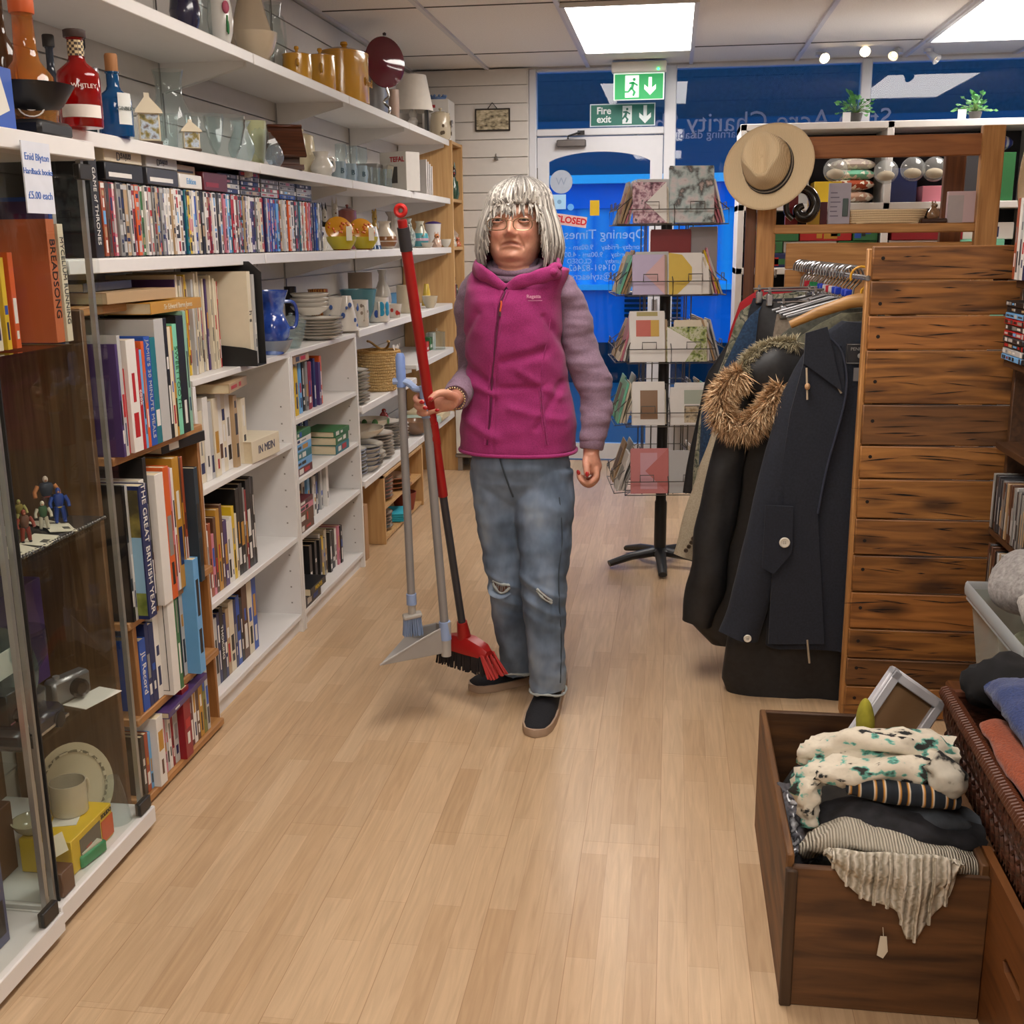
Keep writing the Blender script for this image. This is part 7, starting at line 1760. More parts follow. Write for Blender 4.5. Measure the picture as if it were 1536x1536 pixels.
for k, z in enumerate(TZ):
    m = MB(); w = .19; ri, ro = .13, .235
    for f in range(4):
        for u in (-w, 0, w):
            m.tube([cs_pt(f, u * .62, .1, z + .17), cs_pt(f, u, ro, z + .06), cs_pt(f, u, ro, z), cs_pt(f, u * .7, .1, z)], .0022, 5)
        for zz, rr in ((z, ro), (z + .06, ro), (z, ri)): m.tube([cs_pt(f, -w, rr, zz), cs_pt(f, w, rr, zz)], .0022, 5)
        for u in (-.095, .095): m.tube([cs_pt(f, u - .03, ro, z + .06), cs_pt(f, u - .03, ro, z + .09), cs_pt(f, u + .03, ro, z + .09), cs_pt(f, u + .03, ro, z + .06)], .0022, 5)
        m.tube([cs_pt(f, -.1, .1, z + .17), cs_pt(f, .1, .1, z + .17)], .0022, 5)
    m.ob('wire_tier', WIRE, CS)
m = MB()
for f in range(4): m.tube([cs_pt(f, -.1, .1, .36), cs_pt(f, -.1, .1, 1.72)], .0028, 6); m.tube([cs_pt(f, .04, .1, .36), cs_pt(f, .04, .1, 1.72)], .0028, 6)
m.ob('upright_wires', WIRE, CS)
TN = ['topmost tier', 'second tier', 'third tier', 'fourth tier', 'lowest tier']
FN = ['front', 'right hand', 'rear', 'left hand']
def card(lab, face, u, z, w, h, c, k=0, lean=20, m2=None, motif=None, grp=None, skew=0.):
    r = .222 - .012 * k
    a = TH + face * PI / 2
    M = Matrix.Translation(Vector((SX, SY, 0)) + cs_pt(face, u, r, z + .004)) @ Matrix.Rotation(a, 4, 'Z') @ Matrix.Rotation(rad(-lean), 4, 'X') @ Matrix.Rotation(skew, 4, 'Y')
    m = MB(); m.b2(-w / 2, w / 2, -.0025, .0025, 0, h, 0, .001)
    m.b2(-w / 2 - .002, w / 2 + .002, .003, .006, 0, h - .006, 0)
    o = m.ob('greeting_card', m2 or cmat(c)); o.matrix_world = M
    tag(o, lab, 'greeting card', grp)
    if motif: motif(o, w, h)
    return o
def tri(c):  # envelope flap
    def fn(o, w, h): MB().slab([(w / 2, 0), (w / 2, h), (-w * .12, h * .5)], .0012, Matrix.Translation((0, -.0034, 0)) @ Matrix.Rotation(PI / 2, 4, 'X')).ob('envelope', cmat(c), o)
    return fn
def pict(c, x0=-.3, x1=.3, z0=.25, z1=.8, m_=None):
    def fn(o, w, h): MB().b2(w * x0, w * x1, -.0036, -.0024, h * z0, h * z1).ob('printed_picture', m_ or cmat(c), o)
    return fn
FLOW = pattern('noise', ['#3a1020', '#8a5a6a', '#d8b8c0', '#2a1a24'], 45, .5)
LAND = pattern('noise', ['#8a7a80', '#c8c0c0', '#a8b8b8', '#4a4a4a', '#d0b8b0'], 16, .5)
GREE = pattern('noise', ['#2a3a1a', '#8a9a4a', '#c8c8a8', '#5a6a2a'], 50, .5)
card('square card of dark berries with a white envelope, front of the topmost tier', 0, -.10, TZ[0], .14, .17, 'white', 0, 12, m2=FLOW, motif=tri('white'))
card('large stormy landscape card standing tallest in the topmost tier', 0, .075, TZ[0], .185, .235, 'grey', 0, 10, m2=LAND)
card('lilac card with a pink envelope, front of the second tier', 0, -.10, TZ[1], .135, .17, '#b8aac8', 0, 12, motif=tri('#d0a8a8'))
card('white card with a yellow scalloped flap, front of the second tier', 0, .055, TZ[1], .14, .175, 'white', 0, 10, motif=lambda o, w, h: MB().slab([(-w / 2, 0), (-w * .25, 0), (w * .2, h * .35), (w * .2, h * .65), (-w * .1, h * .95), (-w / 2, h)], .0012, Matrix.Translation((0, -.0034, 0)) @ Matrix.Rotation(PI / 2, 4, 'X')).ob('envelope', cmat('#d0b040'), o))
card('white card with an orange and yellow abstract print, third tier', 0, -.10, TZ[2], .15, .22, 'white', 0, 14, motif=lambda o, w, h: (pict('#c05a4a', -.32, .1, .5, .82)(o, w, h), pict('#c8a03a', .1, .34, .5, .82)(o, w, h), pict('#a89a5a', -.3, .3, .9, .98)(o, w, h)))
card('white card with a leafy green picture, front of the third tier', 0, .07, TZ[2], .17, .15, 'white', 0, 12, m2=GREE, motif=lambda o, w, h: MB().slab([(-w / 2, 0), (-w / 2, h), (w * .25, h * .5), (-w * .05, 0)], .0012, Matrix.Translation((0, -.0034, 0)) @ Matrix.Rotation(PI / 2, 4, 'X')).ob('envelope', cmat('white'), o))
card('white card with a brown rectangular picture, front of the fourth tier', 0, -.09, TZ[3], .14, .19, 'white', 0, 12, motif=pict('#8a6a4e', -.26, .28, .14, .8))
card('white card showing a cat beneath an envelope, front of the fourth tier', 0, .08, TZ[3], .15, .165, 'white', 0, 12, motif=lambda o, w, h: (pict('', -.1, .45, .06, .5, pattern('noise', ['#2a2420', '#c8b89a', '#8a6a3a'], 40))(o, w, h), pict('#a8b0a0', -.1, .45, .55, .92)(o, w, h)))
card('salmon pink card with a rose print, front of the lowest tier', 0, -.08, TZ[4], .165, .20, '#c88080', 0, 10, motif=lambda o, w, h: (pict('#cfa0aa', -.25, .2, .1, .9)(o, w, h), tri('#c27470')(o, w, h)))
card('clear wrapped pack of white cards, front of the lowest tier', 0, .09, TZ[4], .17, .19, 'silver', 0, 12)
card('upright dark red card in the middle of the stand behind the second tier', 0, .0, TZ[1], .17, .27, '#7a1a1e', 6, 2)
card('plain grey card standing behind the second tier', 0, .14, TZ[1], .12, .28, '#8a8486', 7, 2)
PALEC = ['cream', 'white', 'silver', 'tan', 'grey', 'white', 'cream', 'pink', 'mint', 'silver']
for k, z in enumerate(TZ):
    for f in (3, 1):
        for s, u in enumerate((-.1, .09)):
            for q in range(4):
                c = R.choice(PALEC) if not (k == 1 and f == 1 and s == 0 and q == 1) else 'yellow'
                card('%s card in the %s pocket, %s, %s side, %s from outside' % (c, ('nearer' if (s == 0) == (f == 1) else 'farther'), TN[k], FN[f], ORD[q]), f, u, z, R.uniform(.13, .16), R.uniform(.15, .2), c, q, R.uniform(14, 24), motif=pict(R.choice(['grey', 'rust', 'teal', 'mustard', 'brown'])) if q == 0 else None, grp='greeting cards on the wire stand')
    for q in (1, 2):
        for s, u in enumerate((-.1, .08)):
            c = R.choice(PALEC); card('%s card half hidden behind the front cards, %s, %s pocket, %s layer' % (c, TN[k], ('left', 'right')[s], ORD[q - 1]), 0, u + .01 * q, z, .14, R.uniform(.15, .19), c, q + .6, 14, grp='greeting cards on the wire stand')

# ---------------------------------------------------------------- wooden rack with the clothes
RK = thing('wooden_rack', 'reclaimed wood clothes rack with a planked end panel and hat posts', 'clothes rack', (.8, 4.1, 0))
def KP(b, n, mm): b.v = [(v[0] - .8, v[1] - 4.1, v[2]) for v in b.v]; return b.ob(n, mm, RK)
PLANKC = [('#553216', '#a06a34'), ('#74481f', '#b0783c'), ('#4a2e16', '#86592f'), ('#5e3816', '#aa7236'), ('#6e421a', '#b4763a'), ('#54310f', '#9c6630')]
PZ = [1.459, 1.36, 1.26, 1.16, 1.0, .876, .774, .65, .535, .416, .297, .199, .107, .003]
DARKH = mat('#1a0f08', .8)
for k in range(13):
    c1, c2 = PLANKC[(k * 5 + (k > 5)) % 6]; 
    o = MB().b2(-.7 * 0 + 0, .72, -.011, .011, PZ[k + 1] + .002, PZ[k] - .0025, 0, .003)
    o.v = [(v[0] + .571 - .8, v[1] + 3.451 - 4.1, v[2]) for v in o.v]
    pl = o.ob('plank', wood(c1, c2, 'X', .55, 5., .8, bump=.15, stretch=9.), RK)
    cr = MB(); zc = (PZ[k] + PZ[k + 1]) / 2; hh = (PZ[k] - PZ[k + 1]) / 2 - .012
    for _ in range(9):
        cx, cz, L_, w_, sl = R.uniform(-.2, .25), zc + R.uniform(-hh, hh), R.uniform(.012, .07), R.uniform(.0008, .0022), R.uniform(-.12, .12)
        cr.slab([(cx - L_, cz - sl * L_), (cx, cz - w_), (cx + L_, cz + sl * L_), (cx, cz + w_)], .0012, Matrix.Translation((0, 3.4395 - 4.1, 0)) @ Matrix.Rotation(PI / 2, 4, 'X'))
    cr.ob('grain_crack', DARKH, pl)
    MB().lathe([(.0055, 0), (.005, .0005)], (.6 - .8, 3.4395 - 4.1, (PZ[k] + PZ[k + 1]) / 2 + R.uniform(-.02, .02)), 10, mtx=Matrix.Rotation(PI / 2, 3, 'X')).ob('screw_hole', DARKH, pl)
PN = wood('#a06e3a', '#c8945a', 'Z', .5, 5., .3); PNX = wood('#a06e3a', '#c8945a', 'X', .5, 5., .4); PND = wood('#54301a', '#6e4426', 'Z', .5, 5.)
KP(MB().b2(.561, .60, 3.462, 3.50, 0, 1.45, 0, .003), 'post', PN); KP(MB().b2(1.26, 1.3, 3.462, 3.5, 0, 1.45, 0, .003), 'post', PN)
YA = 4.8
KP(MB().b2(.335, .41, YA, YA + .045, 0, 1.80, 0, .004), 'post', PN); KP(MB().b2(.290, .332, YA + .01, YA + .04, 0, 1.78, 0, .004), 'post', PND)
KP(MB().b2(1.178, 1.262, YA - .02, YA + .025, 0, 1.90, 0, .004), 'post', PN)
KP(MB().b2(1.115, 1.2, YA + .3, YA + .34, 1.4, 1.87, 0, .004), 'post', PND)
KP(MB().b2(.41, 1.25, YA, YA + .035, 1.79, 1.872, 0, .004), 'cross_beam', wood('#85502a', '#a86c3c', 'X', .5, 5., .1))
KP(MB().b2(.40, 1.235, YA - .01, YA + .2, 1.50, 1.535, 0, .004), 'display_shelf', PNX)
for z0, z1 in ((1.36, 1.462), (1.25, 1.357), (1.14, 1.247), (1.03, 1.137)): KP(MB().b2(.455, 1.2, YA + .01, YA + .032, z0, z1, 0, .003), 'plank', PNX)
KP(MB().tube([(.565, 3.46, 1.366), (.505, YA + .01, 1.37)], .008, 14), 'hanging_rail', mat('#8a8a8c', .25, .9))
KP(MB().tube([(.412, 4.79, 1.34), (.40, 4.6, 1.36), (.39, 4.5, 1.34)], .005, 6), 'wire_peg', WIRE)
# hangers along the rail
CHR = mat('#b2b4b8', .18, .95, var=.03)
CLIPC = {'blue': '#1c3ab0', 'red': '#b8283a', 'green': '#177a44', 'white': '#c8c4c4'}
def hanger(y, lab, kind, chip=None, grp='coat hangers on the rail', w=.19, bar=True):
    x = .565 + (.505 - .565) * (y - 3.46) / 1.35; zt = 1.385
    t = thing('coat_hanger', lab, 'coat hanger', (x, y, 1.372), rad(R.uniform(-8, 8)), grp)
    hk = mat('#c8921c', .35) if kind == 'yellow' else CHR
    m = MB(); rr = .03
    m.tube([(rr * sin(a), 0, .0 + rr * cos(a) - .006) for a in [rad(-110 + 250 * i / 14) for i in range(15)]] + [(.004, 0, -.045), (0, 0, -.085)], (.0036 if kind != 'yellow' else .006), 8); m.ob('hook', hk, t)
    if bar:
        if kind == 'wood':
            m = MB(); m.tube([(-.2, 0, -.15), (-.12, 0, -.112), (-.03, 0, -.08), (0, 0, -.074), (.03, 0, -.08), (.12, 0, -.112), (.2, 0, -.15)], [(.012, .008), (.016, .01), (.02, .01), (.022, .01), (.02, .01), (.016, .01), (.012, .008)], 10, up=(0, 0, 1)); m.ob('shoulder_bar', wood('#8a6034', '#b08448', 'X', .4), t)
        else:
            m = MB(); m.tube([(-w, 0, -.135), (-.02, 0, -.085), (.02, 0, -.085), (w, 0, -.135)], .0035, 7); m.ob('shoulder_bar', mat('#b8bac0' if kind == 'metal' else '#1c1c20', .3, .6 if kind == 'metal' else 0.), t)
    if chip: MB().box((0, 0, -.062), (.022, .014, .024), (0, 0, 0), 0, .003).ob('size_marker', mat(CLIPC[chip], .35), t)
    return t
chips = [None, 'blue', 'blue', None, 'blue', 'blue', 'white', 'red', 'white', 'blue', 'blue', None, 'green', 'green', None, 'red', None, None]
for k in range(18):
    hanger(3.68 + .058 * k, 'chrome hooked hanger%s, %s from the planked panel' % (' with a %s size cube' % chips[k] if chips[k] else '', nth(k + 1)), 'metal' if k % 3 else 'plastic', chips[k])
t = hanger(3.56, 'wooden hanger with a yellow hook holding the navy coat', 'wood', None, None); t.children[0].data.materials[0] = mat('#c8921c', .35)
hanger(4.72, 'white plastic hanger hooked at the far end of the rail', 'metal', None, None, .15)

def gar(name, lab, rows, y, d, m_, folds=8, amp=.012, seed=1, cat='coat', taper=.75, group=None, n=48, dy=0.):
    """hanging garment: closed cloth body from (height, left, right) outline rows"""
    zs = [r[0] for r in rows]; top, bot = zs[0], zs[-1]
    b = MB(); rings = []
    K = 22
    for k in range(K + 1):
        z = top + (bot - top) * k / K
        xl = float(np.interp(-z, [-q for q in zs], [r[1] for r in rows])); xr = float(np.interp(-z, [-q for q in zs], [r[2] for r in rows]))
        f = k / K; dd = d * (.35 + .65 * min(1, f * 4)); rr = []
        for i in range(n):
            a = 2 * PI * i / n; c, s = cos(a), sin(a)
            x = (xl + xr) / 2 + (xr - xl) / 2 * (abs(c) ** .8 * (1 if c > 0 else -1))
            yy = dd * abs(s) ** .7 * (1 if s > 0 else -1)
            w = noise.noise(Vector((x * folds + seed * 3.1, seed, z * 1.2))) * amp * min(1, f * 2) * 2
            rr.append(Vector((x, y + dy * f + yy + w, z + .004 * sin(x * 30))))
        rings.append(rr)
    b.loft(rings[::-1]); o = b.ob(name, m_, smooth=70)
    return tag(o, lab, cat, group)
NAVY = pattern('noise', ['#121620', '#1c2230'], 160, .85, bump=.04, sheen=.05)
BLK = pattern('noise', ['#101012', '#1d1d20'], 60, .55, bump=.05)
BTN = mat('#d8d2c4', .35)
def limb(o, pts, rs, m_, name='sleeve', flat=.62, seed=2, amp=.006, up=(1, 0, 0)):
    m = MB(); q = bez(pts, 6); k = len(q); m.tube(q, [(float(np.interp(i / (k - 1), [j / (len(rs) - 1) for j in range(len(rs))], rs)), float(np.interp(i / (k - 1), [j / (len(rs) - 1) for j in range(len(rs))], rs)) * flat) for i in range(k)], 22, up=up)
    me = m.mesh(name, [m_], 70)
    c = get_co(me); n = get_no(me); dd = np.array([amp * noise.noise(Vector((p[0] * 18 + seed, p[1] * 14, p[2] * 9))) for p in c]); set_co(me, c + n * dd[:, None])
    s = bpy.data.objects.new(name, me); link(s, o); return s
def button(o, p, r=.0115, m_=None):
    m = MB(); m.lathe([(.001, .004), (r * .55, .003), (r * .8, .005), (r, .003), (r, 0)], p, 18, mtx=Matrix.Rotation(PI / 2, 3, 'X'))
    for a in range(4): m.sphere(Vector(p) + Vector((r * .22 * cos(a * PI / 2 + .8), -.0042, r * .22 * sin(a * PI / 2 + .8))), .0013, 6, 1)
    return m.ob('button', [m_ or BTN, mat('#2a2420', .7)], o)
# navy duffle style coat in front
o = gar('coat', 'navy canvas coat with big white buttons hanging nearest the panel', [(1.234,0.512,0.645),(1.198,0.455,0.677),(1.076,0.407,0.695),(0.89,0.376,0.707),(0.568,0.349,0.719),(0.278,0.33,0.728),(0.191,0.329,0.723)], 3.57, .05, NAVY, 14, .012, 3)
limb(o, [(0.476,3.56,1.175), (0.398,3.545,0.996), (0.339,3.535,0.724), (0.285,3.53,0.418), (0.239,3.525,0.226)], [.046, .058, .06, .062, .066], NAVY)
m = MB(); M = Matrix.Translation((0, 3.505, 0)) @ Matrix.Rotation(PI / 2, 4, 'X')
def P2(*l): return [(l[i], l[i + 1]) for i in range(0, len(l), 2)]
fp = [(0.446,3.505,1.207), (0.508,3.505,1.148), (0.527,3.505,1.019), (0.484,3.505,0.796), (0.464,3.505,0.648), (0.507,3.505,0.219), (0.332,3.505,0.212), (0.335,3.505,0.666), (0.366,3.505,0.96), (0.409,3.505,1.163)]
m.slab([(p[0], p[2]) for p in fp], .012, M); fpn = m.ob('front_panel', NAVY, o)
m = MB(); m.tube(bez([(p[0], 3.497, p[2]) for p in fp[:5]], 5), .0035, 6); m.ob('front_edge', mat('#2a3040', .8), fpn)
m = MB(); m.tube(bez([(0.427,3.493,1.18), (0.465,3.492,1.109), (0.513,3.495,1.024)], 6), .0032, 6); m.ob('pale_lining_edge', mat('#b0a694', .8), fpn)
m = MB(); lp = [(0.397,3.494,1.114), (0.399,3.5,1.204), (0.461,3.51,1.223), (0.515,3.494,1.029)]; m.slab([(p[0], p[2]) for p in lp], .012, Matrix.Translation((0, 3.494, 0)) @ Matrix.Rotation(PI / 2, 4, 'X')); m.ob('lapel', NAVY, fpn)
m = MB(); m.tube([(0.406,3.484,1.101), (0.413,3.484,1.005)], .003, 6); m.ob('drawstring', mat('#b8a890', .8), o); m = MB(); m.sphere((0.411,3.482,1.045), (.0085, .0085, .011), 12); m.ob('toggle', mat('#b08a64', .5), o)
m = MB(); m.tube([(0.453,3.5,0.232), (0.464,3.5,0.153)], .0035, 6); m.ob('drawstring', mat('#9a8a74', .8), o)
m = MB(); pf = [(0.303,3.49,0.673), (0.388,3.49,0.671), (0.391,3.49,0.52), (0.337,3.49,0.449), (0.301,3.49,0.47)]; m.slab([(p[0], p[2]) for p in pf], .005, Matrix.Translation((0, 3.49, 0)) @ Matrix.Rotation(PI / 2, 4, 'X')); m.ob('pocket_flap', NAVY, o)
button(o, (0.366,3.484,0.556), .0165); button(o, (0.264,3.478,0.237), .0125)
m = MB(); q = (0.564,3.512,1.141); m.box(q, (.085, .002, .062)); lb = m.ob('brand_label', mat('#15181f', .6), o)
text('PENFIELD', .0135, mat('#8a8a88', .6), lb, 'lettering', Vector(q) + Vector((.0, -.002, .014)), (PI / 2, 0, 0)); m = MB(); m.tube([Vector(q) + Vector((sx * .039, -.0015, sz * .028)) for sx, sz in ((-1, -1), (1, -1), (1, 1), (-1, 1))], .0008, 4, closed=True); m.lathe([(.008, 0), (.007, .001)], Vector(q) + Vector((0, -.001, -.006)), 10, mtx=Matrix.Rotation(PI / 2, 3, 'X')); m.ob('label_print', mat('#8a8a88', .6), lb)
m = MB(); m.box((0.563,3.512,1.079), (.03, .002, .04)); m.ob('care_label', mat('#6a6a6c', .7), o)
o = gar('trousers', 'black trousers hanging to the floor under the navy coat', [(0.329,0.267,0.713),(0.188,0.207,0.701),(0.046,0.194,0.667),(-0.063,0.238,0.642)], 3.62, .05, BLK, 10, .012, 6, 'trousers')
# black parka with a fur trimmed hood
o = gar('parka', 'black quilted parka with a fur trimmed hood behind the navy coat', [(1.089,0.309,0.684),(0.97,0.239,0.713),(0.838,0.179,0.722),(0.613,0.127,0.726),(0.358,0.085,0.732),(0.227,0.055,0.729),(0.125,0.16,0.725)], 3.75, .075, BLK, 9, .02, 9, 'parka')
limb(o, [(0.247,3.7,0.974), (0.199,3.685,0.8), (0.163,3.675,0.577), (0.133,3.675,0.345), (0.11,3.68,0.213)], [.05, .06, .062, .06, .055], BLK, seed=5, amp=.012)
m = MB(); hd_ = [(0.361,3.66,1.174), (0.301,3.67,1.148), (0.241,3.68,1.094), (0.205,3.66,1.011), (0.228,3.64,0.934), (0.286,3.63,0.924), (0.336,3.63,0.984), (0.383,3.63,1.069)]
m.sphere((0.339,3.7,1.05), (.13, .075, .11), 26); me = m.mesh('hood', [BLK], 70); wrinkle(me, 6, .018, 12); h_ = bpy.data.objects.new('hood', me); link(h_, o)
def fur(o, path, r, cols, n, ln, name='fur_trim', seed=1):
    Q = random.Random(seed); q = bez(path, 10); m = MB(); m.tube(q, [r * .6] * len(q), 10, mi=0)
    k = len(q)
    for _ in range(n):
        i = Q.randrange(k - 1); p = q[i].lerp(q[i + 1], Q.random()); t = (q[i + 1] - q[i]).normalized()
        d = Vector((Q.gauss(0, 1), Q.gauss(-.5, .8), Q.gauss(0, 1))); d -= t * d.dot(t) * .8; d.normalize()
        l = ln * Q.uniform(.5, 1.15); b0 = p + d * r * .5; e = p + d * (r * .5 + l) + Vector((0, 0, -l * .35)) + t * Q.uniform(-.4, .4) * l
        s = d.cross(t).normalized() * (l * .045) ; s2 = t * (l * .045)
        mid = b0.lerp(e, .5) + d * l * .08
        m.add([b0 + s, b0 - s * .5 + s2, b0 - s * .5 - s2, mid + s * .7, mid - s * .35 + s2 * .7, mid - s * .35 - s2 * .7, e], [(0, 1, 4, 3), (1, 2, 5, 4), (2, 0, 3, 5), (3, 4, 6), (4, 5, 6), (5, 3, 6)], Q.randrange(len(cols)))
    return m.ob(name, cols, o, smooth=0)
FUR = [mat(c, .85, var=.2) for c in ('#b08c66', '#d0ac84', '#e4c8a2', '#94724e')]; FURG = [mat(c, .85, var=.2) for c in ('#8a8068', '#a89e82', '#c8bea0')]
fur(o, [(0.222,3.62,1.069), (0.181,3.615,1.038), (0.158,3.61,0.989), (0.172,3.6,0.94), (0.222,3.59,0.904), (0.273,3.585,0.931), (0.311,3.58,0.98), (0.344,3.59,1.031)], .032, FUR, 5200, .046, seed=3)
fur(o, [(0.224,3.66,1.073), (0.257,3.68,1.117), (0.303,3.69,1.142), (0.348,3.69,1.153), (0.394,3.68,1.16)], .018, FURG, 2200, .036, seed=4)
# jackets further along
OLV = pattern('noise', ['#3c3c34', '#57574c'], 70, .8, bump=.06); KHA = pattern('noise', ['#4c4a3c', '#696651'], 70, .8, bump=.06)
gar('jacket', 'olive quilted jacket directly behind the fur trimmed parka', [(1.244,0.552,0.674),(1.197,0.475,0.699),(1.131,0.371,0.713),(1.043,0.32,0.73),(0.726,0.266,0.74),(0.372,0.211,0.752)], 3.86, .05, KHA, 12, .014, 11, 'jacket')
gar('jacket', 'grey green raincoat with a sharp shoulder, second behind the parka', [(1.251,0.519,0.693),(1.216,0.443,0.717),(1.149,0.347,0.732),(1.065,0.294,0.738),(0.705,0.251,0.75),(0.39,0.227,0.759)], 3.97, .045, OLV, 10, .014, 13, 'jacket')
LIN = pattern('noise', ['#9a8c76', '#b4a790'], 240, .9, bump=.05)
o = gar('jacket', 'cream linen jacket whose buttoned cuff hangs lowest on the left', [(1.206,0.419,0.665),(1.068,0.265,0.696),(0.88,0.191,0.708),(0.541,0.142,0.717),(0.391,0.123,0.715)], 4.05, .04, LIN, 10, .012, 15, 'jacket')
limb(o, [(0.266,4.03,1.022), (0.192,4.02,0.786), (0.135,4.01,0.593), (0.074,4,0.354)], [.04, .048, .05, .05], LIN, seed=8)
for q in ((0.07,3.955,0.392), (0.08,3.955,0.407), (0.089,3.955,0.422), (0.095,3.955,0.437)): button(o, q, .008, mat('#4a3826', .4))
DENM = pattern('noise', ['#16283f', '#22405f'], 120, .85)
gar('jeans', 'dark blue denim jeans hanging between the camouflage jacket and the linen one', [(1.263,0.336,0.475),(1.197,0.268,0.49),(1.054,0.202,0.498),(0.859,0.117,0.496),(0.66,0.113,0.493)], 4.18, .035, DENM, 10, .012, 17, 'jeans')
CAMO = pattern('noise', ['#4c5240', '#8c8a76', '#2f3a34', '#a39c88'], 22, .85, pos=[.35, .5, .52, .62])
gar('jacket', 'camouflage print jacket near the far end of the rail', [(1.285,0.346,0.502),(1.212,0.247,0.518),(1.04,0.197,0.526),(0.838,0.116,0.537),(0.632,0.096,0.535),(0.54,0.094,0.514)], 4.32, .04, CAMO, 10, .014, 19, 'jacket')
gar('blazer', 'black blazer peeping out below the camouflage jacket', [(1.267,0.331,0.516),(0.976,0.14,0.531),(0.608,0.073,0.537),(0.495,0.06,0.517)], 4.44, .035, BLK, 9, .012, 21, 'blazer')
gar('jumper', 'thin red knit at the far end of the rail behind the camouflage', [(1.294,0.339,0.541),(1.236,0.264,0.544),(1.12,0.227,0.55),(0.856,0.187,0.551)], 4.56, .03, mat('#a81c26', .85), 9, .01, 23, 'jumper')
for k, (y, a, mm, lab) in enumerate(((4.12, (478, 1135), BLK, 'black trousers clipped by the waistband, nearest of three pairs'), (4.22, (468, 1140), pattern('noise', ['#14161e', '#20242e'], 60, .8), 'charcoal trousers clipped by the waistband, middle of three pairs'), (4.0, (490, 1150), pattern('noise', ['#6a5e50', '#84786a'], 90, .85), 'taupe trousers held in a chrome clip'))):
    w_ = 60 if k < 2 else 46
    rows = [[(1.266,0.32,0.526),(1.224,0.305,0.539),(0.821,0.279,0.561)], [(1.27,0.291,0.515),(1.218,0.275,0.524),(0.804,0.256,0.546)], [(1.232,0.357,0.49),(1.164,0.348,0.509),(0.887,0.338,0.531)]][k]
    o = gar('trousers', lab, rows, y, .025, mm, 14, .008, 30 + k, 'trousers')
    zt = rows[0][0]
    for xx in (rows[0][1] + .02, rows[0][2] - .03):
        m = MB(); m.box((xx, y - .012, zt + .005), (.024, .016, .045), None, 0, .004); m.tube([(xx, y - .022, zt + .03), (xx, y, zt + .045), (xx, y + .02, zt + .03)], .005, 6); m.ob('trouser_clip', CHR, o)
    MB().tube([(rows[0][1], y, zt + .035), (rows[0][2], y, zt + .04)], .004, 8).ob('clip_bar', CHR, o)

# hats on the posts
STRAW = pattern('wave', ['#cdb48e', '#e2cca6'], 60, .8, (1, 1, 1), bump=.12)
def fedora(lab, loc, mtx, R0=.178, band=True):
    t = thing('straw_hat', lab, 'hat', loc)
    t.rotation_euler = mtx.to_euler()
    def crown(a, z):   # a around, z 0..1 height
        rx, ry = .099, .114
        r = 1 - .16 * z - .12 * z ** 6
        p = Vector((rx * r * cos(a), ry * r * sin(a), .13 * z))
        if z > .35: p.x *= 1 - .34 * smoothstep(.35, 1., z) * float(np.exp(-((sin(a) + .75) / .42) ** 2))
        return p
    m = MB()
    m.grid(lambda i, j: Vector(((.09 + (R0 * 1.02 - .09) * j) * cos(2 * PI * i), (.103 + (R0 * .985 - .103) * j) * sin(2 * PI * i), -.002 + .016 * j ** 2 * cos(4 * PI * i) * .5)), 48, 8, cu=True)
    m.grid(lambda i, j: crown(2 * PI * i, j), 48, 12, cu=True)
    top = []
    for j in range(8):
        f = 1 - j / 7
        for i in range(48):
            p = crown(2 * PI * i / 48, 1.); q = Vector((p.x * f, p.y * f, p.z - .03 * (1 - f ** 2) * float(np.exp(-(p.x * f / .03) ** 2)) - .012 * float(np.exp(-((p.y * f + .07) / .03) ** 2)) * (1 - abs(p.x * f) / .09)))
            top.append(q)
    m.add(top, [(j * 48 + i, j * 48 + (i + 1) % 48, j * 48 + 48 + (i + 1) % 48, j * 48 + 48 + i) for j in range(7) for i in range(48)])
    o = m.ob('straw_body', STRAW, t, smooth=60)
    md = o.modifiers.new('thick', 'SOLIDIFY'); md.thickness = .003
    if band:
        for f0, f1, c in ((.03, .12, '#1c2030'), (.12, .19, '#a8a8a4'), (.19, .28, '#1c2030')):
            m = MB(); m.grid(lambda i, j: Vector((crown(2 * PI * i, f0 + (f1 - f0) * j).x * 1.02, crown(2 * PI * i, f0 + (f1 - f0) * j).y * 1.02, crown(2 * PI * i, f0 + (f1 - f0) * j).z)), 48, 2, cu=True); m.ob('hat_band', mat(c, .7), t)
    return t
fedora('straw fedora with a navy and white band hung on the wooden post', (0.366,4.73,1.76), Vector((-.34, -.9, .3)).to_track_quat('Z', 'Y').to_matrix() @ Matrix.Rotation(rad(8), 3, 'Z'))
fedora('cream sun hat hung edge on over the far right post', (1.31, 4.58, 1.77), Matrix.Rotation(rad(98), 3, 'Y') @ Matrix.Rotation(rad(8), 3, 'X'), .2, False)
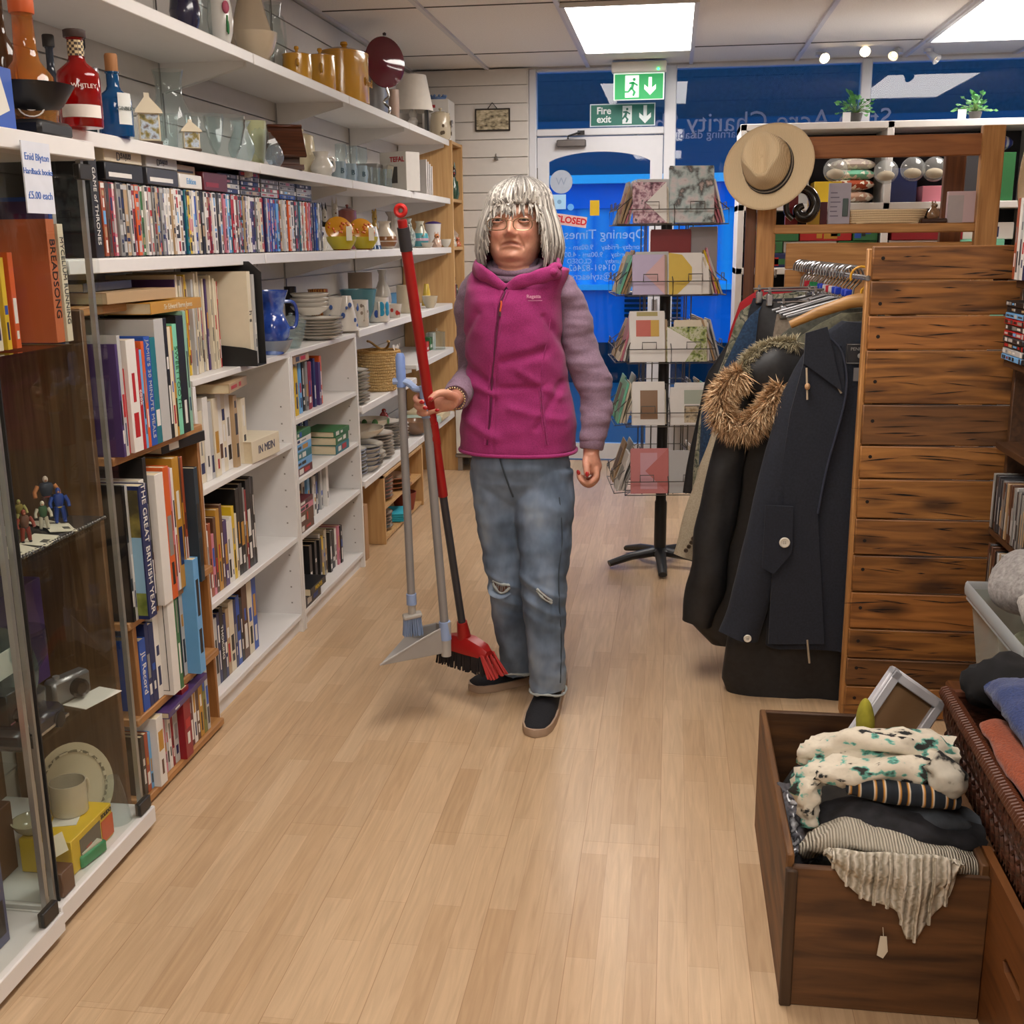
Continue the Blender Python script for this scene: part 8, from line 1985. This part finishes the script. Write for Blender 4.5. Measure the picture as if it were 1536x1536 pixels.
# goods on the rack shelf
ZS = 1.535; YS = YA + .05
t = thing('neck_cushion', 'glossy black curled travel cushion on the rack shelf', 'cushion', (.5, YS, ZS))
MB().tube(bez([(.02, 0, .075), (-.005, 0, .06), (.01, 0, .032), (.045, 0, .035), (.065, 0, .08), (.04, 0, .13), (-.01, 0, .14), (-.045, 0, .1), (-.045, 0, .05), (-.02, 0, .022)], 6), [.012 + .012 * sin(PI * min(1, i / 40)) for i in range(55)], 12).ob('cushion_body', mat('#121113', .15, coat=.6), t)
t = MB().b2(-.043, .043, -.01, .01, 0, .16, 0, .002).ob('phone_pack', mat('#a8a2ae', .5), None, ((0.56,4.11,1.535,0.068,0.125)[0], YS - .01, ZS)); t.location.x = (0.659,4.84,1.63)[0]; tag(t, 'grey blister card for a mobile phone on the rack shelf', 'packet')
MB().b2(.012, .034, -.016, -.01, .03, .1, 0, .002).ob('printed_phone', mat('#4a5a58', .4), t)
m = MB()
for k in range(6): m.b2(-.036, .0 + R.uniform(-.01, .005), -.0106, -.01, .12 - .018 * k, .124 - .018 * k)
m.ob('printed_lines', mat('#6a6474', .6), t)
xa = ((0.849,4.84,1.57))[0]
t = thing('long_basket', 'shallow coiled straw basket lying on the rack shelf', 'basket', (xa, YS + .02, ZS)); m = MB()
for k in range(6): m.tube([Vector(((.14 + .003 * k) * cos(a), .05 * sin(a), .006 + .0088 * k)) for a in [2 * PI * i / 40 for i in range(40)]], .0052, 7, closed=True)
m.b2(-.12, .12, -.04, .04, 0, .004); m.ob('coils', STRAW, t)
xa = ((1.024,4.84,1.548))[0]; critter('small brown dog figurine on a dark plinth on the rack shelf', 'figurine', (xa, YS - .02, ZS + .018, .05, .065), (CER('#8a6a4e'), CER('#8a6a4e'), BKC)); o = MB().b2(-.05, .05, -.03, .03, 0, .018, 0, .004).ob('plinth', mat('#3a1e10', .35), None, (xa, YS - .02, ZS)); tag(o, 'dark wooden plinth carrying the dog figurine', 'plinth')
xa = ((1.154,4.82,1.584))[0]
o = fbox('opened pink and white album with a dancer on its page', xa, YS - .02, ZS, .16, .03, .12, '#c8b0b4', bands=0); MB().b2(-.08, -.02, -.0156, -.015, .0, .105).ob('left_page', mat('#b0a8aa', .6), o); MB().tube([(.05, -.016, .09), (.04, -.016, .05), (.03, -.016, .02)], [.008, .006, .003], 6, flat=.2).ob('printed_dancer', mat('#8a4a3a', .6), o)
for k, (px_, w_, h_, c) in enumerate((((0.481,4.86,1.607)[0], .05, .12, 'crimson'), ((0.57,4.9,1.607)[0], .05, .1, 'yellow'), ((0.609,4.9,1.585)[0], .03, .09, 'maroon'))): fbox('%s packet on the rack shelf near the black cushion' % c, px_, YS + .08, ZS, w_, .03, h_, c)
# hanging baubles on cards, clothes and cushions of the window shelves
WU = thing('shelf_unit', 'white cube shelving of games and toys before the shop window', 'shelf unit', (1.35, 6.47, 0))
def WP(b, n): b.v = [(v[0] - 1.35, v[1] - 6.47, v[2]) for v in b.v]; return b.ob(n, SHM, WU)
XD = [.335, 1.08, 1.83, 2.55]
for x in XD: WP(MB().b2(x, x + .035, 6.3, 6.64, 0, 2.065, 0, .003), 'upright')
MB().b2(.37 - 1.35, 2.55 - 1.35, .165, .17, .1, 2.03).ob('back_panel', mat('#2c2c34', .7), WU)  # dark sheet added to darken the gaps and hide the window behind
for z in (.1, .5, .93, 1.33, 1.66, 2.065): WP(MB().b2(.335, 2.585, 6.3, 6.64, z - .035, z, 0, .003), 'shelf_board')
GAM = ['green', 'red', 'navy', 'crimson', 'teal', 'orange', 'black', 'white', 'mustard', 'blue', 'purple', 'mint', 'charcoal']
def gamebox(lab, x, z, w, h, c, title=None, dy=0., d=.22, tc=None):
    m = MB(); m.b2(-w / 2, w / 2, 0, d, 0, h, 0, .003)
    for j in range(R.choice([1, 2, 3])):
        a = R.uniform(-.45, .2) * w; m.b2(a, a + R.uniform(.1, .3) * w, -.0008, 0, h * R.uniform(.1, .4), h * R.uniform(.55, .9), 1 + j % 2)
    o = m.ob('game_box', [cmat(c), cmat(R.choice(GAM)), cmat(R.choice(GAM))], None, (x, 6.31 + dy, z)); tag(o, lab, 'game box', 'boxed games on the white shelving')
    if title: text(title, h * .34, cmat(tc or 'yellow'), o, 'lettering', (-w * .1, -.0015, h * .62), (PI / 2, 0, 0), bold=.001)
for sh, z in enumerate((1.33, .93)):
    for c_ in range(2):
        x0, x1 = XD[c_] + .045, XD[c_ + 1] - .01; zz = z; lv = 0
        for hgt in ((.075, .06, .085) if sh == 0 else (.09, .07, .08)):
            x = x0; k = 0
            while x < x1 - .12:
                w = min(R.uniform(.18, .36), x1 - x); c = ('green' if c_ == 0 and k == 0 and lv else R.choice(GAM))
                if sh == 0 and c_ == 1 and lv == 2 and k == 0: gamebox('red boxed game with a racing track and bold yellow title', x + .19, zz, .36, hgt, 'crimson', 'CHALLENGE'); w = .37
                else: gamebox('%s boxed game, %s layer, %s in its row, %s column, %s shelf' % (c, ORD[lv], ORD[k], ('first', 'second')[c_], ('eye level', 'lower')[sh]), x + w / 2, zz, w - .006, hgt, c, dy=R.uniform(0, .03))
                x += w; k += 1
            zz += hgt + .001; lv += 1
zq = 1.66
for k, (x, c, w, h) in enumerate(((.47, 'orange', .12, .09), (.62, 'silver', .16, .22), (.80, 'yellow', .14, .11), (1.17, 'navy', .16, .17), (1.34, 'pink', .12, .08), (1.49, 'charcoal', .15, .24), (1.66, 'green', .14, .24), (1.97, 'red', .2, .2))): fbox('%s toy box on the upper window shelf, %s from the door end' % (c, ORD[k]), x, 6.42, zq, w, .18, h, c)
for k, (x, z, c) in enumerate(((.93, 1.66, '#c8a088'), (.93, 1.725, '#a84a2a'), (.93, 1.775, '#7ac0a0'), (.93, 1.825, '#c8b8b0'))):
    o = MB().sphere((0, 0, .03), (.12, .1, .034), 20).ob('folded_fabric', pattern('cells', [c, '#e8e0d0', c], 60, .9), None, (x, 6.42, z)); tag(o, 'spotted folded fabric in the pile, %s from below' % ORD[k], 'fabric', 'folded spotted fabrics')
for k, (px_, py_) in enumerate(((1253, 255), (1332, 258), (1374, 254), (1406, 254))):
    p = [(0.821,6.24,1.823), (1.075,6.24,1.809), (1.206,6.24,1.82), (1.314,6.24,1.818)][k]
    t = thing('bauble', 'clear round bauble holding pale filling, %s of four from the hat' % ORD[k], 'bauble', p, group='clear baubles by the window shelves')
    MB().sphere((0, 0, 0), .062, 24).ob('globe', glass('#f2f4f4', 1.6, .02, .12), t); MB().sphere((0, 0, -.02), (.045, .045, .026), 14).ob('filling', mat('#b8a890', .9, var=.3), t); MB().tube([(0, 0, .06), (.004, 0, .1), (0, 0, .165)], .0015, 5).ob('thread', WIRE, t)
o = MB().sphere((0, 0, .05), (.14, .08, .05), 18).ob('football_scarf', pattern('stripe', ['#1a2a7a', '#2a3f9a', '#c8c8d0'], 8, .8), None, (1.60, 6.44, 1.902)); tag(o, 'blue and white bundled scarf under the top of the shelving', 'scarf')
# plants on top
def plant(lab, x, y, z, s, seed):
    Q = random.Random(seed); t = thing('pot_plant', lab, 'plant', (x, y, z))
    MB().lathe([(.035 * s, 0), (.05 * s, .07 * s), (.046 * s, .07 * s), (.001, .06 * s)], n=18).ob('pot', mat('#3a3634', .5), t)
    m = MB(); st = MB()
    for k in range(46):
        a = Q.uniform(0, 2 * PI); e = Q.uniform(.3, 1.35); l = Q.uniform(.06, .16) * s
        d = Vector((cos(a) * cos(e), sin(a) * cos(e), sin(e))); b0 = Vector((0, 0, .065 * s)); p = b0 + d * l + Vector((0, 0, -.3 * l * cos(e)))
        st.tube([b0, b0 + d * l * .5, p], .0013, 4)
        u = d.cross(Vector((0, 0, 1))).normalized(); w = .022 * s * Q.uniform(.7, 1.2); L_ = .05 * s * Q.uniform(.7, 1.2); dn = (d + Vector((0, 0, -.5))).normalized(); nn = u.cross(dn) * .006
        m.add([p, p + dn * L_ * .4 + u * w + nn, p + dn * L_ * .9, p + dn * L_ * .4 - u * w + nn, p + dn * L_ * .5 - nn], [(0, 1, 4), (1, 2, 4), (2, 3, 4), (3, 0, 4)], Q.randrange(2))
    st.ob('stem', mat('#4a6a2a', .6), t); m.ob('foliage', [mat('#2f6a34', .4, var=.2), mat('#4a8a44', .4, var=.2)], t)
plant('leafy green pot plant on the shelving, before the window mullion', (0.938,6.47,2.071)[0], 6.47, 2.066, .78, 3)
plant('smaller green pot plant on the shelving, farther from the door', (1.545,6.47,2.074)[0], 6.47, 2.066, .68, 8)
for k, px_ in enumerate(((0.879,6.4,2.089)[0], (1.454,6.4,2.086)[0])): o = MB().b2(-.02, .02, -.002, .002, 0, .05).ob('price_card', mat('#d8d8d8', .6), None, (px_, 6.36, 2.066)); tag(o, 'small white card standing beside the %s pot plant' % ('leafy', 'smaller')[k], 'price card')
# framed print and hook on the slat wall by the door
x, y, z = (-1.181,7.62,2.25)
t = thing('framed_print', 'small black framed landscape print hanging on the slat wall', 'picture', (x, 7.622, z)); MB().b2(-.115, .115, -.012, 0, -.07, .07, 0, .002).ob('frame', mat('#2a221c', .4), t); MB().b2(-.105, .105, -.0135, -.012, -.06, .06).ob('print', pattern('noise', ['#3a3026', '#a89c80', '#d0c4a8'], 30, .5, (1, 1, 2)), t)
MB().tube([(-.03, -.01, .07), (0, -.014, .105), (.03, -.01, .07)], .003, 5).ob('hanging_loop', mat('#1a1614', .5), t)
x, y, z = (-1.162,7.62,2.01); m = MB(); m.tube([(0, 0, .03), (0, -.01, 0), (0, -.03, -.004), (0, -.035, .008)], .003, 6); m.lathe([(.016, -.01), (.002, .02)], (0, -.005, 0), 10); o = m.ob('wall_hook', mat('#7a746c', .4, .6), None, (x, 7.622, z)); tag(o, 'small metal hook in the slat wall below the print', 'hook')

# ---------------------------------------------------------------- shelves of discs in front of the panel
DK = wood('#3a2413', '#55361e', 'Y', .5, 5.)
U = thing('disc_shelving', 'dark wooden shelving of discs standing against the planked panel', 'shelving', (1.15, 2.95, 0))
def UP(b, n): b.v = [(v[0] - 1.15, v[1] - 2.95, v[2]) for v in b.v]; return b.ob(n, DK, U)
UP(MB().b2(.98, 1.3, 3.40, 3.425, 0, 1.42, 0, .002), 'side_panel'); UP(MB().b2(1.28, 1.3, 3.0, 3.4, 0, 1.42), 'back_panel')
for z in (.23, .445, .645, .9, 1.14): UP(MB().b2(.945, 1.28, 3.0, 3.4, z - .02, z, 0, .002), 'shelf_board')
for sh, (z, h, nn) in enumerate(((.648, .165, 34), (.448, .155, 34), (.233, .16, 26))):
    y = 3.385; 
    for k in range(nn):
        tk = R.uniform(.012, .02); y -= tk; c = R.choice(['grey', 'charcoal', 'silver', 'charcoal', 'grey', 'brown', 'black', 'tan']) if sh < 2 else R.choice(['white', 'silver', 'rust', 'black'])
        m = MB(); m.b2(0, .13, 0, tk - .002, 0, h - R.uniform(0, .01), 0, .001); m.b2(-.0006, 0, tk * .25, tk * .6, h * .15, h * R.uniform(.4, .85), 1)
        o = m.ob('disc_case', [cmat('rust') if sh == 2 and k == 0 else cmat(c), cmat(R.choice(['silver', 'black', 'tan', 'grey']))], None, (.94 + R.uniform(0, .006), y, z)); tag(o, '%s disc case, %s from the planked panel, %s row of discs' % ('rust' if sh == 2 and k == 0 else c, nth(k), ('top', 'middle', 'bottom')[sh]), 'disc', 'disc cases on the dark shelving')
        if y < 3.03: break
for k, c in enumerate(('black', 'black', 'sky', 'red', 'charcoal', 'red', 'charcoal', 'black', 'silver', 'sky')[::-1]):
    o = dvd('%s DVD case lying flat, %s from below in the pile by the panel' % (c, nth(k)), (0, 0, 0), c, group='DVD pile by the planked panel')
    o.matrix_world = Matrix.Translation((.935 + .002 * (k % 3), 3.30, 1.149 + .0165 * k)) @ Matrix.Rotation(PI, 4, 'Z') @ Matrix.Rotation(-PI / 2, 4, 'X') @ Matrix.Translation((0, 0, -.095))
UP(MB().b2(.96, 1.28, 3.0, 3.4, 1.34, 1.36, 0, .002), 'shelf_board')
for k in range(8): book('%s tall thin volume, %s from the panel on the upper disc shelf' % (('rust', 'white', 'silver', 'white', 'navy', 'silver', 'white', 'black')[k], ORD[k]), (.945, 3.385 - .024 * k, 1.362), .022, .22, .16, ('rust', 'white', 'silver', 'white', 'navy', 'silver', 'white', 'black')[k], (0, 0, PI), group='thin volumes on the upper disc shelf')

# brown chest, plastic box of soft toys
CHW = wood('#4a2a14', '#6b4020', 'Y', .45, 5.)
t = thing('low_chest', 'low dark wooden chest beneath the clear plastic box', 'chest', (1.0, 2.70, 0)); MB().b2(-.24, .24, -.25, .25, .0, .30, 0, .005).ob('body', CHW, t); MB().b2(-.25, .25, -.265, .265, .30, .325, 0, .005).ob('lid', CHW, t)
PLA = glass('#d8dcd4', 1.3, .25, .38)
t = thing('plastic_box', 'translucent plastic box of soft toys and knitwear', 'storage box', (.97, 2.70, .326))
m = MB(); a0 = [(-.15, -.21), (.17, -.21), (.17, .21), (-.15, .21)]; a1 = [(-.18, -.245), (.2, -.245), (.2, .245), (-.18, .245)]
m.add([(x, y, 0) for x, y in a0] + [(x, y, .26) for x, y in a1], [(0, 3, 2, 1)] + [(i, (i + 1) % 4, 4 + (i + 1) % 4, 4 + i) for i in range(4)]); m.ob('tub', PLA, t)
m = MB(); m.tube([(-.19, -.25, .26), (.21, -.25, .26), (.21, .25, .26), (-.19, .25, .26)], [(.02, .006)] * 4, 8, closed=True, up=(0, 0, 1)); m.tube([(-.185, -.246, .235), (.205, -.246, .235), (.205, .246, .235), (-.185, .246, .235)], .006, 6, closed=True); m.ob('rim', glass('#dde2e4', 1.3, .2, .5), t)
KN = lambda c1, c2, s=90: pattern('noise', [c1, c2], s, .95, bump=.3, sheen=.2)
def lump(name, lab, loc, r, m_, cat, amp=.03, sc=9, seed=1, n=32):
    m = MB(); m.sphere((0, 0, 0), r, n); me = m.mesh(name, [m_], 80); c = get_co(me); nn = get_no(me)
    dd = np.array([amp * noise.noise(Vector((p[0] * sc + seed, p[1] * sc, p[2] * sc))) for p in c]); set_co(me, c + nn * dd[:, None])
    o = bpy.data.objects.new(name, me); link(o, None, loc); return tag(o, lab, cat)
lump('knitted_hat', 'grey knitted bobble hat heaped on the plastic box', (.90, 2.80, .645), (.10, .12, .085), KN('#7c7876', '#a8a4a2'), 'hat', .02, 14, 2)
lump('soft_toy', 'furry light grey soft toy on the plastic box heap', (.93, 2.66, .63), (.1, .1, .06), KN('#9a9692', '#c2bdb6', 160), 'soft toy', .03, 16, 4)
lump('red_cloth', 'red cloth poking out of the plastic box', (.92, 2.56, .585), (.08, .08, .045), KN('#7a1218', '#a01c22'), 'cloth', .02, 14, 7)
lump('soft_toy', 'pink soft toy seen through the plastic side', (.935, 2.60, .46), (.09, .09, .08), KN('#b87a78', '#d09a94'), 'soft toy', .02, 10, 8)
lump('soft_toy', 'cream fluffy soft toy seen low through the plastic side', (.935, 2.72, .425), (.09, .1, .08), KN('#c8b898', '#e0d4ba'), 'soft toy', .03, 14, 9)
lump('soft_toy', 'pale green soft toy in the far end of the plastic box', (.94, 2.83, .45), (.08, .06, .09), KN('#9aa088', '#b8bca0'), 'soft toy', .02, 12, 10)

# ---------------------------------------------------------------- wooden crate of scarves
CRX0, CRX1, CY0, CY1, CZ = .243, .60, 2.0, 2.71, .325
CRW = lambda k: wood(('#3a2310', '#4a2d15', '#352010', '#4e3118')[k % 4], ('#6d4826', '#7d552c', '#63401f', '#7a522c')[k % 4], ('X', 'Y', 'X', 'Y')[k % 4], .6, 4., .7, bump=.2, stretch=8.)
t = thing('wooden_crate', 'rough brown wooden crate of scarves on the floor', 'crate', (.42, 2.35, 0))
def CP(b, n, mm): b.v = [(v[0] - .42, v[1] - 2.35, v[2]) for v in b.v]; return b.ob(n, mm, t)
fp_ = CP(MB().b2(CRX0 + .012, CRX1 + .02, CY0, CY0 + .016, .0, .305, 0, .003), 'front_board', CRW(0)); CP(MB().b2(CRX0 + .012, CRX1 + .02, CY1 - .016, CY1, .0, CZ, 0, .003), 'back_board', CRW(2))
CP(MB().b2(CRX0, CRX0 + .016, CY0 + .012, CY1, .0, CZ, 0, .003), 'side_board', CRW(1)); CP(MB().b2(CRX1 + .004, CRX1 + .02, CY0 + .016, CY1 - .016, .0, CZ, 0, .003), 'side_board', CRW(1)); CP(MB().b2(CRX0 + .016, CRX1, CY0 + .016, CY1 - .016, .01, .025), 'base_board', CRW(1))
CP(MB().b2(CRX0 - .001, CRX0 + .022, CY0 - .006, CY0 + .012, 0, .30, 0, .003), 'corner_strip', wood('#2e1c0e', '#45301c', 'Z', .6, 4.))
q = (0.431,1.99,0.16)
m = MB(); m.slab([(-.006, .012), (.006, .012), (.010, -.02), (.002, -.036), (-.010, -.03)], .001, Matrix.Rotation(PI / 2, 4, 'X')); m.tube([(0, 0, .012), (-.002, .002, .03)], .0006, 4)
o = m.ob('price_tag', mat('#cfc6b2', .7), None, (q[0], 1.994, q[2])); tag(o, 'small white swing tag hanging on the crate front', 'price tag')
def roll(name, lab, pts, rs, m_, cat='scarf', flat=.6, amp=.008, sc=14, seed=1, up=(0, 0, 1)):
    m = MB(); q = bez(pts, 8); k = len(q); m.tube(q, [(float(np.interp(i / (k - 1), [j / (len(rs) - 1) for j in range(len(rs))], rs)) * flat, float(np.interp(i / (k - 1), [j / (len(rs) - 1) for j in range(len(rs))], rs))) for i in range(k)], 28, up=up)
    me = m.mesh(name, [m_], 80); c = get_co(me); nn = get_no(me)
    dd = np.array([amp * (noise.noise(Vector((p[0] * sc + seed, p[1] * sc * 2, p[2] * sc * 1.6))) + .7 * noise.noise(Vector((p[0] * sc * 1.3 + seed, p[1] * sc * 5, p[2] * sc * 5))) - .5 * abs(noise.noise(Vector((p[0] * sc * .8, p[1] * 60 + seed, p[2] * 60))))) for p in c]); set_co(me, c + nn * dd[:, None])
    o = bpy.data.objects.new(name, me); link(o); return tag(o, lab, cat)
PRT = pattern('noise', ['#1a1c1e', '#c9c0ae', '#d6cdbb', '#cdc4b2', '#6ab0a0', '#2a2a28'], 17, .9, (1, 1.6, 1.6), pos=[.38, .41, .47, .56, .58, .63])
GRM = lambda c1, c2: pattern('noise', [c1, c2], 40, .95, bump=.1)
KNT = pattern('wave', ['#8e8676', '#b6ae9e', '#c8c0b0'], 55, .95, (1, .3, .3), bump=.6); KNT2 = pattern('wave', ['#a09886', '#c6bead', '#d2cabb'], 70, .95, (.3, 1, 1.), bump=.6)
roll('knit_scarf', 'thick pale grey knitted scarf folded across the crate', [(0.303,2.12,0.286), (0.365,2.08,0.339), (0.463,2.06,0.331), (0.554,2.07,0.309), (0.626,2.1,0.276)], [.05, .065, .065, .06, .055], KNT, flat=.42, amp=.008)
roll('cardigan', 'charcoal and grey garments folded above the knitted scarf', [(0.337,2.2,0.313), (0.412,2.14,0.35), (0.514,2.13,0.336), (0.619,2.16,0.311)], [.05, .075, .08, .07], GRM('#17171a', '#2b2b30'), 'clothes', .45, .012, 12, 5)
roll('grey_shirt', 'slate grey folded cloth at the right of the crate pile', [(0.454,2.16,0.352), (0.528,2.14,0.358), (0.62,2.17,0.333)], [.035, .05, .05], GRM('#34383e', '#484e55'), 'clothes', .5, .01, 12, 6)
roll('striped_scarf', 'navy, white and mustard striped rolled scarf in the crate', [(0.372,2.14,0.412), (0.442,2.115,0.416), (0.517,2.11,0.413), (0.576,2.13,0.401)], [.022, .026, .026, .024], pattern('stripe', ['#141a22', '#17202a', '#c8c0b0', '#c2862e', '#141a22'], 7, .9, (1, 0, 0), pos=[0, .45, .55, .75, .9]), flat=.9, amp=.003)
roll('printed_scarf', 'white printed scarf rolled along the top of the crate pile', [(0.307,2.26,0.421), (0.365,2.22,0.458), (0.469,2.21,0.472), (0.588,2.24,0.449)], [.03, .045, .048, .046], PRT, flat=.7, amp=.018, seed=3)
roll('printed_scarf', 'white printed scarf looped down the left of the crate', [(0.305,2.16,0.317), (0.293,2.16,0.364), (0.315,2.18,0.415), (0.398,2.17,0.437), (0.502,2.17,0.446), (0.579,2.19,0.419)], [.02, .034, .05, .05, .05, .045], PRT, flat=.62, amp=.020, seed=5)
roll('printed_scarf', 'grey and black end of the printed scarf beside the basket', [(0.528,2.15,0.472), (0.557,2.13,0.447), (0.575,2.13,0.412)], [.03, .045, .03], pattern('noise', ['#1a1a1a', '#b0aa9c', '#c2bcae'], 14, .9, pos=[.4, .44, .6]), flat=.8, amp=.01, seed=8)
roll('bagged_shirt', 'clear bagged dark garment down the left side of the crate', [(0.288,2.3,0.322), (0.284,2.2,0.282), (0.299,2.12,0.255)], [.03, .036, .03], pattern('noise', ['#2a2a2e', '#6a6a70', '#1a1a1e', '#c8c8cc'], 24, .12, pos=[.3, .5, .6, .74]), 'clothes', .8, .02, 22, 9)
o = roll('dark_linens', 'dark folded linens filling the crate under the scarves', [(.43, 2.06, .135), (.43, 2.3, .135), (.43, 2.66, .135)], [.14, .15, .13], GRM('#1a1816', '#2a2622'), 'clothes', .75, .01)
# knit hanging over the crate front
rowsK = [(0.314,1.985,0.34), (0.344,1.985,0.29), (0.393,1.985,0.251), (0.45,1.985,0.233), (0.469,1.985,0.177), (0.49,1.985,0.176), (0.534,1.985,0.251), (0.547,1.985,0.28), (0.554,1.985,0.336)]
m = MB(); 
def drape(i, j):
    xs = rowsK[0][0] + (rowsK[8][0] - rowsK[0][0]) * i
    zt = rowsK[0][2] + (rowsK[8][2] - rowsK[0][2]) * i + .015
    bx = [p[0] for p in rowsK]; bz = [p[2] for p in rowsK]
    zb = float(np.interp(xs, bx, bz))
    z = zt + (zb - zt) * j
    return Vector((xs, 1.988 - .012 * sin(PI * min(1, j * 1.5)) - .005 * sin(xs * 70) - .004 * noise.noise(Vector((xs * 20, z * 20, 0))), z))
m.grid(drape, 50, 24); o = m.ob('knit_end', KNT2, smooth=70); md = o.modifiers.new('thick', 'SOLIDIFY'); md.thickness = .014; md.offset = 1
tag(o, 'cream chunky knit hanging over the crate front edge', 'scarf')
m = MB()
for i in range(9):
    m.tube([drape((i + .5) / 9.2, j / 12) + Vector((0, -.009, 0)) for j in range(13)], .0035, 6)
m.ob('knit_rib', KNT2, o)
# white picture frame and a yellow cloth behind
t = thing('picture_frame', 'empty white picture frame leaning cornerwise in the crate', 'picture frame', (.545, 2.58, .365), (rad(-12), rad(36), rad(8)))
m = MB(); W_, H_ = .082, .105
for x0, x1, z0, z1 in ((-W_, W_, H_ - .022, H_), (-W_, W_, -H_, -H_ + .022), (-W_, -W_ + .022, -H_, H_), (W_ - .022, W_, -H_, H_)): m.b2(x0, x1, -.012, .012, z0, z1, 0, .004); m.b2(x0 * .93, x1 * .93, -.017, -.012, z0 * .95, z1 * .95, 0, .002)
m.ob('moulding', mat('#c2c2c8', .4), t); MB().b2(-W_ + .02, W_ - .02, .004, .008, -H_ + .02, H_ - .02).ob('backing_board', mat('#8a6a48', .7), t)
lump('mustard_cloth', 'mustard yellow cloth tucked beside the white picture frame', (.47, 2.55, .37), (.02, .03, .06), GRM('#8a8422', '#a8a034'), 'cloth', .01, 14, 3)
# wicker basket and handled box at the right edge
t = thing('handled_crate', 'smooth brown wooden box with a cut out handle at the photo edge', 'crate', (.84, 1.76, 0))
HB = wood('#5a3416', '#7a4a22', 'Y', .45, 3., .0)
BX = MB(); y0, y1, zz1 = -.3, .32, .33
hole_ = [(-.02 + .0, .19), (.07, .19), (.08, .205), (.07, .222), (-.02, .222), (-.03, .205)]
hl = [(y + .06, z) for y, z in hole_]; ou = [(y0, 0), (y1, 0), (y1, .21), (y1, zz1), (y0, zz1), (y0, .21)]
# side board with an oblong hand hole
ou = [(y0, .0), (y1, .0), (y1, .205), (y1, zz1), (y0, zz1), (y0, .205)]
hl = [(.04, .192), (.12, .192), (.135, .205), (.12, .220), (.04, .220), (.025, .205)]
for x in (-.22, -.204): BX.add([(x, y, z) for y, z in ou] + [(x, y, z) for y, z in hl], [(i, (i + 1) % 6, 6 + (i + 1) % 6, 6 + i) for i in range(6)])
for L_ in (ou, hl): BX.add([(-.22, y, z) for y, z in L_] + [(-.204, y, z) for y, z in L_], [(i, (i + 1) % 6, 6 + (i + 1) % 6, 6 + i) for i in range(6)])
BX.ob('side_board', HB, t, smooth=30)
MB().b2(-.204, .25, y1 - .016, y1, 0, zz1, 0, .002).ob('end_board', HB, t); MB().b2(-.204, .25, y0, y0 + .016, 0, zz1, 0, .002).ob('end_board', HB, t); MB().b2(.234, .25, y0, y1, 0, zz1, 0, .002).ob('side_board', HB, t); MB().b2(-.204, .234, y0 + .016, y1 - .016, .0, .012).ob('base_board', HB, t)
MB().b2(-.2, -.19, .03, .13, .17, .24).ob('pale_lining', mat('#b08a5a', .7), t)
DW = pattern('noise', ['#2a140c', '#4a2818', '#63382a'], 60, .4, (1, 1, 3), bump=.3)
t = thing('wicker_basket', 'dark brown woven basket of clothes at the photo edge', 'basket', (.86, 2.06, .335))
m = MB(); x0_, ya_, yb_ = -.235, -.5, .36
for k in range(52):
    y = ya_ + (yb_ - ya_) * k / 51
    for s in (0, 1): m.tube(bez([(x0_ + .02 + (.004 if s else -.004), y, .0), (x0_ + .008 + (-.006 if (k + s) % 2 else .006), y + (.03 if s else -.03), .06), (x0_ + (.006 if (k + s) % 2 else -.006), y + (-.02 if s else .02), .115), (x0_ - .004, y, .165)], 4), .0052, 5)
m.b2(x0_ + .012, x0_ + .02, ya_, yb_, 0, .16); m.b2(x0_ + .012, .24, yb_ - .01, yb_, 0, .16); m.b2(x0_ + .012, .24, ya_, yb_, 0, .008); m.b2(.23, .24, ya_, yb_, 0, .16)
m.ob('basket_weave', DW, t)
m = MB()
for k in range(74): m.tube([(x0_ - .006 + .013 * cos(a), ya_ + (yb_ - ya_) * k / 73 + .006 * sin(a * .5), .168 + .013 * sin(a)) for a in [2 * PI * i / 8 for i in range(8)]], .0045, 5, closed=True)
m.tube([(x0_ - .006, ya_, .168), (x0_ - .006, yb_, .168)], .010, 8); m.tube([(x0_ - .006, yb_, .168), (.24, yb_, .168)], .012, 8); m.ob('rim', mat('#5a3220', .35, var=.3, scale=60), t)
roll('blue_fleece', 'blue fleece folded over on top of the dark basket', [(.70, 2.28, .575), (.71, 2.16, .59), (.73, 2.0, .56), (.78, 1.8, .54)], [.05, .06, .06, .05], KN('#22305a', '#33457a', 200), 'clothes', .6, .008)
roll('black_fleece', 'black fleece bundled at the far end of the dark basket', [(.67, 2.40, .53), (.72, 2.36, .56), (.80, 2.32, .54)], [.05, .07, .06], GRM('#0c0c0e', '#17171a'), 'clothes', .9, .012)
roll('rust_cloth', 'rust coloured cloth below the blue fleece', [(.66, 2.2, .53), (.67, 2.0, .525), (.69, 1.8, .52)], [.03, .045, .04], KN('#7a3418', '#9a4824', 200), 'clothes', .5, .006)
roll('navy_cloth', 'navy garment under the rust coloured cloth in the basket', [(.80, 2.35, .43), (.80, 2.1, .43), (.80, 1.7, .43)], [.1, .12, .1], GRM('#10142a', '#1a2040'), 'clothes', .5, .01)
# things rest a hair above what carries them
KEEP = {'bookcase', 'shelf', 'shelf unit', 'display cabinet', 'clothes rack', 'card stand', 'shelving', 'chest', 'crate', 'person', 'ceiling light', 'broom', 'dustpan', 'brush', 'lettering', 'spotlight', 'exit sign', 'fire exit sign'}
for o in list(SC.objects):
    if o.parent is None and 'category' in o and o['category'] not in KEEP: o.matrix_world = Matrix.Translation((0, 0, .0008)) @ o.matrix_basis
